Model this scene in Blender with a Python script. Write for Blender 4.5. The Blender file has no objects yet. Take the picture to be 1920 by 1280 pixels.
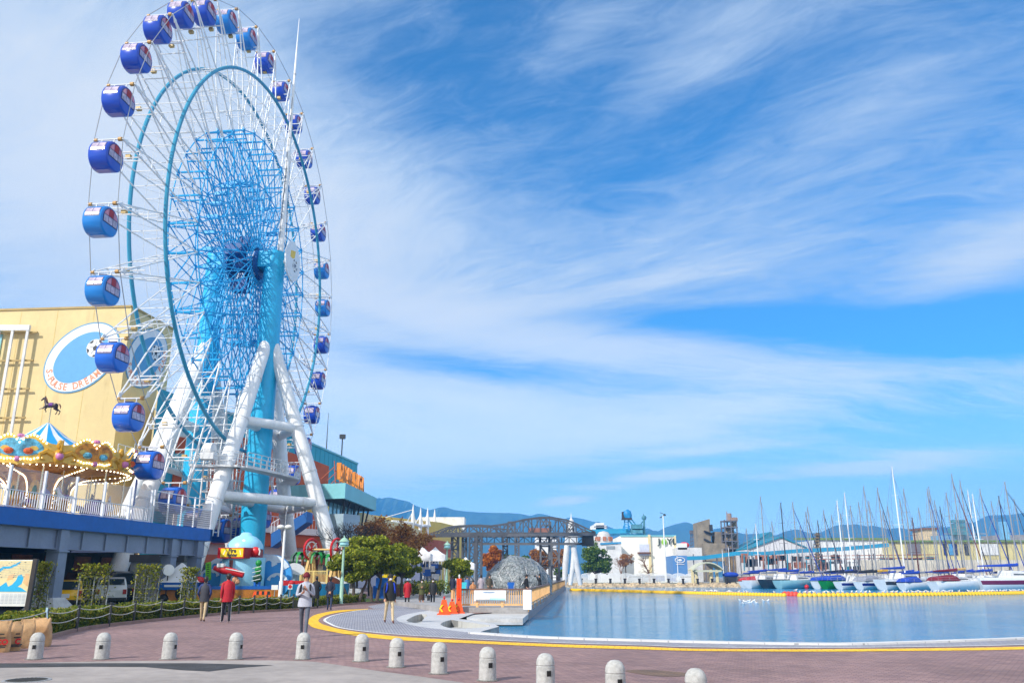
import bpy, bmesh, math, random
from mathutils import Vector, Matrix, noise
from mathutils.geometry import tessellate_polygon
R = math.radians
SC = bpy.context.scene
COL = SC.collection

# ------------------------------------------------------------------ camera
FPX, HZ, CAMH = 1560.0, 1080.0, 1.75
PITCH = math.atan((HZ - 640) / FPX)
cam_d = bpy.data.cameras.new('camera')
cam_d.sensor_width = 36.0
cam_d.lens = 36.0 * FPX / 1920.0
cam_d.clip_start = 0.1
cam_d.clip_end = 20000
cam = bpy.data.objects.new('camera', cam_d)
COL.objects.link(cam)
cam.location = (0, 0, CAMH)
cam.rotation_euler = (R(90) + PITCH, 0, 0)
SC.camera = cam
SC.view_settings.view_transform = 'Standard'
SC.view_settings.look = 'None'
SC.view_settings.exposure = 0.14
SC.view_settings.gamma = 1.0
SC.view_settings.use_curve_mapping = False

_c, _s = math.cos(PITCH), math.sin(PITCH)
def ray(u, v):
    a, b = u - 960, 640 - v
    return Vector((a, FPX * _c - b * _s, FPX * _s + b * _c))
def G(u, v, z=0.0):
    """the point at height z seen at photo pixel (u, v)"""
    d = ray(u, v); k = (z - CAMH) / d.z
    return Vector((d.x * k, d.y * k, z))
def A(u, v, Y):
    """the point at depth Y seen at photo pixel (u, v)"""
    d = ray(u, v); k = Y / d.y
    return Vector((d.x * k, Y, CAMH + d.z * k))

# ------------------------------------------------------------------ sun and sky
SUN_EL = R(35)
SUN_AZ = math.atan2(-0.68, -0.73)          # from the left, a little behind the camera
S = Vector((math.sin(SUN_AZ) * math.cos(SUN_EL), math.cos(SUN_AZ) * math.cos(SUN_EL), math.sin(SUN_EL)))
sun_d = bpy.data.lights.new('sun', 'SUN')
sun_d.energy = 4.9
sun_d.angle = R(0.6)
sun_d.color = (1.0, 0.945, 0.86)
sun = bpy.data.objects.new('sun', sun_d)
COL.objects.link(sun)
sun.rotation_euler = (-S).to_track_quat('-Z', 'Y').to_euler()
sun.location = S * 300

W = bpy.data.worlds.new('World')
SC.world = W
W.use_nodes = True
class NT:
    """terse builder for shader node maths"""
    def __init__(s, tree): s.t = tree
    def n(s, typ, **kw):
        o = s.t.nodes.new(typ)
        for k, v in kw.items(): setattr(o, k, v)
        return o
    def put(s, sock, v):
        if isinstance(v, bpy.types.NodeSocket): s.t.links.new(v, sock)
        else: sock.default_value = v
    def m(s, op, a, b=None, c=None, clamp=False):
        o = s.n('ShaderNodeMath', operation=op, use_clamp=clamp)
        s.put(o.inputs[0], a)
        if b is not None: s.put(o.inputs[1], b)
        if c is not None: s.put(o.inputs[2], c)
        return o.outputs[0]
    def vec(s, x, y, z):
        o = s.n('ShaderNodeCombineXYZ')
        for i, q in enumerate((x, y, z)): s.put(o.inputs[i], q)
        return o.outputs[0]
    def noise(s, v, scale, detail=4, rough=0.55, dist=0.0):
        o = s.n('ShaderNodeTexNoise')
        s.put(o.inputs['Vector'], v)
        o.inputs['Scale'].default_value = scale; o.inputs['Detail'].default_value = detail
        o.inputs['Roughness'].default_value = rough; o.inputs['Distortion'].default_value = dist
        return o.outputs['Fac'] if 'Fac' in o.outputs else o.outputs[0]
    def smooth(s, x, lo, hi, a=0.0, b=1.0):
        o = s.n('ShaderNodeMapRange', interpolation_type='SMOOTHSTEP')
        s.put(o.inputs['Value'], x)
        o.inputs['From Min'].default_value = lo; o.inputs['From Max'].default_value = hi
        o.inputs['To Min'].default_value = a; o.inputs['To Max'].default_value = b
        return o.outputs['Result']
    def mix(s, f, a, b, blend='MIX'):
        o = s.n('ShaderNodeMix', data_type='RGBA', blend_type=blend)
        s.put(o.inputs[0], f); s.put(o.inputs[6], a); s.put(o.inputs[7], b)
        return o.outputs[2]

def build_sky():
    t = W.node_tree
    t.nodes.clear()
    q = NT(t)
    out = q.n('ShaderNodeOutputWorld'); bg = q.n('ShaderNodeBackground')
    t.links.new(bg.outputs[0], out.inputs[0])
    STR = 0.085
    bg.inputs['Strength'].default_value = STR
    sky = q.n('ShaderNodeTexSky', sky_type='NISHITA', sun_disc=False)
    sky.sun_elevation = SUN_EL; sky.sun_rotation = SUN_AZ % (2 * math.pi)
    sky.air_density = 1.0; sky.dust_density = 0.4; sky.ozone_density = 2.0
    tint = q.mix(1.0, sky.outputs[0], (0.42, 1.26, 1.9, 1), 'MULTIPLY')
    tc = q.n('ShaderNodeTexCoord')
    sp = q.n('ShaderNodeSeparateXYZ'); t.links.new(tc.outputs['Generated'], sp.inputs[0])
    x, y, z = sp.outputs
    az = q.m('ARCTAN2', x, y)
    el = q.m('ARCSINE', z)
    zz = q.m('ADD', q.m('MAXIMUM', z, 0.0), 0.12)
    px, py = q.m('DIVIDE', x, zz), q.m('DIVIDE', y, zz)
    base = q.vec(px, py, 0.0)
    # slow warp, so that no streak runs dead straight
    w1 = q.n('ShaderNodeTexNoise'); t.links.new(base, w1.inputs['Vector'])
    w1.inputs['Scale'].default_value = 0.55; w1.inputs['Detail'].default_value = 2
    sw = q.n('ShaderNodeSeparateColor'); t.links.new(w1.outputs['Color'], sw.inputs[0])
    wx = q.m('ADD', px, q.m('MULTIPLY', q.m('SUBTRACT', sw.outputs[0], 0.5), 0.9))
    wy = q.m('ADD', py, q.m('MULTIPLY', q.m('SUBTRACT', sw.outputs[1], 0.5), 0.9))
    def streak(ang, sx, sy, sc, det, rough, seed, dist=0.0):
        c, s_ = math.cos(ang), math.sin(ang)
        a = q.m('ADD', q.m('MULTIPLY', wx, c), q.m('MULTIPLY', wy, s_))
        b = q.m('SUBTRACT', q.m('MULTIPLY', wy, c), q.m('MULTIPLY', wx, s_))
        return q.noise(q.vec(q.m('MULTIPLY', a, sx), q.m('MULTIPLY', b, sy), seed), sc, det, rough, dist)
    up = q.smooth(el, 0.20, 0.36)
    def two(a1, a2, *k):
        a, b = streak(a1, *k), streak(a2, *k)
        return q.m('ADD', q.m('MULTIPLY', a, q.m('SUBTRACT', 1.0, up)), q.m('MULTIPLY', b, up))
    n1 = two(R(22), R(140), 0.45, 1.6, 0.9, 6, 0.60, 3.1, 0.4)
    n2 = two(R(18), R(148), 0.7, 2.1, 2.2, 8, 0.66, 7.7, 0.5)
    n3 = streak(R(15), 0.30, 1.0, 1.0, 5, 0.60, 1.4, 0.2)
    n4 = two(R(10), R(156), 0.8, 2.0, 6.5, 7, 0.70, 5.2, 0.8)
    dens = q.m('ADD', q.m('MULTIPLY', n1, 0.60), q.m('MULTIPLY', n2, 0.40))
    dens = q.m('ADD', dens, q.m('MULTIPLY', n3, 0.26))
    dens = q.m('ADD', dens, q.m('MULTIPLY', q.m('SUBTRACT', n4, 0.45), 0.44))
    def blob(u, v, ru, rv, rot, amp):
        d = ray(u, v).normalized()
        a0, e0 = math.atan2(d.x, d.y), math.asin(d.z)
        da, de = q.m('SUBTRACT', az, a0), q.m('SUBTRACT', el, e0)
        c, s_ = math.cos(R(rot)), math.sin(R(rot))
        p = q.m('ADD', q.m('MULTIPLY', da, c), q.m('MULTIPLY', de, s_))
        r = q.m('SUBTRACT', q.m('MULTIPLY', de, c), q.m('MULTIPLY', da, s_))
        p = q.m('MULTIPLY', p, FPX / ru); r = q.m('MULTIPLY', r, FPX / rv)
        g = q.m('EXPONENT', q.m('MULTIPLY', q.m('ADD', q.m('MULTIPLY', p, p), q.m('MULTIPLY', r, r)), -1.0))
        return q.m('MULTIPLY', g, amp)
    for b in SKY_BLOBS:
        dens = q.m('ADD', dens, blob(*b))
    # extra cloud added out of view, beside, behind and overhead, to whiten ambient light
    dens = q.m('ADD', dens, q.smooth(y, 0.55, -0.15, 0.0, 0.40))
    dens = q.m('ADD', dens, q.smooth(q.m('ABSOLUTE', az), 0.66, 0.95, 0.0, 0.55))
    dens = q.m('ADD', dens, q.smooth(z, 0.66, 0.85, 0.0, 0.30))
    al = q.smooth(dens, 0.46, 1.02)
    al = q.m('MULTIPLY', al, q.smooth(z, -0.05, 0.02))
    cloud = q.mix(q.smooth(dens, 0.8, 1.3), (6.2, 7.5, 9.2, 1), (8.9, 9.3, 9.7, 1))
    # pale band low over the horizon
    low = q.smooth(el, 0.0, 0.23, 1.0, 0.0)
    tint2 = q.mix(q.m('MULTIPLY', low, 0.84), tint, (11.6, 14.6, 15.6, 1))
    cloud = q.mix(q.m('MULTIPLY', q.smooth(el, 0.05, 0.34, 1.0, 0.0), 0.85), cloud, (13.6, 14.6, 15.4, 1))
    col = q.mix(q.m('MULTIPLY', al, 0.97), tint2, cloud)
    t.links.new(col, bg.inputs[0])
# centre (photo pixel, used as a direction), radii in pixels, tilt, gain
SKY_BLOBS = [
    (330, 430, 440, 270, 0, 0.50), (120, 130, 360, 200, 0, 0.26), (760, 440, 330, 120, -4, 0.22),
    (800, 575, 330, 45, -4, 0.28), (1150, 655, 430, 38, -5, 0.32), (760, 735, 480, 50, -3, 0.28),
    (900, 830, 420, 45, 2, 0.30), (1250, 800, 260, 38, 8, 0.22), (700, 880, 250, 45, 0, 0.25),
    (1300, 470, 420, 110, 5, 0.13), (1320, 110, 330, 60, 20, 0.26), (1620, 190, 260, 90, 25, 0.10),
    (1080, 70, 120, 45, 22, 0.14), (1850, 480, 200, 45, 18, 0.30), (1500, 740, 460, 55, -3, 0.15),
    (1700, 690, 300, 22, -4, 0.22), (1180, 540, 300, 22, 8, 0.14), (1640, 878, 260, 16, 0, 0.20), (1250, 893, 150, 12, 4, 0.2),
    (1740, 610, 300, 48, -4, -0.42), (1880, 640, 160, 50, 0, -0.30), (1330, 600, 240, 26, -4, -0.30),
    (880, 160, 330, 110, 10, -0.16), (1150, 260, 330, 90, 15, -0.12), (700, 120, 160, 70, 0, -0.08), (1650, 330, 320, 70, 12, -0.10),
    (1300, 900, 600, 60, 0, -0.16), (1500, 960, 700, 70, 0, -0.22), (880, 690, 260, 22, -8, -0.20), (1650, 800, 300, 40, 0, -0.06),
    (700, 600, 200, 14, -14, -0.1), (1060, 939, 58, 9, 4, 0.75), (1640, 876, 120, 12, 0, 0.5), (1255, 890, 90, 10, 3, 0.5), (1130, 915, 90, 8, 0, 0.35), (1440, 895, 80, 8, 0, 0.35), (1780, 850, 110, 10, -2, 0.35), (1320, 845, 140, 10, 4, 0.3),
]
build_sky()
try:
    W.cycles.sampling_method = 'MANUAL'; W.cycles.sample_map_resolution = 512
except Exception: pass
SC.cycles.max_bounces = 6
SC.cycles.diffuse_bounces = 3
SC.cycles.glossy_bounces = 2
SC.cycles.transparent_max_bounces = 6
SC.cycles.volume_bounces = 2
SC.cycles.caustics_reflective = False
SC.cycles.caustics_refractive = False

# ------------------------------------------------------------------ materials
def srgb(r, g, b):
    f = lambda c: (c / 255 / 12.92) if c / 255 <= 0.04045 else ((c / 255 + 0.055) / 1.055) ** 2.4
    return (f(r), f(g), f(b), 1.0)
MATS = {}
def M(name, rgb, rough=0.6, metal=0.0, var=0.10, scale=1.5, bump=0.0, bscale=20.0, spec=0.5, emit=None, island=0.0, coat=0.0, grime=0.0):
    """a painted / solid surface with slow and fine mottling; rgb is the linear base colour"""
    if name in MATS: return MATS[name]
    m = bpy.data.materials.new(name); m.use_nodes = True
    t = m.node_tree; q = NT(t)
    b = t.nodes['Principled BSDF']
    c = (rgb[0], rgb[1], rgb[2], 1)
    b.inputs['Roughness'].default_value = rough; b.inputs['Metallic'].default_value = metal
    b.inputs['Specular IOR Level'].default_value = spec
    if coat: b.inputs['Coat Weight'].default_value = coat; b.inputs['Coat Roughness'].default_value = 0.08
    tc = q.n('ShaderNodeTexCoord')
    fac = None
    if var > 0:
        n1 = q.noise(tc.outputs['Object'], scale, 5, 0.6)
        n2 = q.noise(tc.outputs['Object'], scale * 9, 3, 0.6)
        fac = q.m('ADD', q.m('MULTIPLY', n1, 0.65), q.m('MULTIPLY', n2, 0.35))
        lo = tuple(x * (1 - var * 1.6) for x in c[:3]) + (1,); hi = tuple(min(0.92, x * (1 + var * 1.2)) for x in c[:3]) + (1,)
        col = q.mix(q.smooth(fac, 0.32, 0.68), lo, hi)
        if grime:                                   # rain streaks and rusty runs down the paint
            gm = q.n('ShaderNodeMapping'); gm.inputs['Scale'].default_value = (1.0, 1.0, 0.10); t.links.new(tc.outputs['Object'], gm.inputs[0])
            g1 = q.smooth(q.noise(gm.outputs[0], 1.7, 6, 0.68), 0.50, 0.78); g2 = q.smooth(q.noise(tc.outputs['Object'], 0.5, 3, 0.5), 0.40, 0.62)
            col = q.mix(q.m('MULTIPLY', q.m('MULTIPLY', g1, g2), grime), col, tuple(x * k for x, k in zip(c[:3], (0.52, 0.43, 0.34))) + (1,))
        if island:
            geo = q.n('ShaderNodeNewGeometry')
            r = geo.outputs['Random Per Island']
            col = q.mix(q.m('MULTIPLY', r, island), col, tuple(min(1, x * 2.1) for x in c[:3]) + (1,))
        t.links.new(col, b.inputs['Base Color'])
        t.links.new(q.smooth(n2, 0.2, 0.8, max(0.02, rough - 0.08), min(1, rough + 0.10)), b.inputs['Roughness'])
    else:
        b.inputs['Base Color'].default_value = c
    if bump:
        bn = q.n('ShaderNodeBump'); bn.inputs['Strength'].default_value = bump; bn.inputs['Distance'].default_value = 0.02
        t.links.new(q.noise(tc.outputs['Object'], bscale, 4, 0.6), bn.inputs['Height'])
        t.links.new(bn.outputs[0], b.inputs['Normal'])
    if emit:
        b.inputs['Emission Color'].default_value = emit[0]; b.inputs['Emission Strength'].default_value = emit[1]
    MATS[name] = m
    return m
def brick_mat(name, c1, c2, cm, bw, bh, rot=0.0, mortar=0.06, rough=0.85, big=0.10, blot=0.25, bump=0.3, offs=0.5):
    if name in MATS: return MATS[name]
    m = bpy.data.materials.new(name); m.use_nodes = True
    t = m.node_tree; q = NT(t); b = t.nodes['Principled BSDF']
    tc = q.n('ShaderNodeTexCoord'); mp = q.n('ShaderNodeMapping')
    mp.inputs['Rotation'].default_value = (0, 0, rot)
    t.links.new(tc.outputs['Object'], mp.inputs['Vector'])
    br = q.n('ShaderNodeTexBrick'); t.links.new(mp.outputs[0], br.inputs['Vector'])
    br.offset = offs
    br.inputs['Color1'].default_value = c1; br.inputs['Color2'].default_value = c2; br.inputs['Mortar'].default_value = cm
    br.inputs['Scale'].default_value = 1.0; br.inputs['Mortar Size'].default_value = mortar * bh
    br.inputs['Brick Width'].default_value = bw; br.inputs['Row Height'].default_value = bh; br.inputs['Bias'].default_value = 0.0
    n1 = q.noise(tc.outputs['Object'], 0.22, 5, 0.62, 0.6); n2 = q.noise(tc.outputs['Object'], 2.3, 5, 0.65)
    n3 = q.noise(tc.outputs['Object'], 34.0, 3, 0.7)
    f = q.m('ADD', q.m('MULTIPLY', n1, 0.5), q.m('ADD', q.m('MULTIPLY', n2, 0.3), q.m('MULTIPLY', n3, 0.2)))
    g = q.smooth(f, 0.33, 0.68, 1 - blot, 1 + blot * 0.7)
    col = q.mix(1.0, br.outputs['Color'], q.n('ShaderNodeCombineColor').outputs[0], 'MULTIPLY')
    cc = [n for n in t.nodes if n.bl_idname == 'ShaderNodeCombineColor'][0]
    for i in range(3): t.links.new(g, cc.inputs[i])
    t.links.new(col, b.inputs['Base Color'])
    t.links.new(q.smooth(n2, 0.3, 0.7, rough - 0.12, rough + 0.06), b.inputs['Roughness'])
    bn = q.n('ShaderNodeBump'); bn.inputs['Strength'].default_value = bump; bn.inputs['Distance'].default_value = 0.01
    t.links.new(q.m('ADD', q.m('MULTIPLY', br.outputs['Fac'], -0.6), q.m('MULTIPLY', n3, 0.5)), bn.inputs['Height'])
    t.links.new(bn.outputs[0], b.inputs['Normal'])
    MATS[name] = m
    return m
def leaf_mat(name, dark, mid, light, trans=0.34):
    if name in MATS: return MATS[name]
    m = bpy.data.materials.new(name); m.use_nodes = True
    t = m.node_tree; q = NT(t); b = t.nodes['Principled BSDF']
    geo = q.n('ShaderNodeNewGeometry'); tc = q.n('ShaderNodeTexCoord')
    n = q.noise(tc.outputs['Object'], 1.3, 3, 0.6)
    r = q.m('ADD', q.m('MULTIPLY', geo.outputs['Random Per Island'], 0.6), q.m('MULTIPLY', n, 0.45))
    cr = q.n('ShaderNodeValToRGB')
    e = cr.color_ramp.elements
    e[0].position = 0.12; e[0].color = dark; e[1].position = 0.92; e[1].color = light
    k = e.new(0.5); k.color = mid
    t.links.new(r, cr.inputs[0]); t.links.new(cr.outputs[0], b.inputs['Base Color'])
    b.inputs['Roughness'].default_value = 0.55; b.inputs['Specular IOR Level'].default_value = 0.3
    tr = q.n('ShaderNodeBsdfTranslucent'); t.links.new(cr.outputs[0], tr.inputs[0])
    mx = q.n('ShaderNodeMixShader'); mx.inputs[0].default_value = trans
    t.links.new(b.outputs[0], mx.inputs[1]); t.links.new(tr.outputs[0], mx.inputs[2])
    t.links.new(mx.outputs[0], t.nodes['Material Output'].inputs[0])
    MATS[name] = m
    return m

# ------------------------------------------------------------------ mesh builder
class MB:
    def __init__(s): s.v, s.f, s.mi = [], [], []
    def add(s, vs, fs, mi=0):
        o = len(s.v); s.v += [Vector(p) for p in vs]
        for f in fs: s.f.append(tuple(i + o for i in f)); s.mi.append(mi)
        return s
    def box(s, c, d, rz=0.0, mi=0, mat=None):
        hx, hy, hz = d[0] / 2, d[1] / 2, d[2] / 2
        vs = [Vector((sx * hx, sy * hy, sz * hz)) for sz in (-1, 1) for sy in (-1, 1) for sx in (-1, 1)]
        m3 = mat if mat is not None else Matrix.Rotation(rz, 3, 'Z')
        vs = [m3 @ p + Vector(c) for p in vs]
        return s.add(vs, [(0, 2, 3, 1), (4, 5, 7, 6), (0, 1, 5, 4), (2, 6, 7, 3), (0, 4, 6, 2), (1, 3, 7, 5)], mi)
    def bar(s, a, b, w, h=None, mi=0, up=(0, 0, 1)):
        """rectangular member from a to b"""
        a, b = Vector(a), Vector(b); h = h or w
        d = (b - a).normalized(); u = Vector(up)
        if abs(d.dot(u)) > 0.98: u = Vector((0, 1, 0))
        sd = d.cross(u).normalized(); u = sd.cross(d)
        vs = []
        for p in (a, b):
            for i, j in ((-1, -1), (1, -1), (1, 1), (-1, 1)): vs.append(p + sd * (i * w / 2) + u * (j * h / 2))
        return s.add(vs, [(3, 2, 1, 0), (4, 5, 6, 7), (0, 1, 5, 4), (1, 2, 6, 5), (2, 3, 7, 6), (3, 0, 4, 7)], mi)
    def tube(s, pts, r, n=6, mi=0, cap=True):
        pts = [Vector(p) for p in pts]
        rs = r if isinstance(r, (list, tuple)) else [r] * len(pts)
        vs, fs = [], []
        pu = None
        for i, p in enumerate(pts):
            d = (pts[min(i + 1, len(pts) - 1)] - pts[max(i - 1, 0)])
            d = d.normalized() if d.length > 1e-9 else Vector((0, 0, 1))
            if pu is None:
                u = Vector((0, 0, 1)) if abs(d.z) < 0.95 else Vector((1, 0, 0))
            else: u = pu
            u = (u - d * u.dot(d)).normalized(); w = d.cross(u); pu = u
            for k in range(n):
                a = 2 * math.pi * k / n
                vs.append(p + (u * math.cos(a) + w * math.sin(a)) * rs[i])
        for i in range(len(pts) - 1):
            for k in range(n):
                fs.append((i * n + k, i * n + (k + 1) % n, (i + 1) * n + (k + 1) % n, (i + 1) * n + k))
        if cap:
            fs.append(tuple(range(n - 1, -1, -1))); fs.append(tuple(range((len(pts) - 1) * n, len(pts) * n)))
        return s.add(vs, fs, mi)
    def lathe(s, c, prof, n=16, mi=0, axis=None, sx=1, sy=1):
        """profile [(r, h)] turned about z (or axis) at c"""
        c = Vector(c); q = Vector((0, 0, 1)).rotation_difference(Vector(axis)).to_matrix() if axis is not None else Matrix.Identity(3)
        vs, fs = [], []
        for r, h in prof:
            for k in range(n):
                a = 2 * math.pi * k / n
                vs.append(c + q @ Vector((r * math.cos(a) * sx, r * math.sin(a) * sy, h)))
        for i in range(len(prof) - 1):
            for k in range(n): fs.append((i * n + k, i * n + (k + 1) % n, (i + 1) * n + (k + 1) % n, (i + 1) * n + k))
        if prof[0][0] > 1e-4: fs.append(tuple(range(n - 1, -1, -1)))
        if prof[-1][0] > 1e-4: fs.append(tuple(range((len(prof) - 1) * n, len(prof) * n)))
        return s.add(vs, fs, mi)
    def ball(s, c, r, n=10, m=6, mi=0, d=(1, 1, 1), lo=-90, hi=90):
        pr = [(r * math.cos(R(lo + (hi - lo) * i / m)), r * math.sin(R(lo + (hi - lo) * i / m)) * d[2]) for i in range(m + 1)]
        pr = [(max(a, 0.0001), b) for a, b in pr]
        return s.lathe(c, pr, n, mi, None, d[0], d[1])
    def prism(s, poly, z0, z1, mi=0, mside=None):
        """plan polygon [(x, y)] between two heights"""
        n = len(poly); ar = sum(poly[i][0] * poly[(i + 1) % n][1] - poly[(i + 1) % n][0] * poly[i][1] for i in range(n))
        if ar < 0: poly = poly[::-1]
        vs = [(p[0], p[1], z0) for p in poly] + [(p[0], p[1], z1) for p in poly]
        tri = tessellate_polygon([[Vector((p[0], p[1], 0)) for p in poly]])
        top, bot = [], []
        for t in tri:
            a, b, c = (Vector(poly[i]) for i in t)
            if (b - a).cross(c - a) < 0: t = (t[0], t[2], t[1])
            top.append(tuple(i + n for i in t)); bot.append((t[2], t[1], t[0]))
        s.add(vs, top + bot, mi)
        o = len(s.v) - 2 * n
        for i in range(n):
            j = (i + 1) % n
            s.f.append((o + i, o + j, o + n + j, o + n + i)); s.mi.append(mi if mside is None else mside)
        return s
    def slab(s, pts, dv, mi=0):
        """3-D outline pts given thickness along vector dv"""
        pts = [Vector(p) for p in pts]; dv = Vector(dv); n = len(pts)
        nrm = Vector((0, 0, 0))
        for i in range(n): nrm += pts[i].cross(pts[(i + 1) % n])
        if nrm.dot(dv) > 0: pts = pts[::-1]
        return s.add(pts + [p + dv for p in pts],
                     [tuple(range(n)), tuple(range(2 * n - 1, n - 1, -1))] + [((i + 1) % n, i, n + i, n + (i + 1) % n) for i in range(n)], mi)
    def quad(s, a, b, c, d, mi=0): return s.add([a, b, c, d], [(0, 1, 2, 3)], mi)
def link(o, parent=None, world=True):
    COL.objects.link(o)
    if parent is not None:
        o.parent = parent
        if world: o.matrix_parent_inverse = parent.matrix_basis.inverted()
    return o
def O(name, mb, mats, parent=None, smooth=False, world=True, label=None):
    """one mesh object; verts are world coordinates unless world=False (then they are local to the parent)"""
    me = bpy.data.meshes.new(name)
    me.from_pydata([tuple(p) for p in mb.v], [], mb.f)
    if not isinstance(mats, (list, tuple)): mats = [mats]
    for m in mats: me.materials.append(m)
    if len(mats) > 1: me.polygons.foreach_set('material_index', mb.mi)
    if smooth:
        me.polygons.foreach_set('use_smooth', [True] * len(me.polygons))
        try: me.set_sharp_from_angle(angle=R(40))
        except Exception: pass
    me.update()
    o = bpy.data.objects.new(name, me)
    if label: o['label'] = label
    return link(o, parent, world)
def T(name, label, cat, loc=(0, 0, 0), rz=0.0, group=None):
    o = bpy.data.objects.new(name, None)
    COL.objects.link(o)
    o.empty_display_size = 0.3
    o.location = loc; o.rotation_euler = (0, 0, rz)
    o.matrix_basis = Matrix.Translation(Vector(loc)) @ Matrix.Rotation(rz, 4, 'Z')
    o['label'] = label; o['category'] = cat
    if group: o['group'] = group
    return o
def OS(name, mb, mats, parent=None, smooth=False, world=True):
    """like O, but every separate solid in mb becomes an object of its own"""
    par = list(range(len(mb.v)))
    def fd(i):
        while par[i] != i: par[i] = par[par[i]]; i = par[i]
        return i
    for f in mb.f:
        for i in f[1:]: par[fd(i)] = fd(f[0])
    gr = {}
    for f, m in zip(mb.f, mb.mi): gr.setdefault(fd(f[0]), []).append((f, m))
    out = []
    for fs in gr.values():
        ids = sorted({i for f, _ in fs for i in f}); mp = {i: k for k, i in enumerate(ids)}
        b = MB(); b.v = [mb.v[i] for i in ids]; b.f = [tuple(mp[i] for i in f) for f, _ in fs]; b.mi = [m for _, m in fs]
        out.append(O(name, b, mats, parent, smooth, world))
    return out
def tag(o, label, cat, group=None):
    o['label'] = label; o['category'] = cat
    if group: o['group'] = group
    return o
def struct(o, kind='structure'):
    o['kind'] = kind
    return o
def copy_tree(root, loc, rz=0.0, label=None, group=None, scale=None, swap=None):
    r = root.copy(); COL.objects.link(r)
    r.location = loc; r.rotation_euler = (0, 0, rz)
    if scale: r.scale = (scale,) * 3 if not isinstance(scale, (tuple, list)) else scale
    if label: r['label'] = label
    if group: r['group'] = group
    def rec(src, dst):
        for ch in list(src.children):
            c = ch.copy(); COL.objects.link(c); c.parent = dst
            if swap and ch.name.split('.')[0] in swap:
                c.data = ch.data.copy(); c.data.materials[0] = swap[ch.name.split('.')[0]]
            rec(ch, c)
    rec(root, r)
    return r
def catmull(pts, per=6, closed=False):
    P = [Vector(p) for p in pts]; n = len(P); out = []
    for i in range(n if closed else n - 1):
        a = P[(i - 1) % n] if (closed or i > 0) else P[0]; b = P[i]; c = P[(i + 1) % n]
        d = P[(i + 2) % n] if (closed or i + 2 < n) else P[-1]
        for k in range(per):
            t = k / per
            out.append(0.5 * ((2 * b) + (c - a) * t + (2 * a - 5 * b + 4 * c - d) * t * t + (3 * b - a - 3 * c + d) * t ** 3))
    if not closed: out.append(P[-1])
    return out
def text_mesh(txt, size=1.0, depth=0.02, align='CENTER', bold=0.0):
    cu = bpy.data.curves.new('lettering', 'FONT')
    cu.body = txt; cu.size = size; cu.extrude = depth; cu.align_x = align; cu.align_y = 'CENTER'
    cu.offset = bold; cu.resolution_u = 3
    ob = bpy.data.objects.new('lettering', cu); COL.objects.link(ob)
    dg = bpy.context.evaluated_depsgraph_get()
    me = bpy.data.meshes.new_from_object(ob.evaluated_get(dg))
    bpy.data.objects.remove(ob); bpy.data.curves.remove(cu)
    return me
def add_text(mb, txt, size, origin, xdir, ydir, mi=0, depth=0.02, bold=0.0, align='CENTER', sx=1.0):
    """letters appended to mb, standing in the plane xdir / ydir at origin"""
    me = text_mesh(txt, size, depth, align, bold)
    X, Y = Vector(xdir).normalized(), Vector(ydir).normalized(); Z = X.cross(Y)
    o = Vector(origin)
    vs = [o + X * (v.co.x * sx) + Y * v.co.y + Z * (v.co.z + depth) for v in me.vertices]
    mb.add(vs, [tuple(p.vertices) for p in me.polygons], mi)
    bpy.data.meshes.remove(me)

# ------------------------------------------------------------------ palette
WHITE = M('white_paint', (0.80, 0.81, 0.82), 0.42, var=0.06, scale=0.6, grime=0.55)
WHITE2 = M('white_weathered_paint', (0.70, 0.71, 0.72), 0.5, var=0.10, scale=0.8, grime=0.7)
CYAN = M('cyan_paint', srgb(40, 178, 224), 0.34, var=0.07, scale=0.7, grime=0.35)
CYAN_D = M('blue_lattice_paint', srgb(36, 168, 226), 0.4, var=0.08, scale=0.8)
RING = M('teal_blue_tube_paint', srgb(52, 146, 180), 0.4, var=0.06)
NAVY = M('navy_paint', srgb(22, 38, 96), 0.4, var=0.1)
DARK = M('dark_metal', (0.03, 0.032, 0.036), 0.5, var=0.15)
STEEL = M('galvanised_steel', (0.42, 0.43, 0.45), 0.45, 0.6, var=0.12)
GREYST = M('grey_painted_steel', srgb(128, 140, 164), 0.5, var=0.08, scale=0.5, grime=0.5)
BLACK = M('black_rubber', (0.012, 0.012, 0.013), 0.6, var=0.2)
YELLOW = M('yellow_paint', srgb(240, 186, 20), 0.5, var=0.08)
RED = M('red_paint', srgb(196, 22, 30), 0.4, var=0.08)
ORANGE = M('orange_plastic', srgb(240, 84, 18), 0.45, var=0.06)
GREEN = M('green_paint', srgb(24, 140, 60), 0.45, var=0.08)
BLUE = M('blue_paint', srgb(8, 92, 178), 0.42, var=0.08, grime=0.3)
GOLD = M('gold_paint', srgb(196, 146, 30), 0.35, var=0.14, scale=3)
SKIN = M('skin', srgb(214, 160, 130), 0.55, var=0.06, scale=8)
HAIR = M('dark_hair', (0.018, 0.014, 0.012), 0.5, var=0.2, scale=20)
GLASS = M('dark_glass', (0.03, 0.045, 0.06), 0.06, var=0.0, spec=0.9)
PALEGLASS = M('pale_window_glass', srgb(150, 205, 214), 0.08, var=0.12, scale=0.4, spec=0.8)
CONC = M('pale_concrete', (0.50, 0.50, 0.50), 0.85, var=0.14, scale=0.7, bump=0.25, bscale=30)
WOOD = M('light_timber', srgb(205, 150, 92), 0.6, var=0.16, scale=4)
DWOOD = M('brown_timber', srgb(120, 78, 52), 0.6, var=0.18, scale=4)
PAPER = M('paper_white', (0.78, 0.79, 0.80), 0.7, var=0.05)
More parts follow.
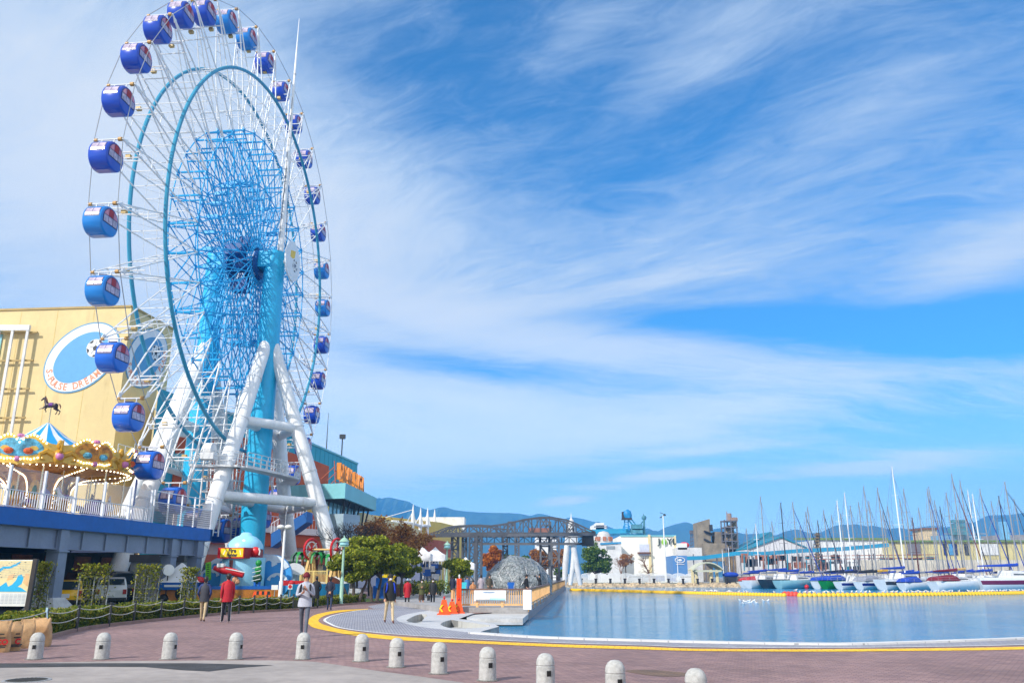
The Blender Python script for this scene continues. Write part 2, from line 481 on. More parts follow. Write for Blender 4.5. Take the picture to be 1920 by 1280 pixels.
# ================================================================== SETTING
rnd = random.Random(11)
BRICK = brick_mat('brick_paving', srgb(156, 126, 122), srgb(134, 106, 106), srgb(106, 86, 86), 0.22, 0.11, R(34), 0.07, blot=0.32)
GREYPAVE = brick_mat('grey_block_paving', srgb(160, 160, 170), srgb(146, 146, 156), srgb(112, 112, 122), 0.30, 0.10, R(80), 0.10, blot=0.16)
STONE = brick_mat('pale_stone_slabs', srgb(196, 196, 198), srgb(184, 185, 188), srgb(158, 160, 164), 0.55, 0.30, R(20), 0.03, blot=0.12, rough=0.8)
PAVE = M('grey_concrete_paving', srgb(158, 150, 146), 0.9, var=0.16, scale=0.35, bump=0.35, bscale=60)
ASPH = M('fresh_asphalt', (0.055, 0.056, 0.062), 0.92, var=0.3, scale=1.2, bump=0.8, bscale=90)
TACT = brick_mat('yellow_tactile_tiles', srgb(250, 200, 40), srgb(240, 186, 28), srgb(206, 152, 20), 0.30, 0.30, R(10), 0.05, blot=0.10)
GRASS = M('lawn', srgb(86, 112, 40), 0.9, var=0.3, scale=2.0, bump=0.6, bscale=40)
QUAY = M('quay_wall_concrete', (0.34, 0.34, 0.33), 0.9, var=0.25, scale=0.8, bump=0.3)

WATER_Z = -0.35
EDGE = [G(3400, 1122), G(2900, 1146), G(2400, 1174), G(2150, 1187), G(1920, 1196.5), G(1655, 1205.5), G(1527, 1207.2), G(1313, 1203.5), G(1200, 1200.5), G(1093, 1197.5), G(993, 1193.5), G(893, 1186.5)]
EDGE = catmull(EDGE, 5)
APR_IN = [G(907, 1182), G(936, 1174), G(926, 1169), G(882, 1161.5), G(860, 1159.8), G(884, 1151), G(890, 1149.5)]
PIER_A, PIER_B = Vector((0.62, 42.0, 0)), Vector((9.1, 148.0, 0))
plaza_poly = [Vector((300, 60, 0))] + EDGE + APR_IN + [Vector((0.1, 46, 0)), Vector((8.2, 148, 0)), Vector((8.0, 171, 0)), Vector((-420, 171, 0)), Vector((-420, -60, 0)), Vector((300, -60, 0))]
def sheet(poly, z, name, m, kind='structure', holes=()):
    loops = [[Vector((p[0], p[1], 0)) for p in poly]] + [[Vector((p[0], p[1], 0)) for p in h] for h in holes]
    allp = [p for l in loops for p in l]
    mb = MB(); fs = []
    for t in tessellate_polygon(loops):
        a, b, c = (allp[i] for i in t)
        cr = (b - a).cross(c - a).z
        if abs(cr) < 1e-9: continue
        fs.append(tuple(t) if cr > 0 else (t[0], t[2], t[1]))
    mb.add([(p.x, p.y, z) for p in allp], fs)
    return struct(O(name, mb, m), kind)
BOWL1 = [G(762, 1163), G(768, 1158.5), G(777, 1154), G(790, 1150.6), G(801, 1152), G(798, 1156), G(793, 1161), G(788, 1167.5), G(776, 1167)]
BOWL2 = [G(826, 1170), G(830, 1166.2), G(838, 1163.4), G(846, 1161.6), G(860, 1163.4), G(885, 1167), G(905, 1170), G(922, 1172.5), G(905, 1175.5), G(880, 1177.5), G(852, 1177.6), G(836, 1175)]
B1 = catmull(BOWL1, 3, True); B2 = catmull(BOWL2, 3, True)
# apron of pale stone round the two sunken basins, itself part of the ground
APR_OUT = catmull([G(893, 1186.5), G(833, 1179.6), G(793, 1175), G(757, 1167.5), G(743, 1160.5), G(752, 1154), G(775, 1148.5), G(812, 1143), G(846, 1138.5)], 5)
apron = APR_OUT[:] + [G(860, 1146), G(890, 1149.5), G(884, 1151), G(860, 1159.8), G(882, 1161.5), G(926, 1169), G(936, 1174), G(907, 1182)]
ground_poly = [p for p in plaza_poly]
i0 = len([Vector((300, 60, 0))] + EDGE)
ground_poly = [Vector((300, 60, 0))] + EDGE + APR_OUT[1:] + [G(860, 1146), G(890, 1149.5)] + plaza_poly[i0 + len(APR_IN):]
sheet(ground_poly, 0.0, 'plaza', BRICK)
sheet(apron, 0.004, 'apron_paving', STONE, holes=(B1, B2))
def bowl(loop, low_dir, deep, name):
    """sunken basin: upright wall on the deep side, floor ramping up to the rim on the other"""
    c = sum((Vector(p) for p in loop), Vector((0, 0, 0))) / len(loop)
    pr = [(p - c).dot(low_dir) for p in loop]; a, b = min(pr), max(pr)
    fl = [Vector((p.x, p.y, -0.002 - deep * ((q - a) / (b - a)) ** 0.6)) for p, q in zip(loop, pr)]
    mb = MB(); n = len(loop)
    top = [Vector((p.x, p.y, 0.0035)) for p in loop]
    ar = sum(loop[i].x * loop[(i + 1) % n].y - loop[(i + 1) % n].x * loop[i].y for i in range(n))
    for i in range(n):
        j = (i + 1) % n
        f = (top[i], top[j], fl[j], fl[i]); mb.quad(*(f if ar < 0 else f[::-1]))
    tri = tessellate_polygon([[Vector((p.x, p.y, 0)) for p in loop]])
    mb.add(fl, [t if (loop[t[1]] - loop[t[0]]).cross(loop[t[2]] - loop[t[0]]).z > 0 else t[::-1] for t in tri])
    return struct(O(name, mb, brick_mat('ribbed_stone', srgb(190, 190, 186), srgb(180, 180, 176), srgb(130, 130, 128), 3.0, 0.22, R(65), 0.14, blot=0.12)))
bowl(B1, Vector((-1, 0.3, 0)).normalized(), 0.30, 'sunken_basin')
bowl(B2, Vector((-1, 0.1, 0)).normalized(), 0.28, 'sunken_basin')
def ribbon(a, b, z, name, m, thick=0.0, kind='structure'):
    n = min(len(a), len(b)); mb = MB()
    vs = [(p.x, p.y, z) for p in a[:n]] + [(p.x, p.y, z) for p in b[:n]]
    for i in range(n - 1):
        p, q, r_ = Vector(vs[i]), Vector(vs[i + 1]), Vector(vs[n + i])
        f = (i, i + 1, n + i + 1, n + i)
        mb.f.append(f if (q - p).cross(r_ - p).z > 0 else f[::-1]); mb.mi.append(0)
    mb.v = [Vector(p) for p in vs]
    if thick:
        for row in (0, n):
            o = len(mb.v); mb.v += [Vector(vs[row + i]) for i in range(n)] + [Vector((vs[row + i][0], vs[row + i][1], z - thick)) for i in range(n)]
            for i in range(n - 1): mb.f.append((o + i, o + i + 1, o + n + i + 1, o + n + i)); mb.mi.append(0)
    return struct(O(name, mb, m), kind)
def offset(line, d):
    out = []
    for i, p in enumerate(line):
        t = (line[min(i + 1, len(line) - 1)] - line[max(i - 1, 0)]); t.z = 0; t.normalize()
        out.append(Vector((p.x - t.y * d, p.y + t.x * d, p.z)))
    return out
# kerbstones along the water's edge and the wall under them
kl = EDGE + [G(907, 1182), G(936, 1174), G(926, 1169), G(882, 1161.5), G(860, 1159.8)]
mbq = MB()
for i in range(len(kl) - 1):
    a, b = kl[i], kl[i + 1]
    mbq.quad((a.x, a.y, 0), (b.x, b.y, 0), (b.x, b.y, -1.2), (a.x, a.y, -1.2))
struct(O('quay_wall', mbq, QUAY))
KERBST = brick_mat('pale_kerbstones', srgb(212, 212, 212), srgb(202, 202, 204), srgb(156, 158, 162), 0.9, 0.9, 0, 0.01, blot=0.10)
ribbon(EDGE, offset(EDGE, 0.34), 0.05, 'kerb', KERBST, 0.05)
# yellow band of tactile tiles and the white line inside it
YA = [(690, 1140.8), (650, 1142.5), (624, 1145), (605, 1148.5), (590, 1152.5), (581, 1158), (577, 1166), (580, 1171), (588, 1176), (616, 1182.5), (672, 1192), (747, 1199.5), (893, 1206), (1060, 1213), (1200, 1217), (1313, 1220), (1527, 1221.2), (1740, 1219.5), (1920, 1217), (2300, 1206), (2900, 1178)]
YB = [(690, 1142), (660, 1144.5), (635, 1147.5), (618, 1151), (607, 1154.5), (600, 1158.5), (597, 1163), (601, 1167.5), (609, 1171), (638, 1179), (692, 1187.2), (767, 1194.4), (893, 1201), (1060, 1208), (1200, 1212), (1313, 1216), (1527, 1217), (1740, 1215), (1920, 1211.8), (2300, 1200.5), (2900, 1173)]
ya, yb = catmull([G(*p) for p in YA], 6), catmull([G(*p) for p in YB], 6)
WL = [(804, 1141.5), (695, 1141.9), (654, 1147), (630, 1151.5), (616, 1155.5), (606, 1161.6), (614, 1168), (640.6, 1177.5), (729, 1188), (897.5, 1198.5), (1060, 1205.5), (1200, 1209.6), (1313, 1213.2), (1527, 1214.3), (1740, 1212.3), (1920, 1208.8), (2300, 1197.5), (2900, 1170)]
wl = catmull([G(*p) for p in WL], 6)
eg = offset(EDGE, 0.335)
grey_poly = wl[5:] + [p for p in eg if p.x < 40] + APR_OUT[1:]
sheet(grey_poly, 0.004, 'grey_paving', GREYPAVE)
ribbon(ya, yb, 0.008, 'tactile_band', TACT)
ribbon(wl, offset(wl, 0.11), 0.012, 'white_line', M('white_line_paint', (0.78, 0.78, 0.78), 0.7, var=0.12))
# paler promenade behind the curve
far_grey = [G(820, 1141), G(700, 1140.6), G(690, 1136), G(720, 1130), G(800, 1126.5), G(850, 1124), G(848, 1136)]
sheet(far_grey, 0.004, 'grey_paving', GREYPAVE)
# concrete pavement at the photographer's feet, asphalt trench patch and a dry stain
PVE = catmull([G(-900, 1247), G(-300, 1244), G(0, 1243), G(180, 1239.5), G(430, 1237.5), G(560, 1238.5), G(620, 1244), G(700, 1256), G(790, 1268), G(880, 1281), G(1000, 1300), G(1300, 1350), G(2600, 1560)], 5)
sheet(PVE + [Vector((40, -40, 0)), Vector((-120, -40, 0)), Vector((-120, PVE[0].y, 0))], 0.004, 'pavement', PAVE)
asp = [G(-400, 1244), G(0, 1243.2), G(230, 1243), G(360, 1243), G(430, 1244.5), G(513, 1247), G(445, 1252), G(392, 1258.5), G(340, 1256), G(270, 1250), G(160, 1249.5), G(0, 1251.5), G(-400, 1253)]
sheet(asp, 0.008, 'asphalt_patch', ASPH)
stain = catmull([G(1172, 1257), G(1215, 1255), G(1280, 1260), G(1300, 1264), G(1262, 1268), G(1215, 1265)], 4, True)
sheet(stain, 0.004, 'damp_stain', brick_mat('damp_bricks', srgb(128, 104, 84), srgb(112, 90, 76), srgb(80, 66, 60), 0.22, 0.11, R(34), 0.07, blot=0.4))
# water
def water():
    m = bpy.data.materials.new('harbour_water'); m.use_nodes = True
    t = m.node_tree; q = NT(t); b = t.nodes['Principled BSDF']
    b.inputs['Base Color'].default_value = (0.010, 0.21, 0.42, 1); b.inputs['Roughness'].default_value = 0.07
    b.inputs['IOR'].default_value = 1.23; b.inputs['Specular IOR Level'].default_value = 0.5
    tc = q.n('ShaderNodeTexCoord')
    mp = q.n('ShaderNodeMapping'); t.links.new(tc.outputs['Object'], mp.inputs[0]); mp.inputs['Scale'].default_value = (0.55, 1.0, 1.0)
    mp.inputs['Rotation'].default_value = (0, 0, R(12))
    big = q.noise(tc.outputs['Object'], 0.05, 3, 0.6, 1.0)
    h = q.m('ADD', q.m('MULTIPLY', q.noise(mp.outputs[0], 0.55, 3, 0.55, 0.6), 0.5), q.m('MULTIPLY', q.noise(mp.outputs[0], 3.4, 4, 0.62, 0.8), 0.55))
    h = q.m('MULTIPLY', h, q.smooth(big, 0.38, 0.62, 0.35, 1.0))
    bn = q.n('ShaderNodeBump'); bn.inputs['Strength'].default_value = 0.8; bn.inputs['Distance'].default_value = 0.42
    t.links.new(h, bn.inputs['Height']); t.links.new(bn.outputs[0], b.inputs['Normal'])
    return m
WATER = water()
mb = MB(); mb.add([(-16, 20, WATER_Z), (420, 20, WATER_Z), (420, 420, WATER_Z), (-16, 420, WATER_Z)], [(0, 1, 2, 3)])
struct(O('water', mb, WATER))
# ground beyond the basin
mb = MB()
mb.add([(-3500, 175.3, 0.40), (40, 175.3, 0.40), (46, 196, 0.40), (420, 205, 0.40), (3500, 205, 0.40), (3500, 6000, 0.40), (-3500, 6000, 0.40)], [(0, 1, 2, 3, 4, 5, 6)])
struct(O('far_ground', mb, M('far_yard_ground', (0.26, 0.25, 0.23), 0.9, var=0.2, scale=0.05)))

# hills across the bay
HILL = M('wooded_hillside', srgb(50, 70, 50), 0.95, var=0.35, scale=0.012, bump=0.0)
def hills(pts, Y, name, depth, seed):
    r = random.Random(seed); mb = MB()
    ln = catmull([A(u, v, Y) for u, v in pts], 8)
    rows = 12; n = len(ln)
    ph = [r.random() * 6 for _ in range(6)]
    for j in range(rows + 1):
        f = j / rows
        for i, p in enumerate(ln):
            e = math.sin(i * 0.31 + ph[0]) * math.sin(j * 0.7 + ph[1]) + 0.7 * math.sin(i * 0.83 + j * 0.5 + ph[2]) + 0.5 * math.sin(i * 1.7 - j * 0.9 + ph[3])
            z = p.z * (f ** 0.85) * (1 + (0.10 * e * (1 - f) * f * 4))
            mb.v.append(Vector((p.x * (1 - 0.0 * f), Y - depth * (1 - f) + e * depth * 0.05 * (1 - f), max(z, -1 if j == 0 else 0))))
    for j in range(rows):
        for i in range(n - 1): mb.f.append((j * n + i, j * n + i + 1, (j + 1) * n + i + 1, (j + 1) * n + i)); mb.mi.append(0)
    o = len(mb.v)
    mb.v += [Vector((p.x, Y + depth, -1)) for p in ln]
    for i in range(n - 1): mb.f.append((rows * n + i, rows * n + i + 1, o + i + 1, o + i)); mb.mi.append(0)
    return struct(O(name, mb, HILL, smooth=True))
NEARH = [(100, 1000), (300, 968), (480, 975), (620, 955), (690, 938), (709, 933), (716, 933.7), (729.5, 932), (749, 936), (766, 940), (776.5, 946), (798, 954), (806, 955.5), (831, 950), (856, 956), (900, 960), (961, 961.5), (987, 965), (1010, 972), (1040, 985), (1080, 1000), (1150, 1010), (1185, 1003), (1212, 990), (1230, 996), (1248, 988), (1276, 980), (1290, 979), (1308, 987), (1325, 993), (1340, 991), (1357, 990), (1394, 1000), (1416, 1000), (1437, 1000.6), (1453, 1003), (1472, 996), (1494, 992), (1513, 998), (1536, 998), (1550, 992), (1570, 984), (1593, 983), (1606, 982.5), (1624, 986), (1639, 985), (1663, 991), (1685, 989), (1705, 991), (1748, 985), (1768, 989), (1803, 980), (1827, 978), (1853, 966), (1886, 965), (1920, 960.7), (2020, 945), (2300, 960), (2600, 990)]
hills(NEARH, 3000, 'hills', 700, 5)
hills([(900, 985), (960, 970), (995, 966), (1012, 962.5), (1034, 967), (1055, 972), (1072, 969), (1092, 972), (1115, 978), (1124, 978), (1147, 989), (1180, 1000), (1220, 1010)], 3700, 'hills', 300, 9)
# the air between: one even box of haze round everything
HZM = bpy.data.materials.new('haze_air'); HZM.use_nodes = True
_t = HZM.node_tree; _t.nodes.remove(_t.nodes['Principled BSDF'])
_pv = _t.nodes.new('ShaderNodeVolumePrincipled'); _pv.inputs['Color'].default_value = (0.12, 0.48, 1.0, 1)
_pv.inputs['Density'].default_value = 0.00030; _pv.inputs['Anisotropy'].default_value = 0.0
_t.links.new(_pv.outputs[0], _t.nodes['Material Output'].inputs['Volume'])
mb = MB(); mb.box((0, 1850, 218), (7000, 4300, 444))
struct(O('haze', mb, HZM), 'stuff')

# ------------------------------------------------------------------ planted strip on the left
KERBL = catmull([G(-260, 1290), G(-60, 1232), G(40, 1210), G(90, 1198), G(180, 1177), G(330, 1160), G(440, 1150), G(560, 1143), G(640, 1134.5), G(720, 1128), G(790, 1124.5)], 6)
RK = offset(KERBL, 0.14)
ribbon(KERBL, RK, 0.10, 'kerb', M('worn_red_kerb', srgb(150, 122, 112), 0.9, var=0.15), 0.11)
lawn = [p for p in RK] + [Vector((-20.5, 75, 0)), Vector((-22.5, 42, 0)), Vector((-25, 25, 0)), Vector((-26, 12, 0))]
sheet(lawn, 0.06, 'lawn', GRASS)
gb = MB(); r = random.Random(4)
for _ in range(5200):
    k = r.random() ** 1.2 * (len(RK) - 8); i = int(k); p = RK[i].lerp(RK[i + 1], k - i)
    d = r.uniform(1.5, 9.0)
    t = (RK[i + 1] - RK[i]).normalized()
    c = Vector((p.x - t.y * d, p.y + t.x * d, 0.06))
    if c.x < -21.5 + (c.y - 42) * 0.06: continue
    a = r.random() * 6.28; h = r.uniform(0.05, 0.13); w = Vector((math.cos(a), math.sin(a), 0)) * 0.05
    gb.add([c - w, c + w, c + Vector((r.uniform(-.05, .05), r.uniform(-.05, .05), h))], [(0, 1, 2)])
struct(O('grass', gb, leaf_mat('grass_blades', srgb(54, 84, 26), srgb(92, 120, 38), srgb(140, 152, 60))), 'stuff')
LEAF = leaf_mat('evergreen_leaves', srgb(62, 78, 16), srgb(122, 136, 30), srgb(192, 190, 58))
LEAF_H = leaf_mat('hedge_leaves', srgb(50, 70, 18), srgb(108, 126, 34), srgb(180, 166, 66))
LEAF_I = leaf_mat('ivy_leaves', srgb(58, 74, 16), srgb(122, 130, 30), srgb(184, 172, 54))
LEAF_B = leaf_mat('brown_leaves', srgb(112, 70, 36), srgb(170, 112, 56), srgb(214, 164, 92))
LEAF_O = leaf_mat('orange_leaves', srgb(130, 66, 14), srgb(196, 116, 28), srgb(230, 156, 48))
LEAF_P = leaf_mat('pine_leaves', srgb(38, 68, 24), srgb(86, 120, 40), srgb(150, 170, 66))
BARK = M('grey_bark', (0.10, 0.075, 0.06), 0.9, var=0.25, scale=6, bump=0.5)
def leaf(mb, c, s, r, up=0.35, mi=0):
    n = Vector((r.gauss(0, 1), r.gauss(0, 1), r.gauss(0, 1) + up)).normalized()
    u = n.orthogonal().normalized(); a = r.random() * 6.28
    w = n.cross(u); d1 = u * math.cos(a) + w * math.sin(a); d2 = n.cross(d1)
    l = s * r.uniform(0.7, 1.3)
    mb.add([c - d1 * l * 0.5, c + d2 * l * 0.32, c + d1 * l * 0.5, c - d2 * l * 0.32], [(0, 1, 2, 3)], mi)
def hedge(name, label, i0, i1, d0, d1, h, n, seed, group=None):
    r = random.Random(seed); root = T(name, label, 'hedge', KERBL[i0], 0, group)
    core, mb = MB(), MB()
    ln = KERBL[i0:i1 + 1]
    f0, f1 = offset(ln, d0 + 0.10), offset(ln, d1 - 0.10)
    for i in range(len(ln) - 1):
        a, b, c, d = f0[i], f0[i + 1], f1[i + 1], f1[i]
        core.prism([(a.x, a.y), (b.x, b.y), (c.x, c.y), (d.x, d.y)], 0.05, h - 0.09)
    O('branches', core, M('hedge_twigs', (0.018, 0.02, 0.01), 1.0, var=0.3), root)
    for _ in range(n):
        k = r.random() * (len(ln) - 1.001); i = int(k); p = ln[i].lerp(ln[i + 1], k - i); t = (ln[i + 1] - ln[i]).normalized()
        hh = h * (1 + 0.10 * math.sin(k * 2.3) + 0.07 * math.sin(k * 6.1))
        q = r.random()
        if q < 0.5: d, z = d0 + abs(r.gauss(0, 0.09)), r.uniform(0.06, hh)
        elif q < 0.93: d, z = r.uniform(d0, d1), hh - abs(r.gauss(0, 0.08))
        else: d, z = d1 - abs(r.gauss(0, 0.1)), r.uniform(0.1, hh)
        leaf(mb, Vector((p.x - t.y * d, p.y + t.x * d, z)), r.uniform(0.07, 0.13), r)
    O('foliage', mb, LEAF_H, root)
hedge('hedge', 'long clipped hedge behind the post and rope fence, starting at the paper sacks', 17, 42, 0.35, 1.75, 0.62, 26000, 3)
hedge('hedge', 'low clipped hedge at the foot of the green lamp post', 43, 52, 0.3, 1.5, 0.55, 7000, 6)
# post and rope fence
rf = T('rope_fence', 'low fence of dark posts joined by two white ropes in front of the hedge', 'fence', G(146, 1184))
posts = [(-60, 1226), (85, 1196), (146, 1184), (207, 1174), (253, 1168), (303, 1162.5), (346, 1158.5), (390, 1155), (425, 1152), (450, 1150.2), (478, 1148.4), (502, 1146.6), (528, 1145), (552, 1143.6)]
tops = []
for u, v in posts:
    p = G(u, v) + Vector((-0.12, 0.12, 0)); mb = MB()
    mb.lathe(p, [(0.045, 0), (0.045, 0.78), (0.055, 0.79), (0.055, 0.83), (0.0, 0.845)], 10)
    O('post', mb, DARK, rf); tops.append(p)
for a, b in zip(tops, tops[1:]):
    mb = MB()
    for z in (0.46, 0.74):
        mb.tube([a.lerp(b, k / 8) + Vector((0, 0, z - 0.10 * 4 * (k / 8) * (1 - k / 8))) for k in range(9)], 0.014, 5)
    O('rope', mb, M('white_rope', (0.55, 0.54, 0.5), 0.8), rf)

# ------------------------------------------------------------------ bollards
GRAN = M('speckled_granite', (0.46, 0.46, 0.45), 0.85, var=0.16, scale=14, bump=0.6, bscale=120)
def make_bollard():
    t = T('bollard', '', 'bollard')
    mb = MB()
    mb.lathe((0, 0, 0), [(0.155, 0), (0.155, 0.02), (0.150, 0.36), (0.140, 0.367), (0.140, 0.378), (0.150, 0.385), (0.148, 0.42), (0.135, 0.475), (0.108, 0.52), (0.065, 0.55), (0.0, 0.56)], 28)
    O('body', mb, GRAN, t, smooth=True, world=False)
    mb = MB(); mb.box((0, -0.146, 0.262), (0.075, 0.014, 0.085)); mb.box((0, -0.156, 0.262), (0.055, 0.008, 0.065), mi=1)
    bd = MB(); bd.lathe((0, 0, 0), [(0.20, 0.004), (0.195, 0.016), (0.15, 0.018)], 20); O('base_ring', bd, M('grimy_mortar', (0.20, 0.19, 0.18), 0.95, var=0.3, scale=6), t, world=False)
    O('reflector', mb, [DARK, M('reflector_black', (0.02, 0.018, 0.016), 0.2)], t, world=False)
    return t
BOL = [(65, 1235, -18, 'granite bollard in front of the paper sacks, leftmost of the row'), (190, 1235, -15, 'second granite bollard from the left, its dark square left of centre'),
       (316, 1235, 52, 'third granite bollard from the left, its dark square turned to the right edge'), (440, 1235, 54, 'fourth granite bollard from the left, near the right end of the asphalt patch'),
       (567, 1235, -6, 'granite bollard standing right below the grey hooded walker'), (677, 1239, 22, 'granite bollard just right of the grey hooded walker, at the bend of the row'),
       (743, 1250, 22, 'granite bollard directly below the man in beige trousers'), (823, 1262, 22, 'granite bollard below the sunken stone basins'),
       (914, 1275, 20, 'granite bollard below the timber railing of the pier'), (1023, 1293, 22, 'granite bollard cut by the bottom edge, below the far end of the pier'),
       (1155, 1312, 26, 'big near granite bollard left of the damp stain, cut by the bottom edge'), (1308, 1335, 10, 'nearest bollard of which only the rounded top shows, right of the damp stain')]
b0 = make_bollard()
for i, (u, v, a, lb) in enumerate(BOL):
    p = G(u, v)
    if i == 0: o = b0; o.location = p; o.rotation_euler = (0, 0, R(a) + math.atan2(-p.x, p.y)); o['label'] = lb; o['group'] = 'bollards round the plaza'
    else: o = copy_tree(b0, p, R(a) + math.atan2(-p.x, p.y), lb)
# manhole cover
mh = T('manhole_cover', 'round ribbed iron manhole cover in the grey pavement', 'manhole cover', G(50, 1275))
mb = MB(); c = G(50, 1275); mb.lathe((c.x, c.y, 0.004), [(0.33, 0), (0.33, 0.012), (0.0, 0.012)], 28)
for k in range(-4, 5): mb.box((c.x + k * 0.065, c.y, 0.018), (0.025, 2 * math.sqrt(0.30 ** 2 - (k * 0.065) ** 2), 0.006))
O('lid', mb, M('cast_iron', (0.07, 0.066, 0.06), 0.6, 0.4, var=0.2), mh)
mb = MB(); mb.lathe((c.x, c.y, 0.004), [(0.335, 0), (0.335, 0.010), (0.385, 0.010), (0.385, 0)], 28); O('rim', mb, STEEL, mh)
# ================================================================== FERRIS WHEEL
WT = Vector((0.0938, 0.9956, 0)); WN = Vector((0.9956, -0.0938, 0)); ZU = Vector((0, 0, 1))
WC = Vector((-24.40, 71.42, 29.2)); WR = 22.5
PH = -0.583; STEP = 2 * math.pi / 32
def wp(k, r, d):
    th = PH + k * STEP
    return WC + WT * (r * math.sin(th)) + ZU * (r * math.cos(th)) + WN * d
FW = T('ferris_wheel', 'huge white and sky blue ferris wheel on blue pillars beside the raised deck', 'ferris wheel', (WC.x, WC.y, 0))
def wobj(name, mb, m, smooth=False): return O(name, mb, m, FW, smooth)
SD, RD, DD = 1.0, 1.35, 1.2
for k in range(32):
    mb = MB()
    for s in (-1, 1):
        h = wp(k, WR, s * SD)
        for e in (-0.5, 0.5):
            d = wp(k + e, 11.9, s * DD)
            ringp = h.lerp(d, (WR - 17.1) / (WR - 11.9)); ringp += WN * (s * 0.12)
            mb.tube([h, ringp], 0.062, 5); mb.tube([ringp, d], 0.062, 5)
            # gusset plates
            q = h.lerp(ringp, 0.40); ax = (ringp - h).normalized(); cr = ax.cross(WN)
            mb.slab([q - ax * 0.34, q + cr * 0.16 * (1 if e > 0 else -1), q + ax * 0.34], WN * 0.03 * s)
        q = h + (wp(k, 21, s * SD) - h) * 0.25
        mb.slab([h - WN * 0.015, wp(k - 0.055, 21.95, s * SD), wp(k + 0.055, 21.95, s * SD)], WN * 0.04 * s)
        for r_ in (20.45, 18.9):
            f = (WR - r_) / (WR - 11.9)
            mb.tube([h.lerp(wp(k - 0.5, 11.9, s * DD), f), h.lerp(wp(k + 0.5, 11.9, s * DD), f)], 0.035, 5)
    # rungs between the two faces
    for e in (-0.5, 0.5):
        a0, b0_ = wp(k, WR, -SD), wp(k + e, 11.9, -DD); a1, b1 = wp(k, WR, SD), wp(k + e, 11.9, DD)
        for r_ in (20.45, 17.1, 15.4, 13.6):
            f = (WR - r_) / (WR - 11.9)
            mb.tube([a0.lerp(b0_, f), a1.lerp(b1, f)], 0.036 if r_ < 20 else 0.05, 5)
        for ra, rb in ((20.45, 17.1), (17.1, 15.4), (15.4, 13.6)):
            fa, fb = (WR - ra) / (WR - 11.9), (WR - rb) / (WR - 11.9)
            mb.tube([a0.lerp(b0_, fa), a1.lerp(b1, fb)], 0.014, 4)
    mb.tube([wp(k, 19.6, -1.1), wp(k, 19.6, 1.1)], 0.045, 5)
    wobj('spoke_truss', mb, WHITE)
    mb = MB(); mb.box(wp(k, 20.2, 0.1) , (0.34, 0.28, 0.24), math.atan2(WN.y, WN.x)); wobj('drive_box', mb, M('ochre_metal', srgb(190, 160, 96), 0.5))
for s in (-1, 1):
    mb = MB(); mb.tube([wp(k, WR, s * SD) for k in range(33)], 0.030, 5); wobj('rim_cable', mb, STEEL)
    mb = MB(); mb.tube([wp(k / 4, 17.1, s * RD) for k in range(129)], 0.15, 8, cap=False); wobj('inner_ring', mb, RING, True)
    mb = MB()
    for k in range(32):
        mb.tube([wp(k + 0.5, 13.6, s * 1.2), wp(k + 1.5, 13.6, s * 1.2)], 0.022, 4)
        mb.tube([wp(k + 0.5, 15.4, s * 1.25), wp(k + 1.5, 15.4, s * 1.25)], 0.018, 4)
    wobj('tie_ring', mb, WHITE)
# blue lattice drum in the middle
for s in (-1, 1):
    mb = MB()
    for k in range(32):
        n0 = wp(k + 0.5, 11.9, s * DD)
        mb.tube([n0, wp(k + 1.5, 11.9, s * DD)], 0.055, 5)
        for e in (-1.5, 1.5): mb.tube([n0, wp(k + 0.5 + e, 7.4, s * 1.2)], 0.055, 5)
        m0 = wp(k, 7.4, s * 1.2)
        mb.tube([m0, wp(k + 1, 7.4, s * 1.2)], 0.05, 5)
        for e in (-2.5, 2.5): mb.tube([m0, wp(k + e, 1.5, s * 1.2)], 0.055, 5)
        # gussets
        mb.box(n0, (0.09, 0.42, 0.5), math.atan2(WN.y, WN.x)); mb.box(m0, (0.08, 0.34, 0.42), math.atan2(WN.y, WN.x))
        for e in (-1, 1): mb.tube([wp(k + 0.5, 11.0, s * 1.2), wp(k + 0.5 + e * 2.2, 4.4, s * 1.2)], 0.032, 4)
    wobj('drum_face', mb, CYAN_D)
mb = MB()
for k in range(32):
    for r_, rad in ((11.9, 0.09), (11.15, 0.07)): mb.tube([wp(k + 0.5, r_, -DD - 0.1), wp(k + 0.5, r_, DD + 0.1)], rad, 5)
    mb.tube([wp(k, 7.4, -DD), wp(k, 7.4, DD)], 0.06, 5)
    mb.tube([wp(k + .5, 4.6, -DD), wp(k + .5, 4.6, DD)], 0.05, 5)
    mb.tube([wp(k + 0.5, 11.9, -DD), wp(k + 0.5, 7.6, DD)], 0.028, 4)
    mb.tube([wp(k + 0.5, 7.4, DD), wp(k + 0.5, 4.6, -DD)], 0.028, 4)
    mb.box(wp(k, 7.4, 0), (1.0, 0.3, 0.3), math.atan2(WN.y, WN.x))
wobj('drum_crossbars', mb, CYAN_D)
mb = MB(); mb.lathe(WC - WN * 1.5, [(0.0, 0), (1.3, 0.0), (1.3, 0.3), (0.75, 0.35), (0.75, 2.65), (1.3, 2.7), (1.3, 3.0), (0.0, 3.0)], 24, axis=WN); wobj('hub', mb, M('hub_blue', srgb(16, 84, 150), 0.5, var=0.2), True)
mb = MB(); mb.lathe(WC + WN * 1.48, [(0.55, 0), (0.55, 0.55), (0.35, 0.56), (0.35, 0.9), (0.0, 0.9)], 18, axis=WN); wobj('bearing', mb, DARK)
for th in range(6):
    pass
mb = MB()
for k in (4, 12, 20, 28): mb.box(wp(k, 2.3, 0), (1.5, 1.2, 1.0), math.atan2(WN.y, WN.x))
OS('drive_motor', mb, M('hub_blue', (0, 0, 0)), FW)
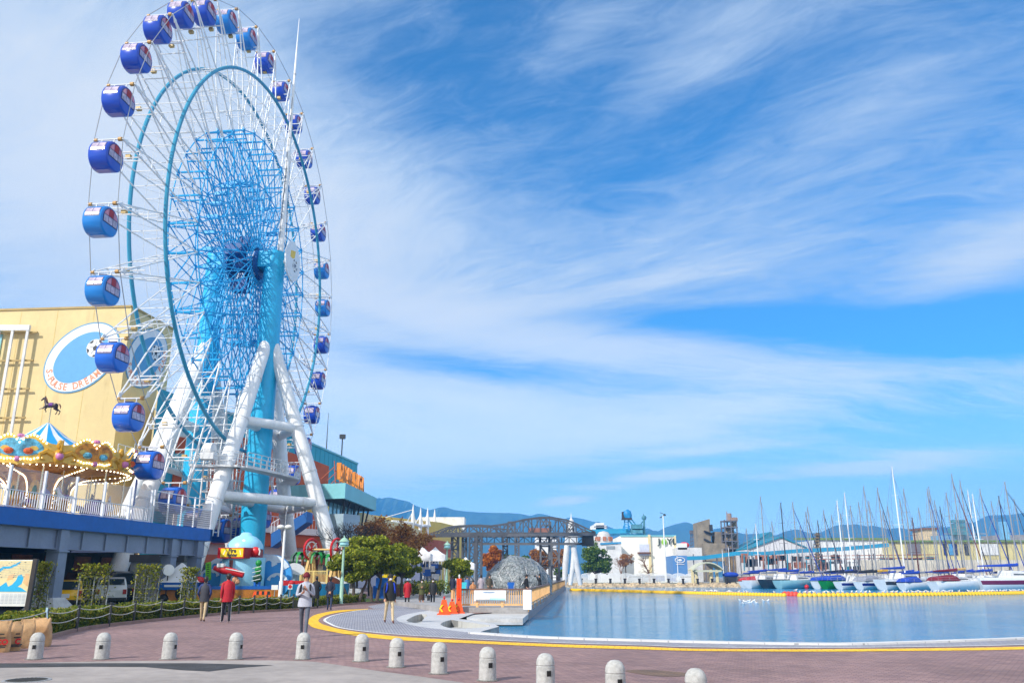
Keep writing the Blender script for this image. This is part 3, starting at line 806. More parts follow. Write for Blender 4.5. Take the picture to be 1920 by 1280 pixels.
# pillars, legs and their bracing
PIL = {}
for s, dd in ((1, 2.75), (-1, -2.75)):
    base = WC + WN * dd; base = Vector((base.x, base.y, 0)); PIL[s] = base
    mb = MB(); mb.lathe(base, [(1.05, 0), (1.05, 8), (0.90, 30.2), (0.0, 30.2)], 32); wobj('pillar', mb, CYAN, True)
    mb = MB()
    for z in (4.6, 10.2, 15.8, 21.5): mb.lathe(base, [(1.055 - z * 0.004, z), (1.065 - z * 0.004, z + 0.02), (1.065 - z * 0.004, z + 0.06), (1.055 - z * 0.004, z + 0.08)], 32)
    OS('weld_seam', mb, CYAN, FW, True)
    mb = MB(); mb.box(base + ZU * 29.4 - WN * s * 0.85, (1.5, 1.7, 1.5), math.atan2(WN.y, WN.x)); wobj('bearing_housing', mb, CYAN)
    top, legs = base + ZU * 21.4, {}
    for nm, dr, sl in (('n', -WT, 0.530), ('f', WT, 0.520), ('o', WN * s, 0.385)):
        foot = base + dr * (21.4 * sl)
        a = top + dr * 0.5
        mb = MB(); mb.tube([a, a.lerp(foot, 0.04), foot], [0.52, 0.56, 0.66], 20); wobj('leg', mb, WHITE, True)
        mb = MB()
        for f in (0.16, 0.34, 0.52, 0.66, 0.82):
            p = a.lerp(foot, f); mb.tube([p, p + (foot - a).normalized() * 0.14], 0.60 + 0.10 * f, 20)
        OS('leg_flange', mb, WHITE2, FW)
        mb = MB(); mb.lathe(foot, [(1.5, 0), (1.5, 0.5), (1.1, 0.8), (0.0, 0.8)], 16); wobj('leg_footing', mb, CONC)
        legs[nm] = (a, foot)
    for z in (7.65, 14.0):
        pts = {}
        for nm, (a, b) in legs.items(): pts[nm] = a.lerp(b, (a.z - z) / (a.z - b.z))
        for x, y in (('n', 'o'), ('o', 'f'), ('n', 'f')):
            mb = MB(); mb.tube([pts[x], pts[y]], 0.40, 16); wobj('tie_tube', mb, WHITE, True)
# mast and round sign on the near pillar
mast0 = PIL[1] + WN * 0.45 + ZU * 29.8
mb = MB(); mb.tube([mast0, mast0 + ZU * 12, mast0 + ZU * 12.02, mast0 + ZU * 19, mast0 + ZU * 25.4], [0.30, 0.22, 0.17, 0.12, 0.03], 12); wobj('mast', mb, WHITE, True)
mb = MB()
for z in (6.3, 12.0, 19.0): mb.lathe(mast0 + ZU * z, [(0.30 - z * 0.008, 0), (0.30 - z * 0.008, 0.10)], 12)
OS('mast_collar', mb, STEEL, FW)
mb = MB()
for z in (12, 19):
    for e in (-1, 1): mb.tube([mast0 + ZU * z, PIL[1] + WT * (0.9 * e) + ZU * 30 + WN * 0.6], 0.02, 4)
OS('guy_wire', mb, DARK, FW)
DB = M('sign_sky_blue', srgb(120, 176, 214), 0.5, var=0.04); SIGNW = M('sign_white', (0.80, 0.81, 0.82), 0.5, var=0.03)
BALLW = M('ball_white', (0.78, 0.78, 0.78), 0.5, var=0.02); BALLK = M('ball_black', (0.02, 0.022, 0.03), 0.5)
SYEL = M('sign_yellow', srgb(240, 196, 60), 0.5)
def football(mb, c, X, Y, r, mw, mk):
    """flat painted football"""
    c = Vector(c); Z = X.cross(Y)
    P = lambda a, q, o: c + X * (math.cos(a) * q) + Y * (math.sin(a) * q) + Z * o
    mb.slab([P(2 * math.pi * i / 24, r, 0) for i in range(24)], Z * 0.012, mw)
    mb.slab([P(math.pi / 2 + 2 * math.pi * i / 5, r * 0.32, 0.013) for i in range(5)], Z * 0.008, mk)
    for i in range(5):
        a = math.pi / 2 + math.pi / 5 + 2 * math.pi * i / 5
        mb.slab([P(a - 0.30, r * 0.985, 0.013), P(a - 0.16, r * 0.72, 0.013), P(a + 0.16, r * 0.72, 0.013), P(a + 0.30, r * 0.985, 0.013)], Z * 0.008, mk)
        b = math.pi / 2 + 2 * math.pi * i / 5
        mb.bar(P(b, r * 0.32, 0.016), P(b, r * 0.72, 0.016), r * 0.05, 0.008, mk, up=Z)
sc_ = WC + WN * 4.35 + ZU * 0.15
sx_ = (WT * 0.75 + WN * 0.66).normalized()      # plate turned a little towards the plaza
sn = Vector((sx_.y, -sx_.x, 0))
mb = MB(); q = sc_
P_ = lambda a, r, o: q + sx_ * (math.cos(a) * r) + ZU * (math.sin(a) * r) + sn * o
sx_ = WT; sn = WN
mb.slab([P_(2 * math.pi * i / 40, 1.85, 0) for i in range(40)], sn * 0.12, 0)
mb.slab([P_(2 * math.pi * i / 40, 1.45, 0.122) for i in range(40)], sn * 0.012, 1)
football(mb, P_(-0.5, 0.55, 0.136), sx_, ZU, 0.62, 2, 3)
mb.slab([P_(a, r, 0.136) for a, r in ((1.2, 1.2), (2.3, 1.1), (2.9, 0.8), (2.2, 0.25), (1.0, 0.5))], sn * 0.01, 4)
wobj('round_sign', mb, [SIGNW, SIGNW, BALLW, BALLK, SYEL])
mb = MB(); mb.tube([PIL[1] + ZU * 29.3, sc_], 0.22, 8); wobj('sign_bracket', mb, WHITE)
# service walkway round the near legs
def walkway(pts, z, w, name):
    mb = MB()
    for a, b in zip(pts, pts[1:]):
        a, b = Vector((a[0], a[1], z)), Vector((b[0], b[1], z))
        mb.bar(a, b, w, 0.16)
        d = (b - a).normalized(); sd = Vector((-d.y, d.x, 0))
        for e in (-1, 1):
            n = max(1, int((b - a).length / 0.9))
            for i in range(n + 1):
                p = a.lerp(b, i / n) + sd * (e * w / 2); mb.tube([p, p + ZU * 1.1], 0.03, 4)
            for h in (0.4, 0.75, 1.1): mb.tube([a + sd * (e * w / 2) + ZU * h, b + sd * (e * w / 2) + ZU * h], 0.026, 4)
    wobj(name, mb, WHITE2)
b_ = PIL[1]
walkway([b_ + Vector((-3.0, -7.0, 0)), b_ + Vector((0.6, -6.6, 0)), b_ + Vector((1.9, -2.0, 0)), b_ + Vector((2.6, 1.6, 0)), b_ + Vector((0.8, 6.5, 0))], 9.9, 1.3, 'service_walkway')
b_ = PIL[-1]
walkway([b_ + Vector((-2.0, -9.0, 0)), b_ + Vector((-1.4, -2.0, 0)), b_ + Vector((-1.6, 5.0, 0))], 10.3, 1.3, 'service_walkway')
# machine frames, cable tray and stairs at the foot
mb = MB()
for y in (-6.6, -5.4): 
    for x in (-2.2, -1.0):
        p = PIL[1] + Vector((x, y, 4.7)); mb.tube([p, p + ZU * 6.5], 0.07, 5)
for z in range(5, 11): 
    mb.tube([PIL[1] + Vector((-2.2, -6.6, z)), PIL[1] + Vector((-1.0, -5.4, z + 0.9))], 0.04, 4); mb.box(PIL[1] + Vector((-1.6, -6.0, z)), (1.3, 1.3, 0.05))
wobj('stair_tower', mb, WHITE2)
mb = MB(); p = PIL[1] + Vector((-1.25, -0.45, 0))
for e in (0, 0.35): mb.tube([p + Vector((-e, -e * 0.3, 0)), p + Vector((-e, -e * 0.3, 9.6))], 0.05, 5)
for z in range(2, 48): mb.tube([p + ZU * (z * 0.2), p + Vector((-0.35, -0.105, z * 0.2))], 0.02, 4)
wobj('ladder', mb, STEEL)
mb = MB()
for s in (-1, 1):
    for k in range(3):
        mb = MB(); c = PIL[s] - WT * (5.6 + k * 0.9) - WN * s * 0.9 + ZU * (10.6 + k * 0.25)
        mb.lathe(c, [(0.0, -0.3), (0.55, -0.3), (0.55, 0.3), (0.0, 0.3)], 14, axis=WN); mb.box(c - ZU * 0.5, (1.0, 1.1, 0.5))
wobj('drive_wheel', mb, WHITE2)
mb = MB(); c = PIL[1] + WN * 5.6 + WT * 1.0 + ZU * 5.2
for k in range(3): mb.box(c + Vector((0.3, 0, k * 0.45)), (0.9, 1.4, 0.10), mat=Matrix.Rotation(R(24), 3, 'Y'))
wobj('flood_lamps', mb, STEEL)

# ------------------------------------------------------------------ gondolas
ROYAL = M('royal_blue_gloss', srgb(14, 68, 184), 0.28, var=0.0, coat=0.3)
AZURE = M('azure_gloss', srgb(20, 124, 206), 0.28, var=0.0, coat=0.3)
ROYAL_LIT = M('royal_blue_lit_gloss', srgb(14, 96, 204), 0.28, var=0.0, coat=0.3)  # royal blue with the light painted in, for the lower left gondolas
PANE = M('gondola_pane', srgb(186, 172, 194), 0.10, var=0.30, scale=2.6, spec=0.8)
PANEP = M('gondola_pane_pink', srgb(206, 130, 150), 0.12, var=0.16, scale=2.2, spec=0.8)
DOORR = M('gondola_red', srgb(170, 18, 30), 0.4, var=0.08)
GN = 28
def gprof(a, r=1.0):
    c, s_ = math.cos(a), math.sin(a)
    q = 1.0 if s_ < 0 else 0.97
    return Vector((0, r * 1.0 * math.copysign(abs(c) ** 0.93, c), r * q * math.copysign(abs(s_) ** 0.93, s_) - 1.28))
def make_gondola(body):
    t = T('gondola', '', 'gondola')
    mb = MB(); secs = [(-0.66, 0.86), (-0.64, 0.95), (-0.58, 1.0), (0.58, 1.0), (0.64, 0.95), (0.66, 0.86)]
    vs = []
    for x, r_ in secs:
        for i in range(GN):
            p = gprof(2 * math.pi * i / GN, r_); vs.append(Vector((x, p.y, p.z)))
    fs = [tuple(range(GN - 1, -1, -1)), tuple(range(5 * GN, 6 * GN))]
    for j in range(5):
        for i in range(GN): fs.append((j * GN + i, j * GN + (i + 1) % GN, (j + 1) * GN + (i + 1) % GN, (j + 1) * GN + i))
    mb.add(vs, fs); cab = O('cabin', mb, body, t, smooth=True, world=False)
    mb = MB(); mb.box((0, 0, -2.235), (0.9, 0.5, 0.10)); O('skid', mb, body, t, world=False)
    mb = MB(); mb.box((0, 0, -0.28), (0.5, 0.5, 0.06)); O('roof_hatch', mb, NAVY, t, world=False)
    for sy in (-1, 1):                                  # long windows in the curved sides
        mb = MB()
        def strip(a0, a1, x0, x1, r_, mi):
            n = 6
            for i in range(n):
                qa, qb = a0 + (a1 - a0) * i / n, a0 + (a1 - a0) * (i + 1) / n
                pa, pb = gprof(qa, r_), gprof(qb, r_)
                f = [(x0, sy * pa.y, pa.z), (x1, sy * pa.y, pa.z), (x1, sy * pb.y, pb.z), (x0, sy * pb.y, pb.z)]
                mb.quad(*(f if sy < 0 else f[::-1]), mi)
        strip(R(0), R(40), -0.50, 0.50, 1.010, 0)
        strip(R(3), R(37), -0.46, -0.03, 1.016, 1); strip(R(3), R(37), 0.01, 0.46, 1.016, 1)
        O('side_window', mb, [NAVY, PANE], t, world=False)
    for sx in (-1, 1):                                  # glazed upper half of the round ends
        mb = MB(); x = 0.665 * sx
        def pan(pts, off, mi): mb.slab([(x + off * sx, p[0], p[1] - 1.28) for p in pts], (0.012 * sx, 0, 0), mi)
        arc = lambda y0, y1, r_, n=5: [(y0 + (y1 - y0) * i / n, math.sqrt(max(0, r_ ** 2 - (y0 + (y1 - y0) * i / n) ** 2))) for i in range(n + 1)]
        pan([(-0.80, -0.26)] + [(0.80, -0.26)] + arc(0.80, -0.80, 0.84, 16), 0.0, 0)
        for (y0, y1, mu, ml) in ((-0.74, -0.27, 2, 1), (-0.22, 0.22, 3, 1), (0.27, 0.74, 2, 1)):
            pan([(y0, -0.21), (y1, -0.21), (y1, 0.24), (y0, 0.24)], 0.013, ml)
            pan([(y0, 0.29), (y1, 0.29)] + arc(y1, y0, 0.80), 0.013, mu)
        O('end_window', mb, [NAVY, PANE, PANEP, DOORR], t, world=False)
    mb = MB(); mb.tube([(-1.05, 0, 0), (1.05, 0, 0)], 0.05, 8)
    for e in (-0.42, 0.42): mb.tube([(e, 0, 0), (e, 0, -0.34)], 0.045, 6)
    O('hanger', mb, WHITE2, t, world=False)
    mb = MB(); mb.lathe((0.70, 0, 0), [(0.0, 0), (0.14, 0), (0.14, 0.22), (0.0, 0.22)], 10, axis=(1, 0, 0)); mb.lathe((-0.94, 0, 0), [(0.0, 0), (0.11, 0), (0.11, 0.18), (0.0, 0.18)], 10, axis=(1, 0, 0))
    OS('bearing', mb, M('bearing_ochre', srgb(186, 140, 70), 0.5), t, world=False)
    return t
gz_ = math.atan2(WN.y, WN.x)
ORD = ['', 'first', 'second', 'third', 'fourth', 'fifth', 'sixth', 'seventh', 'eighth', 'ninth', 'tenth', 'eleventh', 'twelfth', 'thirteenth', 'fourteenth', 'fifteenth', 'sixteenth']
proto = {}
for k in range(-12, 20):
    key = 'azure' if k in (1, 2, -6, -7, 9, 10) else ('bright blue' if k in (-8, -9, -10, -11, -12, 19) else 'royal blue')  # the bright blue ones are royal blue, brightened as if lit
    p = wp(k, WR, 0)
    if k == 3: lb = 'royal blue gondola at the very top of the ferris wheel'
    elif k < 3: lb = '%s gondola, %s below the top on the left side of the wheel' % (key, ORD[3 - k])
    elif k == 19: lb = 'lit-toned royal blue gondola at the bottom of the wheel, right of the deck end'
    else: lb = '%s gondola, %s below the top on the right side of the wheel' % (key, ORD[k - 3])
    if key not in proto:
        g = make_gondola({'azure': AZURE, 'bright blue': ROYAL_LIT, 'royal blue': ROYAL}[key]); proto[key] = g
        g.location = p; g.rotation_euler = (0, 0, gz_); g['label'] = lb; g['group'] = 'gondolas of the ferris wheel'
    else: copy_tree(proto[key], p, gz_, lb)

# ================================================================== RAISED DECK
DA, DBp = Vector((-22.96, 37.9, 0)), Vector((-20.3, 57.0, 0))
DDIR = (DBp - DA).normalized(); DNR = Vector((DDIR.y, -DDIR.x, 0))   # DNR points to the plaza
DZ = 4.74
def dk(s, o=0.0, z=0.0): return DA + DDIR * s + DNR * o + ZU * z    # s along the edge, o towards the plaza
DL = (DBp - DA).length + 0.6
deck = T('parking_deck', 'raised deck with blue edge beam on grey steel columns, cars parked beneath', 'parking deck', dk(5))
DCON = M('deck_concrete', (0.36, 0.36, 0.37), 0.85, var=0.15)
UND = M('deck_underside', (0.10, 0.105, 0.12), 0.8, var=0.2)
mb = MB(); e = [dk(-30, -0.3), dk(DL - 0.2, -0.3), dk(DL - 0.2, -3.2), dk(12, -3.2), dk(12, -32), dk(-30, -32)]
mb.prism([(p.x, p.y) for p in e], DZ - 0.45, DZ - 0.02); O('deck_slab', mb, DCON, deck)
mb = MB(); e = [dk(11.99, -8.2), dk(34, -8.2), dk(34, -32), dk(11.99, -32)]
mb.prism([(p.x, p.y) for p in e], DZ - 0.45, DZ - 0.02); O('deck_slab', mb, DCON, deck)
mb = MB(); mb.slab([dk(-30, -13.5, 0.1), dk(33, -13.5, 0.1), dk(33, -13.5, DZ - 0.46), dk(-30, -13.5, DZ - 0.46)], -DNR * 0.2); O('dark_backing', mb, M('garage_shade_black', (0.05, 0.052, 0.06), 0.9, var=0.25), deck)  # near-black backing added, its colour stands for deep shade under the deck
mb = MB()
for k in range(12): mb.slab([dk(-8 + k * 3.3, -13.44, 1.9), dk(-6 + k * 3.3, -13.44, 1.9), dk(-6 + k * 3.3, -13.44, 3.2), dk(-8 + k * 3.3, -13.44, 3.2)], -DNR * 0.04)
OS('rear_shop_panel', mb, M('garage_panel', srgb(150, 84, 54), 0.7, var=0.4), deck)
mb = MB(); mb.slab([dk(-30, 0, DZ - 0.72), dk(DL, 0, DZ - 0.72), dk(DL, 0, DZ + 0.06), dk(-30, 0, DZ + 0.06)], -DNR * 0.28)
mb.slab([dk(DL, 0, DZ - 0.72), dk(DL, -3.4, DZ - 0.72), dk(DL, -3.4, DZ + 0.06), dk(DL, 0, DZ + 0.06)], -DDIR * 0.28)
O('edge_beam', mb, BLUE, deck)
mb = MB()
mb.slab([dk(-30, -0.35, DZ - 1.70), dk(DL - 0.3, -0.35, DZ - 1.70), dk(DL - 0.3, -0.35, DZ - 0.72), dk(-30, -0.35, DZ - 0.72)], -DNR * 0.04)
for z in (DZ - 1.70, DZ - 0.76): mb.slab([dk(-30, -0.20, z), dk(DL - 0.3, -0.20, z), dk(DL - 0.3, -0.52, z), dk(-30, -0.52, z)], ZU * 0.04)
for s in range(-28, 20, 2):
    mb.bar(dk(s + 0.6, -0.27, DZ - 1.66), dk(s + 0.6, -0.27, DZ - 0.78), 0.03, 0.14)
O('girder', mb, GREYST, deck)
COLS = [-7.4, 4.9, 15.4, 18.6]
for i, s in enumerate(COLS):
    mb = MB(); w = 0.66
    mb.box(dk(s, -0.42, DZ / 2 - 0.45), (w, w, DZ - 1.0), math.atan2(DDIR.y, DDIR.x)); mb.box(dk(s, -0.42, DZ - 1.78), (w + 0.14, w + 0.14, 0.08), math.atan2(DDIR.y, DDIR.x))
    mb.box(dk(s, -0.42, DZ - 1.22), (w - 0.02, w - 0.02, 0.96), math.atan2(DDIR.y, DDIR.x))
    col = O('column', mb, GREYST, deck)
    mb = MB(); b = dk(s, -0.42); rz = math.atan2(DDIR.y, DDIR.x)
    m3 = Matrix.Rotation(rz, 3, 'Z')
    lo, hi = 0.95, 0.45
    mb.add([b + m3 @ Vector((x * lo, y * lo, 0.06)) for x, y in ((-1, -1), (1, -1), (1, 1), (-1, 1))] + [b + m3 @ Vector((x * hi, y * hi, 0.75)) for x, y in ((-1, -1), (1, -1), (1, 1), (-1, 1))],
           [(3, 2, 1, 0), (4, 5, 6, 7), (0, 1, 5, 4), (1, 2, 6, 5), (2, 3, 7, 6), (3, 0, 4, 7)])
    O('column_base', mb, CONC, deck)
for k, s in enumerate((-7.4, 4.9, 15.4)):
    mb = MB(); mb.bar(dk(s, -0.6, DZ - 1.1), dk(s, -31, DZ - 1.1), 0.35, 0.9); O('cross_girder', mb, M('dark_blue_steel', srgb(34, 48, 88), 0.6), deck)
mb = MB()
for o in (-4, -7.5, -11, -16, -22):
    mb.bar(dk(-30, o, DZ - 0.75), dk(11.8 if o < -3.3 else DL - 0.4, o, DZ - 0.75), 0.25, 0.55)
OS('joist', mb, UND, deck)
for s in (-7.4, 1.5, 4.9, 10.5):
    for o in (-9, -18):
        mb = MB(); mb.box(dk(s, o, 2.2), (0.5, 0.5, 4.2), rz); O('column', mb, M('dark_blue_steel', (0, 0, 0)), deck)
mb = MB()
for s in (-6, 0.5, 8): mb.bar(dk(s, -2.2, DZ - 0.62), dk(s + 3.5, -2.2, DZ - 0.62), 0.12, 0.08)
OS('strip_light', mb, WHITE2, deck)
struct(sheet([dk(-32, -0.9), dk(24, -0.9), dk(24, -40), dk(-32, -40)], 0.09, 'parking_floor', M('parking_asphalt', (0.15, 0.15, 0.155), 0.85, var=0.2)))
# white railing along the deck edge
RAILW = M('railing_white', (0.76, 0.77, 0.82), 0.45, var=0.06)
SCREEN = bpy.data.materials.new('clear_screen'); SCREEN.use_nodes = True
q = NT(SCREEN.node_tree); tb = q.n('ShaderNodeBsdfTransparent'); mx = q.n('ShaderNodeMixShader'); mx.inputs[0].default_value = 0.14
pb_ = SCREEN.node_tree.nodes['Principled BSDF']; pb_.inputs['Base Color'].default_value = (0.7, 0.72, 0.8, 1); pb_.inputs['Roughness'].default_value = 0.1
SCREEN.node_tree.links.new(tb.outputs[0], mx.inputs[1]); SCREEN.node_tree.links.new(pb_.outputs[0], mx.inputs[2]); SCREEN.node_tree.links.new(mx.outputs[0], SCREEN.node_tree.nodes['Material Output'].inputs[0])
rl = T('deck_railing', 'long white baluster railing with clear screen along the blue deck edge', 'railing', dk(0, -0.15, DZ + 0.06))
ss = [-9, -6.6, -4.2, -1.8, 0.5, 2.9, 5.3, 7.7, 10.1, 12.3]
for i, s in enumerate(ss):
    mb = MB(); mb.bar(dk(s, -0.14, DZ + 0.06), dk(s, -0.14, DZ + 1.95), 0.11); O('post', mb, RAILW, rl)
    if i < len(ss) - 1:
        mb = MB(); s1 = ss[i + 1]
        for z in (DZ + 0.12, DZ + 0.86): mb.bar(dk(s + 0.06, -0.14, z), dk(s1 - 0.06, -0.14, z), 0.05, 0.045)
        n = 14
        for k in range(1, n): mb.bar(dk(s + (s1 - s) * k / n, -0.14, DZ + 0.18), dk(s + (s1 - s) * k / n, -0.14, DZ + 0.85), 0.028, 0.028)
        O('panel', mb, RAILW, rl)
        mb = MB(); mb.slab([dk(s + 0.07, -0.13, DZ + 0.90), dk(s1 - 0.07, -0.13, DZ + 0.90), dk(s1 - 0.07, -0.13, DZ + 1.9), dk(s + 0.07, -0.13, DZ + 1.9)], -DNR * 0.01)
        O('screen', mb, SCREEN, rl)
MESHG = M('grey_mesh', (0.20, 0.21, 0.27), 0.6, var=0.1)
rl2 = T('mesh_railing', 'white framed railing with grey mesh panels at the right end of the deck', 'railing', dk(13, -0.15, DZ + 0.06))
ss = [12.6, 14.2, 15.8, 17.4, DL - 0.15]
for i, s in enumerate(ss):
    mb = MB(); mb.bar(dk(s, -0.14, DZ + 0.06), dk(s, -0.14, DZ + 2.0), 0.08); O('post', mb, RAILW, rl2)
    if i < len(ss) - 1:
        s1 = ss[i + 1]; mb = MB()
        for z in (DZ + 1.3, DZ + 1.95): mb.bar(dk(s, -0.14, z), dk(s1, -0.14, z), 0.05)
        O('rail', mb, RAILW, rl2)
        mb = MB(); n = int((s1 - s) / 0.13)
        for k in range(1, n): mb.bar(dk(s + (s1 - s) * k / n, -0.14, DZ + 0.12), dk(s + (s1 - s) * k / n, -0.14, DZ + 1.27), 0.03, 0.03)
        for k in range(1, 9): mb.bar(dk(s, -0.14, DZ + 0.12 + k * 0.13), dk(s1, -0.14, DZ + 0.12 + k * 0.13), 0.028, 0.028)
        O('mesh_panel', mb, MESHG, rl2)
# boarding gate cabin between the railings and a tall grille at the left
gt = T('entry_gate', 'tall pale caged gate of thin bars between the two deck railings', 'gate', dk(12.4, -1, DZ))
mb = MB()
for k in range(9):
    p = dk(11.2 + k * 0.16, -0.5 - k * 0.1, DZ); mb.tube([p, p + ZU * 2.3], 0.022, 4)
for z in (0.3, 1.2, 2.3): mb.tube([dk(11.2, -0.5, DZ + z), dk(12.5, -1.3, DZ + z)], 0.03, 4)
O('grille', mb, RAILW, gt)
mb = MB(); mb.slab([dk(11.3, -0.62, DZ + 0.1), dk(12.4, -1.32, DZ + 0.1), dk(12.4, -1.32, DZ + 1.9), dk(11.3, -0.62, DZ + 1.9)], -DNR * 0.03); O('panel', mb, M('frosted_panel', (0.62, 0.64, 0.68), 0.3, var=0.1), gt)
mb = MB(); mb.tube([dk(11.1, -0.5, DZ), dk(11.1, -0.5, DZ + 2.45), dk(12.5, -1.35, DZ + 2.45), dk(12.5, -1.35, DZ)], 0.05, 5); O('frame', mb, NAVY, gt)
ec = T('striped_screen_wall', 'tall white slatted screen at the left edge of the deck behind the railing', 'screen', dk(-8, -6, DZ))
mb = MB()
for k in range(26): mb.bar(dk(-6.6 + k * 0.17, -4.6, DZ), dk(-6.6 + k * 0.17, -4.6, DZ + 3.1), 0.06)
O('slats', mb, RAILW, ec)
mb = MB()
for z in (0.2, 1.6, 3.05): mb.bar(dk(-6.7, -4.66, DZ + z), dk(-2.2, -4.66, DZ + z), 0.07)
O('frame', mb, STEEL, ec)
pb = T('blue_kiosk', 'small blue painted kiosk panel behind the left part of the railing', 'kiosk', dk(0.6, -1.0, DZ))
mb = MB(); mb.box(dk(0.2, -1.0, DZ + 0.62), (1.1, 0.5, 1.2), rz); O('body', mb, BLUE, pb)
mb = MB(); mb.lathe(dk(0.0, -0.76, DZ + 0.7), [(0.28, 0), (0.36, 0), (0.36, 0.03), (0.28, 0.03)], 16, axis=DNR); O('emblem', mb, SIGNW, pb)
# ================================================================== BUILDINGS ON THE LEFT
YWALL = M('yellow_render', srgb(222, 200, 146), 0.85, var=0.06, scale=0.15, bump=0.1, grime=0.40)
TEAL = M('teal_cladding', srgb(36, 158, 178), 0.5, var=0.08, scale=0.25, grime=0.4)
TEALL = M('pale_teal_cladding', srgb(120, 190, 200), 0.5, var=0.06, scale=0.25)
TERRA = M('terracotta_render', srgb(196, 88, 40), 0.8, var=0.10, scale=0.3, grime=0.35)
TERRA2 = M('red_brown_render', srgb(180, 92, 62), 0.8, var=0.08, scale=0.3)
CREAM = M('cream_render', srgb(222, 206, 160), 0.85, var=0.06, scale=0.3)
BEIGEW = M('pinkish_white_render', srgb(226, 212, 206), 0.85, var=0.06, scale=0.3)
GREYB = M('blue_grey_cladding', srgb(150, 174, 190), 0.6, var=0.08, scale=0.4)
# --- yellow hall
y0, y1, y2 = A(-420, 592, 88.6), A(247, 574, 85.0), A(325, 617, 93.6)
YH = y1.z
yb = T('yellow_hall', 'huge plain yellow building with oval football emblems behind the carousel', 'building', (y1.x, y1.y, 0))
mb = MB(); p3_ = Vector((y2.x, y2.y, 0)) + Vector((-60, 5, 0))
mb.prism([(y0.x, y0.y), (y1.x, y1.y), (y2.x, y2.y), (p3_.x, p3_.y)], 0, YH); O('walls', mb, YWALL, yb)
mb = MB()
for a, b in ((y0, y1), (y1, y2)):
    d = (Vector((b.x, b.y, 0)) - Vector((a.x, a.y, 0))).normalized(); nrm = Vector((d.y, -d.x, 0))
    mb.slab([Vector((a.x, a.y, YH - 0.12)), Vector((b.x, b.y, YH - 0.12)), Vector((b.x, b.y, YH + 0.10)), Vector((a.x, a.y, YH + 0.10))], nrm * 0.12)
O('parapet', mb, M('ochre_trim', srgb(176, 150, 92), 0.7), yb)
mb = MB()
for a, b in ((y0, y1), (y1, y2)):
    a, b = Vector((a.x, a.y, 0)), Vector((b.x, b.y, 0)); d = (b - a).normalized(); nrm = Vector((d.y, -d.x, 0)); L_ = (b - a).length
    n = int(L_ / 4.0)
    for k in range(1, n): mb.slab([a + d * (L_ * k / n) + nrm * 0.002, a + d * (L_ * k / n + 0.05) + nrm * 0.002, a + d * (L_ * k / n + 0.05) + nrm * 0.002 + ZU * (YH - .2), a + d * (L_ * k / n) + nrm * 0.002 + ZU * (YH - .2)], nrm * 0.012)
O('panel_joints', mb, M('yellow_joint', srgb(214, 188, 116), 0.85), yb)
def emblem(c, X, a, b, th, words, name):
    """oval sign: white ring with lettering, blue field, football"""
    X = X.normalized(); N_ = X.cross(ZU); Nf = -N_ if False else N_
    c_, s_ = math.cos(th), math.sin(th)
    E1, E2 = X * c_ + ZU * s_, ZU * c_ - X * s_
    el = lambda ra, rb, o, cc=(0, 0), n=64: [c + E1 * (cc[0] + ra * math.cos(2 * math.pi * i / n)) + E2 * (cc[1] + rb * math.sin(2 * math.pi * i / n)) + Nf * o for i in range(n)]
    mb = MB()
    mb.slab(el(a, b, 0), Nf * 0.06, 0); mb.slab(el(a * 0.965, b * 0.95, 0.062), Nf * 0.02, 1); mb.slab(el(a * 0.75, b * 0.68, 0.084, (0, 0)), Nf * 0.02, 2)
    football(mb, c + E1 * (a * 0.38) + E2 * (-b * 0.06) + Nf * 0.108, X, ZU, b * 0.30, 3, 4)
    n = len(words); a0, a1 = math.pi * 0.87, math.pi * 1.86
    for i, ch in enumerate(words):
        if ch == ' ': continue
        # equal arc length along the lower left half of the oval
        t = a0 + (a1 - a0) * i / (n - 1)
        ra, rb = a * 0.855, b * 0.81
        p = c + E1 * (ra * math.cos(t)) + E2 * (rb * math.sin(t)) + Nf * 0.084
        tg = (E1 * (-ra * math.sin(t)) + E2 * (rb * math.cos(t))).normalized()
        add_text(mb, ch, b * 0.30, p, tg, Nf.cross(tg), 6, 0.015, 0.012, sx=0.9)
    return mb
EMB = [M('emblem_rim', srgb(92, 150, 190), 0.6), SIGNW, M('emblem_blue', srgb(92, 160, 206), 0.6, var=0.04), BALLW, BALLK, M('emblem_pale', srgb(160, 205, 226), 0.6), M('emblem_letters', srgb(240, 150, 110), 0.6)]
WORDS = 'S-PULSE DREAM PLAZA'
fx = Vector((y1.x - y0.x, y1.y - y0.y, 0)).normalized()
fr = A(150, 668, 85.0); fr = Vector((fr.x, y0.y + (fr.x - y0.x) * (fx.y / fx.x), fr.z)) + Vector((fx.y, -fx.x, 0)) * 0.01
O('oval_emblem', emblem(fr, fx, 4.5, 3.35, R(40), WORDS, ''), EMB, yb)
gx = Vector((y2.x - y1.x, y2.y - y1.y, 0)).normalized()
ce = A(287, 671, 89.0); t_ = (89.0 - y1.y) / (y2.y - y1.y); ce = Vector((y1.x + (y2.x - y1.x) * t_, 89.0, ce.z)) + Vector((gx.y, -gx.x, 0)) * 0.01
O('oval_emblem', emblem(ce, gx, 4.4, 3.0, R(40), WORDS, ''), EMB, yb)
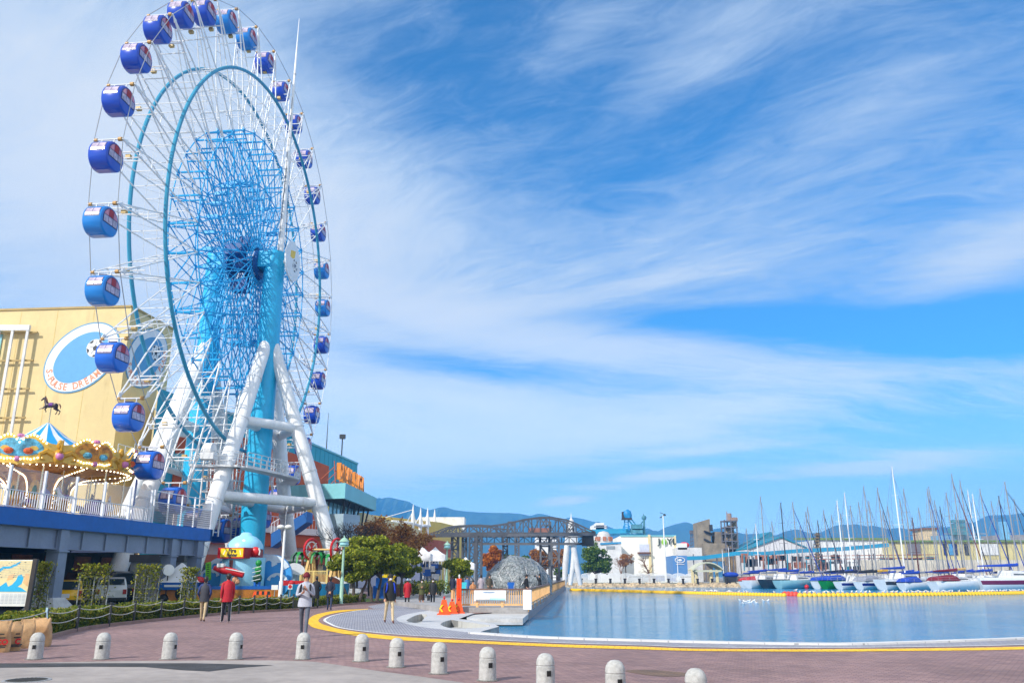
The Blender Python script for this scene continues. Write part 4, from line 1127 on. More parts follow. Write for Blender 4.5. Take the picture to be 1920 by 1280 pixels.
# white trellis standing off the wall
nf = Vector((fx.y, -fx.x, 0))
def yw(u, v, o=0.0):
    d = ray(u, v); N_ = nf; k = ((Vector((y1.x, y1.y, 0)) - Vector((0, 0, CAMH))).dot(N_)) / d.dot(N_)
    return Vector((0, 0, CAMH)) + d * k + nf * o
mb = MB()
for u in (-190, -118, -46, 8, 33, 61):
    a = yw(u, 618, 0.7); mb.bar(Vector((a.x, a.y, 14)), a, 0.26, 0.18)
a, b = yw(-400, 618, 0.7), yw(64, 618, 0.7); mb.bar(a, b, 0.3, 0.6)
O('trellis_frame', mb, WHITE2, yb)
mb = MB()
for v in (625, 677, 730, 784, 830):
    a, b = yw(-400, v, 0.45), yw(75 - (v - 625) * 0.14, v, 0.45); mb.bar(Vector((a.x, a.y, b.z)), b, 0.16, 0.16)
O('trellis_rail', mb, M('ochre_trim', (0, 0, 0)), yb)
mb = MB(); a, b = yw(-400, 622, 0.05), yw(7, 622, 0.05); mb.slab([Vector((a.x, a.y, 17)), Vector((b.x, b.y, 17)), Vector((b.x, b.y, b.z)), Vector((a.x, a.y, b.z))], nf * 0.08); O('window', mb, PALEGLASS, yb)
# pale teal canopy slab on the yellow hall
mb = MB(); a = A(236, 852, 86); mb.box((a.x + 2.6, 88.2, a.z - 0.9), (7.5, 5.5, 1.9)); O('side_canopy', mb, TEALL, yb)
mb = MB(); mb.bar(A(180, 905, 84.2), A(245, 850, 84.2), 0.12); mb.box(A(216, 906, 84.6), (0.4, 0.2, 0.4)); O('duct', mb, M('ochre_trim', (0, 0, 0)), yb)
# --- cinema block with teal and terracotta cladding
tn = T('cinema_block', 'teal and terracotta clad building with wide teal canopy and orange roof sign', 'building', (-26, 120, 0))
t0, t1_, t2_ = Vector((-35.6, 82, 0)), Vector((-29, 117, 0)), Vector((-26.1, 141, 0))
TZ = 20.0
mb = MB(); mb.prism([(t0.x, t0.y), (t1_.x, t1_.y), (t2_.x, t2_.y), (-60, 141), (-60, 96), (-39, 96)], 0, TZ); O('walls', mb, TEAL, tn)
mb = MB(); mb.slab([t0 + ZU * .1, Vector((-39, 96, .1)), Vector((-39, 96, TZ - .1)), t0 + ZU * (TZ - .1)], (-.15, -.03, 0)); O('bounce_slab', mb, YWALL, tn)  # hidden yellow slab added to keep teal bounce light off the hall
tdir = (t2_ - t1_).normalized(); tnr = Vector((tdir.y, -tdir.x, 0)); td1 = (t1_ - t0).normalized(); tn1 = Vector((td1.y, -td1.x, 0))
mb = MB(); a, b = t0 + td1 * 4, t1_ + td1 * 0
mb.slab([a + ZU * 4 + tn1 * 0.01, b + ZU * 4 + tn1 * 0.01, b + ZU * 17.8 + tn1 * 0.01, a + ZU * 17.8 + tn1 * 0.01], tn1 * 0.12)
b2 = t1_ + tdir * 9.6
mb.slab([t1_ + ZU * 4 + tnr * 0.01, b2 + ZU * 4 + tnr * 0.01, b2 + ZU * 17.8 + tnr * 0.01, t1_ + ZU * 17.8 + tnr * 0.01], tnr * 0.12)
O('terracotta_panel', mb, TERRA, tn)
mb = MB()
for k in range(13):
    p = t1_ + tdir * (k * 1.9); mb.slab([p + tnr * 0.002 + ZU * 4, p + tdir * 0.06 + tnr * 0.002 + ZU * 4, p + tdir * 0.06 + tnr * 0.002 + ZU * (TZ - .1), p + tnr * 0.002 + ZU * (TZ - .1)], tnr * 0.02)
O('panel_joints', mb, M('teal_joint', srgb(20, 116, 134), 0.5), tn)
mb = MB(); mb.slab([t1_ - td1 * 30 + ZU * (TZ - .06), t1_ + ZU * (TZ - .06), t2_ + ZU * (TZ - .06), t2_ + ZU * (TZ + .2), t1_ + ZU * (TZ + .2), t1_ - td1 * 30 + ZU * (TZ + .2)], tnr * 0.15); O('parapet', mb, TEALL, tn)
# canopy
cc, cfar, cl = A(648, 905, 105), A(706, 933, 125.7), A(560, 919, 107.5)
czt = 13.0; cc = Vector((cc.x, cc.y, 0)); cfar = Vector((cfar.x, cfar.y, 0)); cl = Vector((cl.x, cl.y, 0))
mb = MB(); mb.prism([(cc.x, cc.y), (cfar.x, cfar.y), (-28.2, 128.5), (-33, 108.5), (cl.x, cl.y)], czt - 1.9, czt)
O('canopy', mb, TEALL, tn)
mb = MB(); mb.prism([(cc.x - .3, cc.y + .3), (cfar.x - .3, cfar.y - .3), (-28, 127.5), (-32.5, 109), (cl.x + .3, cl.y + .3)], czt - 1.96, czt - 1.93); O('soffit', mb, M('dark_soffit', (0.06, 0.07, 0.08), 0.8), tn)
mb = MB(); g0, g1, g2 = Vector((-31.5, 109.6, 0)), Vector((-23.6, 108.8, 0)), Vector((-22.6, 124.4, 0))
for a, b in ((g0, g1), (g1, g2)): mb.slab([a + ZU * 3, b + ZU * 3, b + ZU * (czt - 1.97), a + ZU * (czt - 1.97)], (b - a).cross(ZU).normalized() * -0.1)
O('glass_wall', mb, PALEGLASS, tn)
mb = MB()
for k in range(9): p = g1.lerp(g2, k / 8) + Vector((0.06, -0.02, 0)); mb.bar(p + ZU * 3, p + ZU * (czt - 1.97), 0.09)
for z in (5.0, 7.2, 9.4): mb.bar(g1 + Vector((0.08, 0, z)), g2 + Vector((0.08, 0, z)), 0.09)
for k in range(4): p = g0.lerp(g1, k / 3) + Vector((0, -0.06, 0)); mb.bar(p + ZU * 3, p + ZU * (czt - 1.97), 0.12)
O('mullions', mb, M('mullion_grey', (0.12, 0.15, 0.17), 0.5), tn)
mb = MB()
for k in range(3):
    for e in (-1, 1):
        p = Vector((-21.3, 108.6 + k * 7.2, 0)); mb.tube([p + Vector((0.1, e * 1.9, czt - 1.95)), p + Vector((-0.8, 0 - e * 0.4, 4.6))], 0.13, 6)
OS('strut', mb, DARK, tn)
# roof sign: tall orange letters seen almost edge on
mb = MB(); s0, s1_ = A(629, 905, 106.8), A(676, 918, 124.5)
sx0, sx1 = Vector((s0.x, s0.y, 0)), Vector((s1_.x, s1_.y, 0)); sdv = (sx1 - sx0).normalized(); snr = Vector((sdv.y, -sdv.x, 0))
LT = 'DREAM PLAZA'
for i, ch in enumerate(LT):
    if ch == ' ': continue
    add_text(mb, ch, 3.0, sx0 + sdv * ((i + 0.5) * (sx1 - sx0).length / len(LT)) + ZU * 14.6, sdv, ZU, 0, 0.28, 0.04, sx=0.66)
mb.bar(sx0 + ZU * 13.35, sx1 + ZU * 13.35, 0.12, 0.12, 1); mb.bar(sx0 + ZU * 14.8 - snr * 0.25, sx1 + ZU * 14.8 - snr * 0.25, 0.1, 0.1, 1)
for k in range(7):
    p = sx0.lerp(sx1, k / 6); mb.bar(p + ZU * 13.0, p + ZU * 16 - snr * 0.3, 0.10, 0.10, 1); mb.bar(p + ZU * 15.2 - snr * 0.3, p + ZU * 13 - snr * 2.6, 0.08, 0.08, 1)
O('roof_sign', mb, [M('sign_orange', srgb(236, 140, 40), 0.5, var=0.15, scale=2), TERRA2], tn)
mb = MB(); p = Vector((-27.3, 133.2, 0)); mb.tube([Vector((p.x, p.y, TZ)), Vector((p.x, p.y, TZ + 3.2))], 0.10, 6); mb.box((p.x, p.y, TZ + 3.4), (0.9, 0.5, 0.7)); O('roof_lamp', mb, DARK, tn)
mb = MB(); p = Vector((-28.3, 126.5, 0)); mb.tube([Vector((p.x, p.y, TZ)), Vector((p.x, p.y, TZ + 6))], [0.09, 0.03], 5); O('antenna', mb, DARK, tn)
# --- terraced mall front below, striped bands and balconies
ml = T('terraced_mall', 'terraced shopping mall with terracotta and cream stripes and white balconies behind the wheel', 'building', (-24, 105, 0))
m0, m1 = Vector((-33.5, 84, 0)), Vector((-23.4, 104.5, 0)); md = (m1 - m0).normalized(); mn = Vector((md.y, -md.x, 0))
def band(a, b, z0, z1, th, name, m, o=0.0): 
    mb = MB(); mb.slab([a + ZU * z0 + mn * o, b + ZU * z0 + mn * o, b + ZU * z1 + mn * o, a + ZU * z1 + mn * o], mn * th); return O(name, mb, m, ml)
mb = MB(); mb.prism([(m0.x, m0.y), (m1.x, m1.y), (-34, 112), (-44, 96)], 0, 9.2); O('walls', mb, BEIGEW, ml)
ma = m0 + md * 1
band(ma, m1, 7.2, 8.9, 0.5, 'terracotta_band', TERRA, 0.01); band(ma, m1, 5.0, 6.4, 0.9, 'terracotta_band', TERRA, 0.01)
band(ma, m1, 3.1, 3.9, 1.2, 'terracotta_band', TERRA2, 0.01); band(m0 + md * 12, m1, 1.0, 3.05, 0.6, 'cream_band', CREAM, 0.01); band(ma, m0 + md * 13, 0.1, 2.9, 0.15, 'dark_shopfront', GLASS, 0.01)
band(ma, m1, 6.42, 7.15, 1.4, 'balcony', BEIGEW, 0.01)
mb = MB()
for k in range(40):
    p = ma.lerp(m1, k / 39) + mn * 1.36; mb.bar(p + ZU * 7.15, p + ZU * 8.2, 0.05)
mb.bar(ma + mn * 1.36 + ZU * 8.2, m1 + mn * 1.36 + ZU * 8.2, 0.06); O('balcony_railing', mb, RAILW, ml)
mb = MB(); mb.box((m1.x + 1.6, m1.y + 2.4, 4.6), (3.4, 4.0, 9.2), math.atan2(md.y, md.x)); O('corner_tower', mb, GREYB, ml)
mb = MB()
for z in (1.2, 2.4, 3.6, 4.8, 6.0): mb.box((m1.x + 1.6, m1.y + 2.4, z), (3.44, 4.04, 0.06), math.atan2(md.y, md.x))
O('tower_joints', mb, M('blue_grey_joint', srgb(120, 144, 164), 0.6), ml)
mb = MB(); mb.box((m1.x - 0.6, m1.y - 0.2, 8.6), (2.0, 2.0, 3.0), math.atan2(md.y, md.x)); O('cream_bay', mb, M('cream_yellow', srgb(222, 196, 110), 0.8), ml)
# blue stairs at the side of the mall
st = T('blue_staircase', 'broad blue outdoor staircase rising to the mall behind the pillar', 'staircase', (-23, 84, 0))
mb = MB(); q0, q1 = A(512, 1012, 84), A(570, 968, 84)
mb.slab([A(508, 1026, 84), A(575, 978, 84), A(575, 958, 84), A(508, 1000, 84)], (0, 2.6, 0)); O('flight', mb, M('stair_blue', srgb(24, 96, 168), 0.6, var=0.1), st)
mb = MB()
for k in range(12):
    p = A(508, 1000, 84).lerp(A(575, 958, 84), k / 11); mb.bar(p, p + ZU * 1.0, 0.05)
mb.bar(A(508, 1000, 84) + ZU, A(575, 958, 84) + ZU, 0.06); O('railing', mb, RAILW, st)
# --- long pale lower wing behind the bare trees, and the yellow hall with white masts
lw = T('mall_lower_wing', 'long pale low mall wing half hidden behind the bare and brown trees', 'building', (-18, 135, 0))
mb = MB(); a, b = A(596, 985, 128), A(790, 985, 165); mb.prism([(a.x, 128), (b.x, 165), (b.x - 26, 172), (a.x - 20, 135)], 0, 8.4); O('walls', mb, M('lavender_white_render', srgb(206, 208, 226), 0.8, var=0.06, scale=0.2), lw)
mb = MB(); a, b = A(680, 985, 133), A(790, 985, 163); mb.slab([(a.x, a.y, 8.4), (b.x, b.y, 8.4), (b.x, b.y, 10.2), (a.x, a.y, 11.4)], (-12, 3, 0)); O('roof_band', mb, CREAM, lw)
mb = MB()
for k in range(9):
    p = Vector((A(610, 985, 128.5).x, 128.5, 0)).lerp(Vector((A(780, 985, 163).x, 163, 0)), k / 8) + Vector((0.35, -0.3, 0)); mb.box(p + ZU * 4.5, (0.1, 2.2, 1.8), R(12))
OS('window', mb, GLASS, lw)
yl = T('yellow_mast_hall', 'yellow and red brown hall with four white roof masts, left of the steel gantry', 'building', (-15, 190, 0))
a, b, c = A(770, 990, 168), A(827, 990, 180), A(868, 990, 200)
top = A(827, 979, 180).z
mb = MB(); mb.prism([(a.x - 6, a.y - 10), (b.x, b.y), (c.x, c.y), (c.x - 30, c.y + 10)], 0, top); O('walls', mb, M('warm_yellow_render', srgb(226, 196, 104), 0.8, var=0.06, scale=0.2), yl)
mb = MB(); a2, b2, c2 = A(735, 1002, 160), A(822, 1012, 176), A(858, 1020, 196)
zt, zb = A(822, 1012, 176).z, A(822, 1042, 176).z
mb.prism([(a2.x - 4, a2.y - 8), (b2.x, b2.y), (c2.x, c2.y), (c2.x - 14, c2.y + 6)], zb, zt); O('lower_band', mb, TERRA2, yl)
mb = MB(); mb.prism([(a2.x - 4, a2.y - 7.6), (b2.x - .4, b2.y + .4), (c2.x - 1, c2.y), (c2.x - 14, c2.y + 6)], 0, zb); O('shopfront', mb, M('dark_blue_shopfront', (0.03, 0.05, 0.09), 0.2, var=0.3, scale=0.6), yl)
mb = MB(); p = A(845, 985, 196); mb.box((p.x - 2, p.y + 6, p.z + 0.6), (10, 7, 3.0)); O('roof_box', mb, WHITE2, yl)
mtops = []
for u, vt, vb, Y in ((776, 946, 990, 166), (790, 952, 1008, 171), (803, 952, 1010, 175), (816, 955, 1005, 182)):
    a, b = A(u, vt, Y), A(u, vb, Y); mb = MB(); x = a.x
    mb.tube([Vector((x, Y - 1, b.z)), Vector((x, Y - 1, a.z - 2.4)), Vector((x, Y - 1, a.z))], [0.34, 0.34, 0.05], 8)
    mb.tube([Vector((x, Y - 1, a.z - 1.4)), Vector((x - 1.1, Y - 1, a.z - 3.4))], 0.12, 5); mb.tube([Vector((x, Y - 1, a.z - 1.4)), Vector((x + 0.6, Y - 1, a.z - 3.6))], 0.12, 5)
    O('roof_mast', mb, WHITE, yl); mtops.append(Vector((x, Y - 1, a.z - 3.6)))
mb = MB(); lft = Vector((A(735, 962, 160).x, 160, mtops[0].z))
mb.tube([lft] + mtops, 0.30, 6); mb.tube([lft + Vector((-4, 0, 0)), mtops[0] + ZU * 2.6], 0.08, 5); O('roof_truss_tube', mb, WHITE, yl)
mb = MB()
for p in mtops[:1]: mb.tube([lft.lerp(p, .3), lft.lerp(p, .3) - ZU * 5], 0.14, 5); mb.tube([p + Vector((-1.2, 0, 0)), p + Vector((-1.2, 0, -5))], 0.14, 5)
OS('post', mb, WHITE, yl)

# ================================================================== CAROUSEL
cz = DZ; CX = Vector((-32.1, 57.0, cz)); CRR = 5.6
ca = T('carousel', 'gilded carousel with blue and white striped tent roof and light bulbs on the deck', 'carousel', CX)
W_BLUE = M('canopy_blue', srgb(20, 150, 214), 0.5, var=0.05)
def cp(a, r, z): return CX + Vector((math.cos(a) * r, math.sin(a) * r, z - cz))
n = 24; ztop, zedge = 11.95, 9.75
mb = MB()
for i in range(n):
    a, b = 2 * math.pi * i / n, 2 * math.pi * (i + 1) / n
    rows = [(0.12, ztop), (1.4, ztop - 0.98), (3.2, ztop - 1.95), (CRR - 0.1, zedge)]
    for (r0, z0), (r1, z1) in zip(rows, rows[1:]): mb.quad(cp(a, r1, z1), cp(b, r1, z1), cp(b, r0, z0), cp(a, r0, z0), i % 2)
O('striped_roof', mb, [W_BLUE, WHITE], ca)
GOLDL = M('pale_gold', srgb(214, 176, 74), 0.4, var=0.12, scale=4); GOLDD = M('brown_gold', srgb(196, 146, 66), 0.5, var=0.25, scale=4)
BULB = M('lit_bulb', (0.9, 0.85, 0.7), 0.4, var=0, emit=((1.0, 0.84, 0.55, 1), 5.0))
SC1 = M('painted_scene_blue', srgb(90, 170, 200), 0.5, var=0.5, scale=2.2); SC2 = M('painted_scene_orange', srgb(226, 130, 30), 0.5, var=0.5, scale=2.2); SC3 = M('painted_scene_green', srgb(40, 120, 90), 0.5, var=0.5, scale=3)
PINK = M('carousel_pink', srgb(200, 120, 170), 0.4)
bulbs = MB()
NP = 8
for i in range(NP):
    a0 = 2 * math.pi * (i + 0.34) / NP
    def fc(s, h, r=CRR):  # s -1..1 across the panel
        return cp(a0 + s * math.pi / NP * 0.98, r, 8.80 + h)
    mb = MB()
    m_ = 24; outl = []
    for k in range(m_ + 1):
        s = -1 + 2 * k / m_; t = abs(s)
        h = 0.95 + 0.62 * math.exp(-((t - 0.30) / 0.30) ** 2) - 0.10 * math.exp(-(s / 0.10) ** 2)
        outl.append((s, h))
    lowl = [(s, -0.10 * math.cos(s * math.pi) - 0.30 + 0.08 * abs(math.sin(s * 9))) for s, _ in outl]
    for k in range(m_):
        (s0, h0), (s1, h1), (_, l0), (_, l1) = outl[k], outl[k + 1], lowl[k], lowl[k + 1]
        for r0, r1 in ((CRR + 0.12, CRR),):
            mb.quad(fc(s0, l0, r0), fc(s1, l1, r0), fc(s1, h1, r0), fc(s0, h0, r0)); mb.quad(fc(s0, h0, r1), fc(s1, h1, r1), fc(s1, l1, r1), fc(s0, l0, r1))
            mb.quad(fc(s0, h0, r0), fc(s1, h1, r0), fc(s1, h1, r1), fc(s0, h0, r1)); mb.quad(fc(s0, l0, r1), fc(s1, l1, r1), fc(s1, l1, r0), fc(s0, l0, r0))
    pan = O('fascia_panel', mb, GOLDL, ca)
    mb = MB(); pts = []
    for k in range(20):
        t = 2 * math.pi * k / 20; s = 0.62 * math.cos(t); h = 0.62 + 0.50 * math.sin(t) + (0.20 * math.exp(-((abs(s) - 0.3) / 0.22) ** 2) if math.sin(t) > 0 else -0.0)
        pts.append(fc(s, h, CRR + 0.14))
    o = cp(a0, 1, 0) - cp(a0, 0, 0)
    mb.add(pts + [fc(0, 0.62, CRR + 0.17)], [(k, (k + 1) % 20, 20) for k in range(20)])
    O('painted_scene', mb, (SC1, SC2, SC3)[i % 3], pan)
    mb = MB()
    for e in (-0.25, 0.25): mb.ball(fc(e, 0.45, CRR + 0.16), 0.30, 8, 5, d=(1, 1, 0.7))
    OS('painted_motif', mb, (SC2, SC1, DOORR)[i % 3] if i % 3 else TERRA, pan)
    mb = MB(); mb.ball(fc(0, 1.40, CRR + 0.10), 0.16, 8, 5, d=(1.4, 1.4, 0.8)); mb.ball(fc(0, -0.05, CRR + 0.2), 0.17, 8, 5); OS('rosette', mb, PINK, pan)
    for k in range(1, m_):
        s, h = outl[k]; s2, l = lowl[k]
        if abs(s) < 0.72: bulbs.ball(fc(s, h - 0.10, CRR + 0.17), 0.055, 6, 4)
        if abs(s) < 0.66 and k % 1 == 0: bulbs.ball(fc(s, l + 0.28, CRR + 0.17), 0.055, 6, 4)
    # gold cartouche between panels
    ab = a0 + math.pi / NP; mb = MB(); o = Vector((math.cos(ab), math.sin(ab), 0))
    mb.ball(cp(ab, CRR + 0.10, 9.00), 0.62, 12, 8, d=(0.55, 0.55, 0.75)); mb.ball(cp(ab, CRR + 0.10, 9.77), 0.34, 8, 6, d=(0.6, 0.6, 0.9))
    sd = Vector((-o.y, o.x, 0))
    for e in (-1, 1): mb.tube([cp(ab, CRR + 0.1, 8.95) + sd * (e * q[0]) + ZU * q[1] for q in ((0.2, 0.1), (0.7, 0.35), (1.05, 0.15), (1.0, -0.15), (0.75, -0.2))], [0.20, 0.18, 0.13, 0.09, 0.04], 6)
    O('cartouche', mb, GOLD, ca, True)
    mb = MB(); mb.ball(cp(ab, CRR + 0.46, 9.00), 0.24, 10, 6); O('jewel', mb, PINK, ca, True)
# soffit, inner drum and arches with bulbs
mb = MB()
for i in range(32):
    a, b = 2 * math.pi * i / 32, 2 * math.pi * (i + 1) / 32
    mb.quad(cp(a, 1.7, 8.35), cp(b, 1.7, 8.35), cp(b, CRR - 0.05, 8.55), cp(a, CRR - 0.05, 8.55)); mb.quad(cp(a, CRR - 0.05, 8.55), cp(b, CRR - 0.05, 8.55), cp(b, CRR - 0.05, 9.7), cp(a, CRR - 0.05, 9.7))
O('ceiling', mb, GOLDD, ca)
mb = MB(); mb.lathe(CX, [(1.75, 0.3), (1.75, 3.0), (2.3, 3.6)], 16); O('centre_drum', mb, GOLD, ca)
for i in range(8):
    a = 2 * math.pi * (i + 0.5) / 8; mb = MB(); c = cp(a, 1.82, 7.2); o = Vector((math.cos(a), math.sin(a), 0)); sd = Vector((-o.y, o.x, 0))
    mb.slab([c + sd * (0.34 * math.cos(t)) + ZU * (0.7 * math.sin(t)) for t in [2 * math.pi * k / 16 for k in range(16)]], o * 0.03, 0); mb.ball(c + o * 0.03 , 0.16, 8, 5, 1, d=(0.9, 0.9, 2.2))
    O('drum_panel', mb, [GOLDL, SC3], ca)
for i in range(8):
    a = 2 * math.pi * (i + 0.2) / 8; o = Vector((math.cos(a), math.sin(a), 0))
    rib = [cp(a, 1.95, 5.2), cp(a, 1.95, 7.0), cp(a, 2.1, 7.6), cp(a, 2.6, 8.05), cp(a, 3.5, 8.22), cp(a, CRR - 0.1, 8.45)]
    mb = MB(); mb.tube(catmull(rib, 4), 0.10, 6); O('arch_rib', mb, GOLD, ca)
    sd = Vector((-o.y, o.x, 0))
    for p in catmull(rib, 7):
        bulbs.ball(p - ZU * 0.10 + sd * 0.06 + o * 0.06, 0.05, 6, 4)
for k in range(96): bulbs.ball(cp(2 * math.pi * k / 96, CRR + 0.02, 8.46), 0.05, 6, 4)
bl = O('light_bulbs', bulbs, BULB, ca); bl['kind'] = 'stuff'
mb = MB(); mb.lathe(CX, [(CRR - 0.1, 0.02), (CRR - 0.1, 0.32), (0.0, 0.32)], 32); O('platform', mb, M('carousel_floor', srgb(180, 120, 90), 0.6, var=0.15), ca)
BRASS = M('polished_pole', srgb(212, 196, 160), 0.25, 0.7, var=0.06)
for i in range(16):
    a = 2 * math.pi * (i + 0.35) / 16; r_ = CRR - 0.35 if i % 2 else 3.3
    mb = MB(); mb.tube([cp(a, r_, cz + 0.3), cp(a, r_, 8.5)], 0.055, 8); O('pole', mb, BRASS, ca)
# horses
def horse_mesh(mb, o, f, s, mi=(0, 1, 2), pose=1):
    """a galloping wooden horse: chest deep, neck raised, legs jointed; o centre, f facing"""
    f = Vector(f).normalized(); sd = Vector((-f.y, f.x, 0)); P = lambda x, y, z: Vector(o) + f * (x * s) + sd * (y * s) + ZU * (z * s)
    mb.tube([P(-0.56, 0, 0.06), P(-0.42, 0, 0.03), P(-0.1, 0, -0.02), P(0.22, 0, -0.01), P(0.42, 0, 0.06), P(0.52, 0, 0.14)], [0.06 * s, 0.19 * s, 0.18 * s, 0.21 * s, 0.19 * s, 0.08 * s], 10, mi[0])
    mb.tube([P(0.36, 0, 0.10), P(0.52, 0, 0.34), P(0.60, 0, 0.56), P(0.64, 0, 0.66)], [0.17 * s, 0.125 * s, 0.09 * s, 0.08 * s], 9, mi[0])
    mb.tube([P(0.58, 0, 0.70), P(0.72, 0, 0.62), P(0.86, 0, 0.48), P(0.92, 0, 0.42)], [0.07 * s, 0.095 * s, 0.055 * s, 0.045 * s], 9, mi[0])
    for e in (-1, 1): mb.tube([P(0.58, e * 0.05, 0.74), P(0.57, e * 0.06, 0.86)], [0.03 * s, 0.008 * s], 5, mi[0])
    mb.tube([P(0.62, 0, 0.78), P(0.50, 0, 0.62), P(0.40, 0, 0.42), P(0.30, 0, 0.24)], [0.03 * s, 0.06 * s, 0.055 * s, 0.03 * s], 6, mi[1])
    mb.tube([P(-0.54, 0, 0.12), P(-0.70, 0, 0.10), P(-0.80, 0, -0.08), P(-0.82, 0, -0.34)], [0.03 * s, 0.06 * s, 0.06 * s, 0.01 * s], 7, mi[1])
    for e, x0, x1, x2, z1, z2 in ((0.09, 0.38, 0.66, 0.86, -0.28, -0.30), (-0.09, 0.36, 0.54, 0.40, -0.34, -0.52)):
        mb.tube([P(x0, e, -0.02), P(x1, e, z1), P(x2, e, z2), P(x2 + 0.05, e, z2 - 0.06)], [0.10 * s, 0.06 * s, 0.038 * s, 0.055 * s], 7, mi[0])
    for e, xs in ((0.10, (-0.42, -0.34, -0.64, -0.56, -0.50)), (-0.10, (-0.42, -0.46, -0.78, -0.72, -0.66))):
        mb.tube([P(xs[0], e, 0.0), P(xs[1], e, -0.30), P(xs[2], e, -0.50), P(xs[3], e, -0.74), P(xs[4], e, -0.78)], [0.14 * s, 0.09 * s, 0.05 * s, 0.036 * s, 0.055 * s], 7, mi[0])
    mb.tube([P(-0.16, 0, 0.03), P(0.14, 0, 0.03)], [0.205 * s, 0.225 * s], 10, mi[2])
mb = MB(); hc = Vector((CX.x, CX.y, ztop + 1.25)); horse_mesh(mb, hc, (-1, -0.05, 0), 0.80); mb.tube([Vector((CX.x, CX.y, ztop - 0.1)), hc], 0.05, 6, 3)
O('roof_horse', mb, [M('dark_horse', (0.035, 0.015, 0.02), 0.4), M('horse_tail_brown', srgb(110, 70, 50), 0.5), M('purple_saddle', srgb(96, 24, 130), 0.4), BRASS], ca, True)
HP = [M('horse_white', (0.72, 0.70, 0.70), 0.4), M('horse_lilac', srgb(180, 150, 196), 0.5), M('purple_saddle', (0, 0, 0)), M('horse_grey', (0.25, 0.24, 0.27), 0.4)]
for i in range(9):
    a = math.pi * (1.0 + i * 0.155); r_ = CRR - 1.0 if i % 2 else 3.3; mb = MB()
    horse_mesh(mb, cp(a, r_, cz + 1.35 + 0.25 * (i % 3)), (math.sin(a), -math.cos(a), 0), 0.85, ((0, 3)[i % 2 == 0], 1, 2)); O('horse', mb, HP, ca, True)
mb = MB(); p = cp(math.pi * 1.93, CRR - 0.9, cz + 1.1); mb.box(p, (1.1, 0.8, 1.1), R(50)); mb.ball(p + Vector((0, 0, 0.6)), 0.5, 10, 6, d=(1, 1, 0.5)); O('coach', mb, M('coach_purple', srgb(120, 96, 150), 0.5, var=0.5, scale=3), ca)
# round dragon heads at the eaves
mb = MB()
for i in range(NP):
    ab = 2 * math.pi * (i + 0.84) / NP; o = Vector((math.cos(ab), math.sin(ab), 0)); 
    mb.tube([cp(ab, CRR + 0.3, 9.15), cp(ab, CRR + 0.8, 9.35), cp(ab, CRR + 1.1, 9.95)], [0.16, 0.10, 0.03], 6)
OS('eave_finial', mb, GOLD, ca)
# low ride shed and orange ride platform beside the carousel
os_ = T('orange_ride_platform', 'low orange and white ride platform on the deck right of the carousel', 'ride platform', Vector((-31.6, 66.5, DZ)))
mb = MB(); c = Vector((-31.6, 66.5, DZ)); mb.box(c + ZU * 0.75, (4.4, 3.2, 1.1), rz); O('skirt', mb, M('skirt_orange', srgb(236, 120, 70), 0.5, var=0.1), os_)
mb = MB(); mb.box(c + ZU * 0.2, (5.4, 4.0, 0.4), rz); mb.box(c + ZU * 1.4, (4.6, 3.4, 0.2), rz); O('deck', mb, WHITE2, os_)
wt = T('white_teacup_ride', 'small white moulded kiddie ride at the right of the carousel', 'kiddie ride', Vector((-30.6, 69.5, DZ)))
mb = MB(); c = Vector((-30.6, 69.5, DZ)); mb.ball(c + ZU * 1.9, 0.8, 12, 8, d=(1.4, 1, 0.6)); mb.ball(c + Vector((0.8, 0, 2.3)), 0.4, 10, 6); O('body', mb, WHITE, wt, True)
mb = MB(); mb.box(c + ZU * 0.7, (1.6, 1.0, 1.4)); O('base', mb, WHITE2, wt)
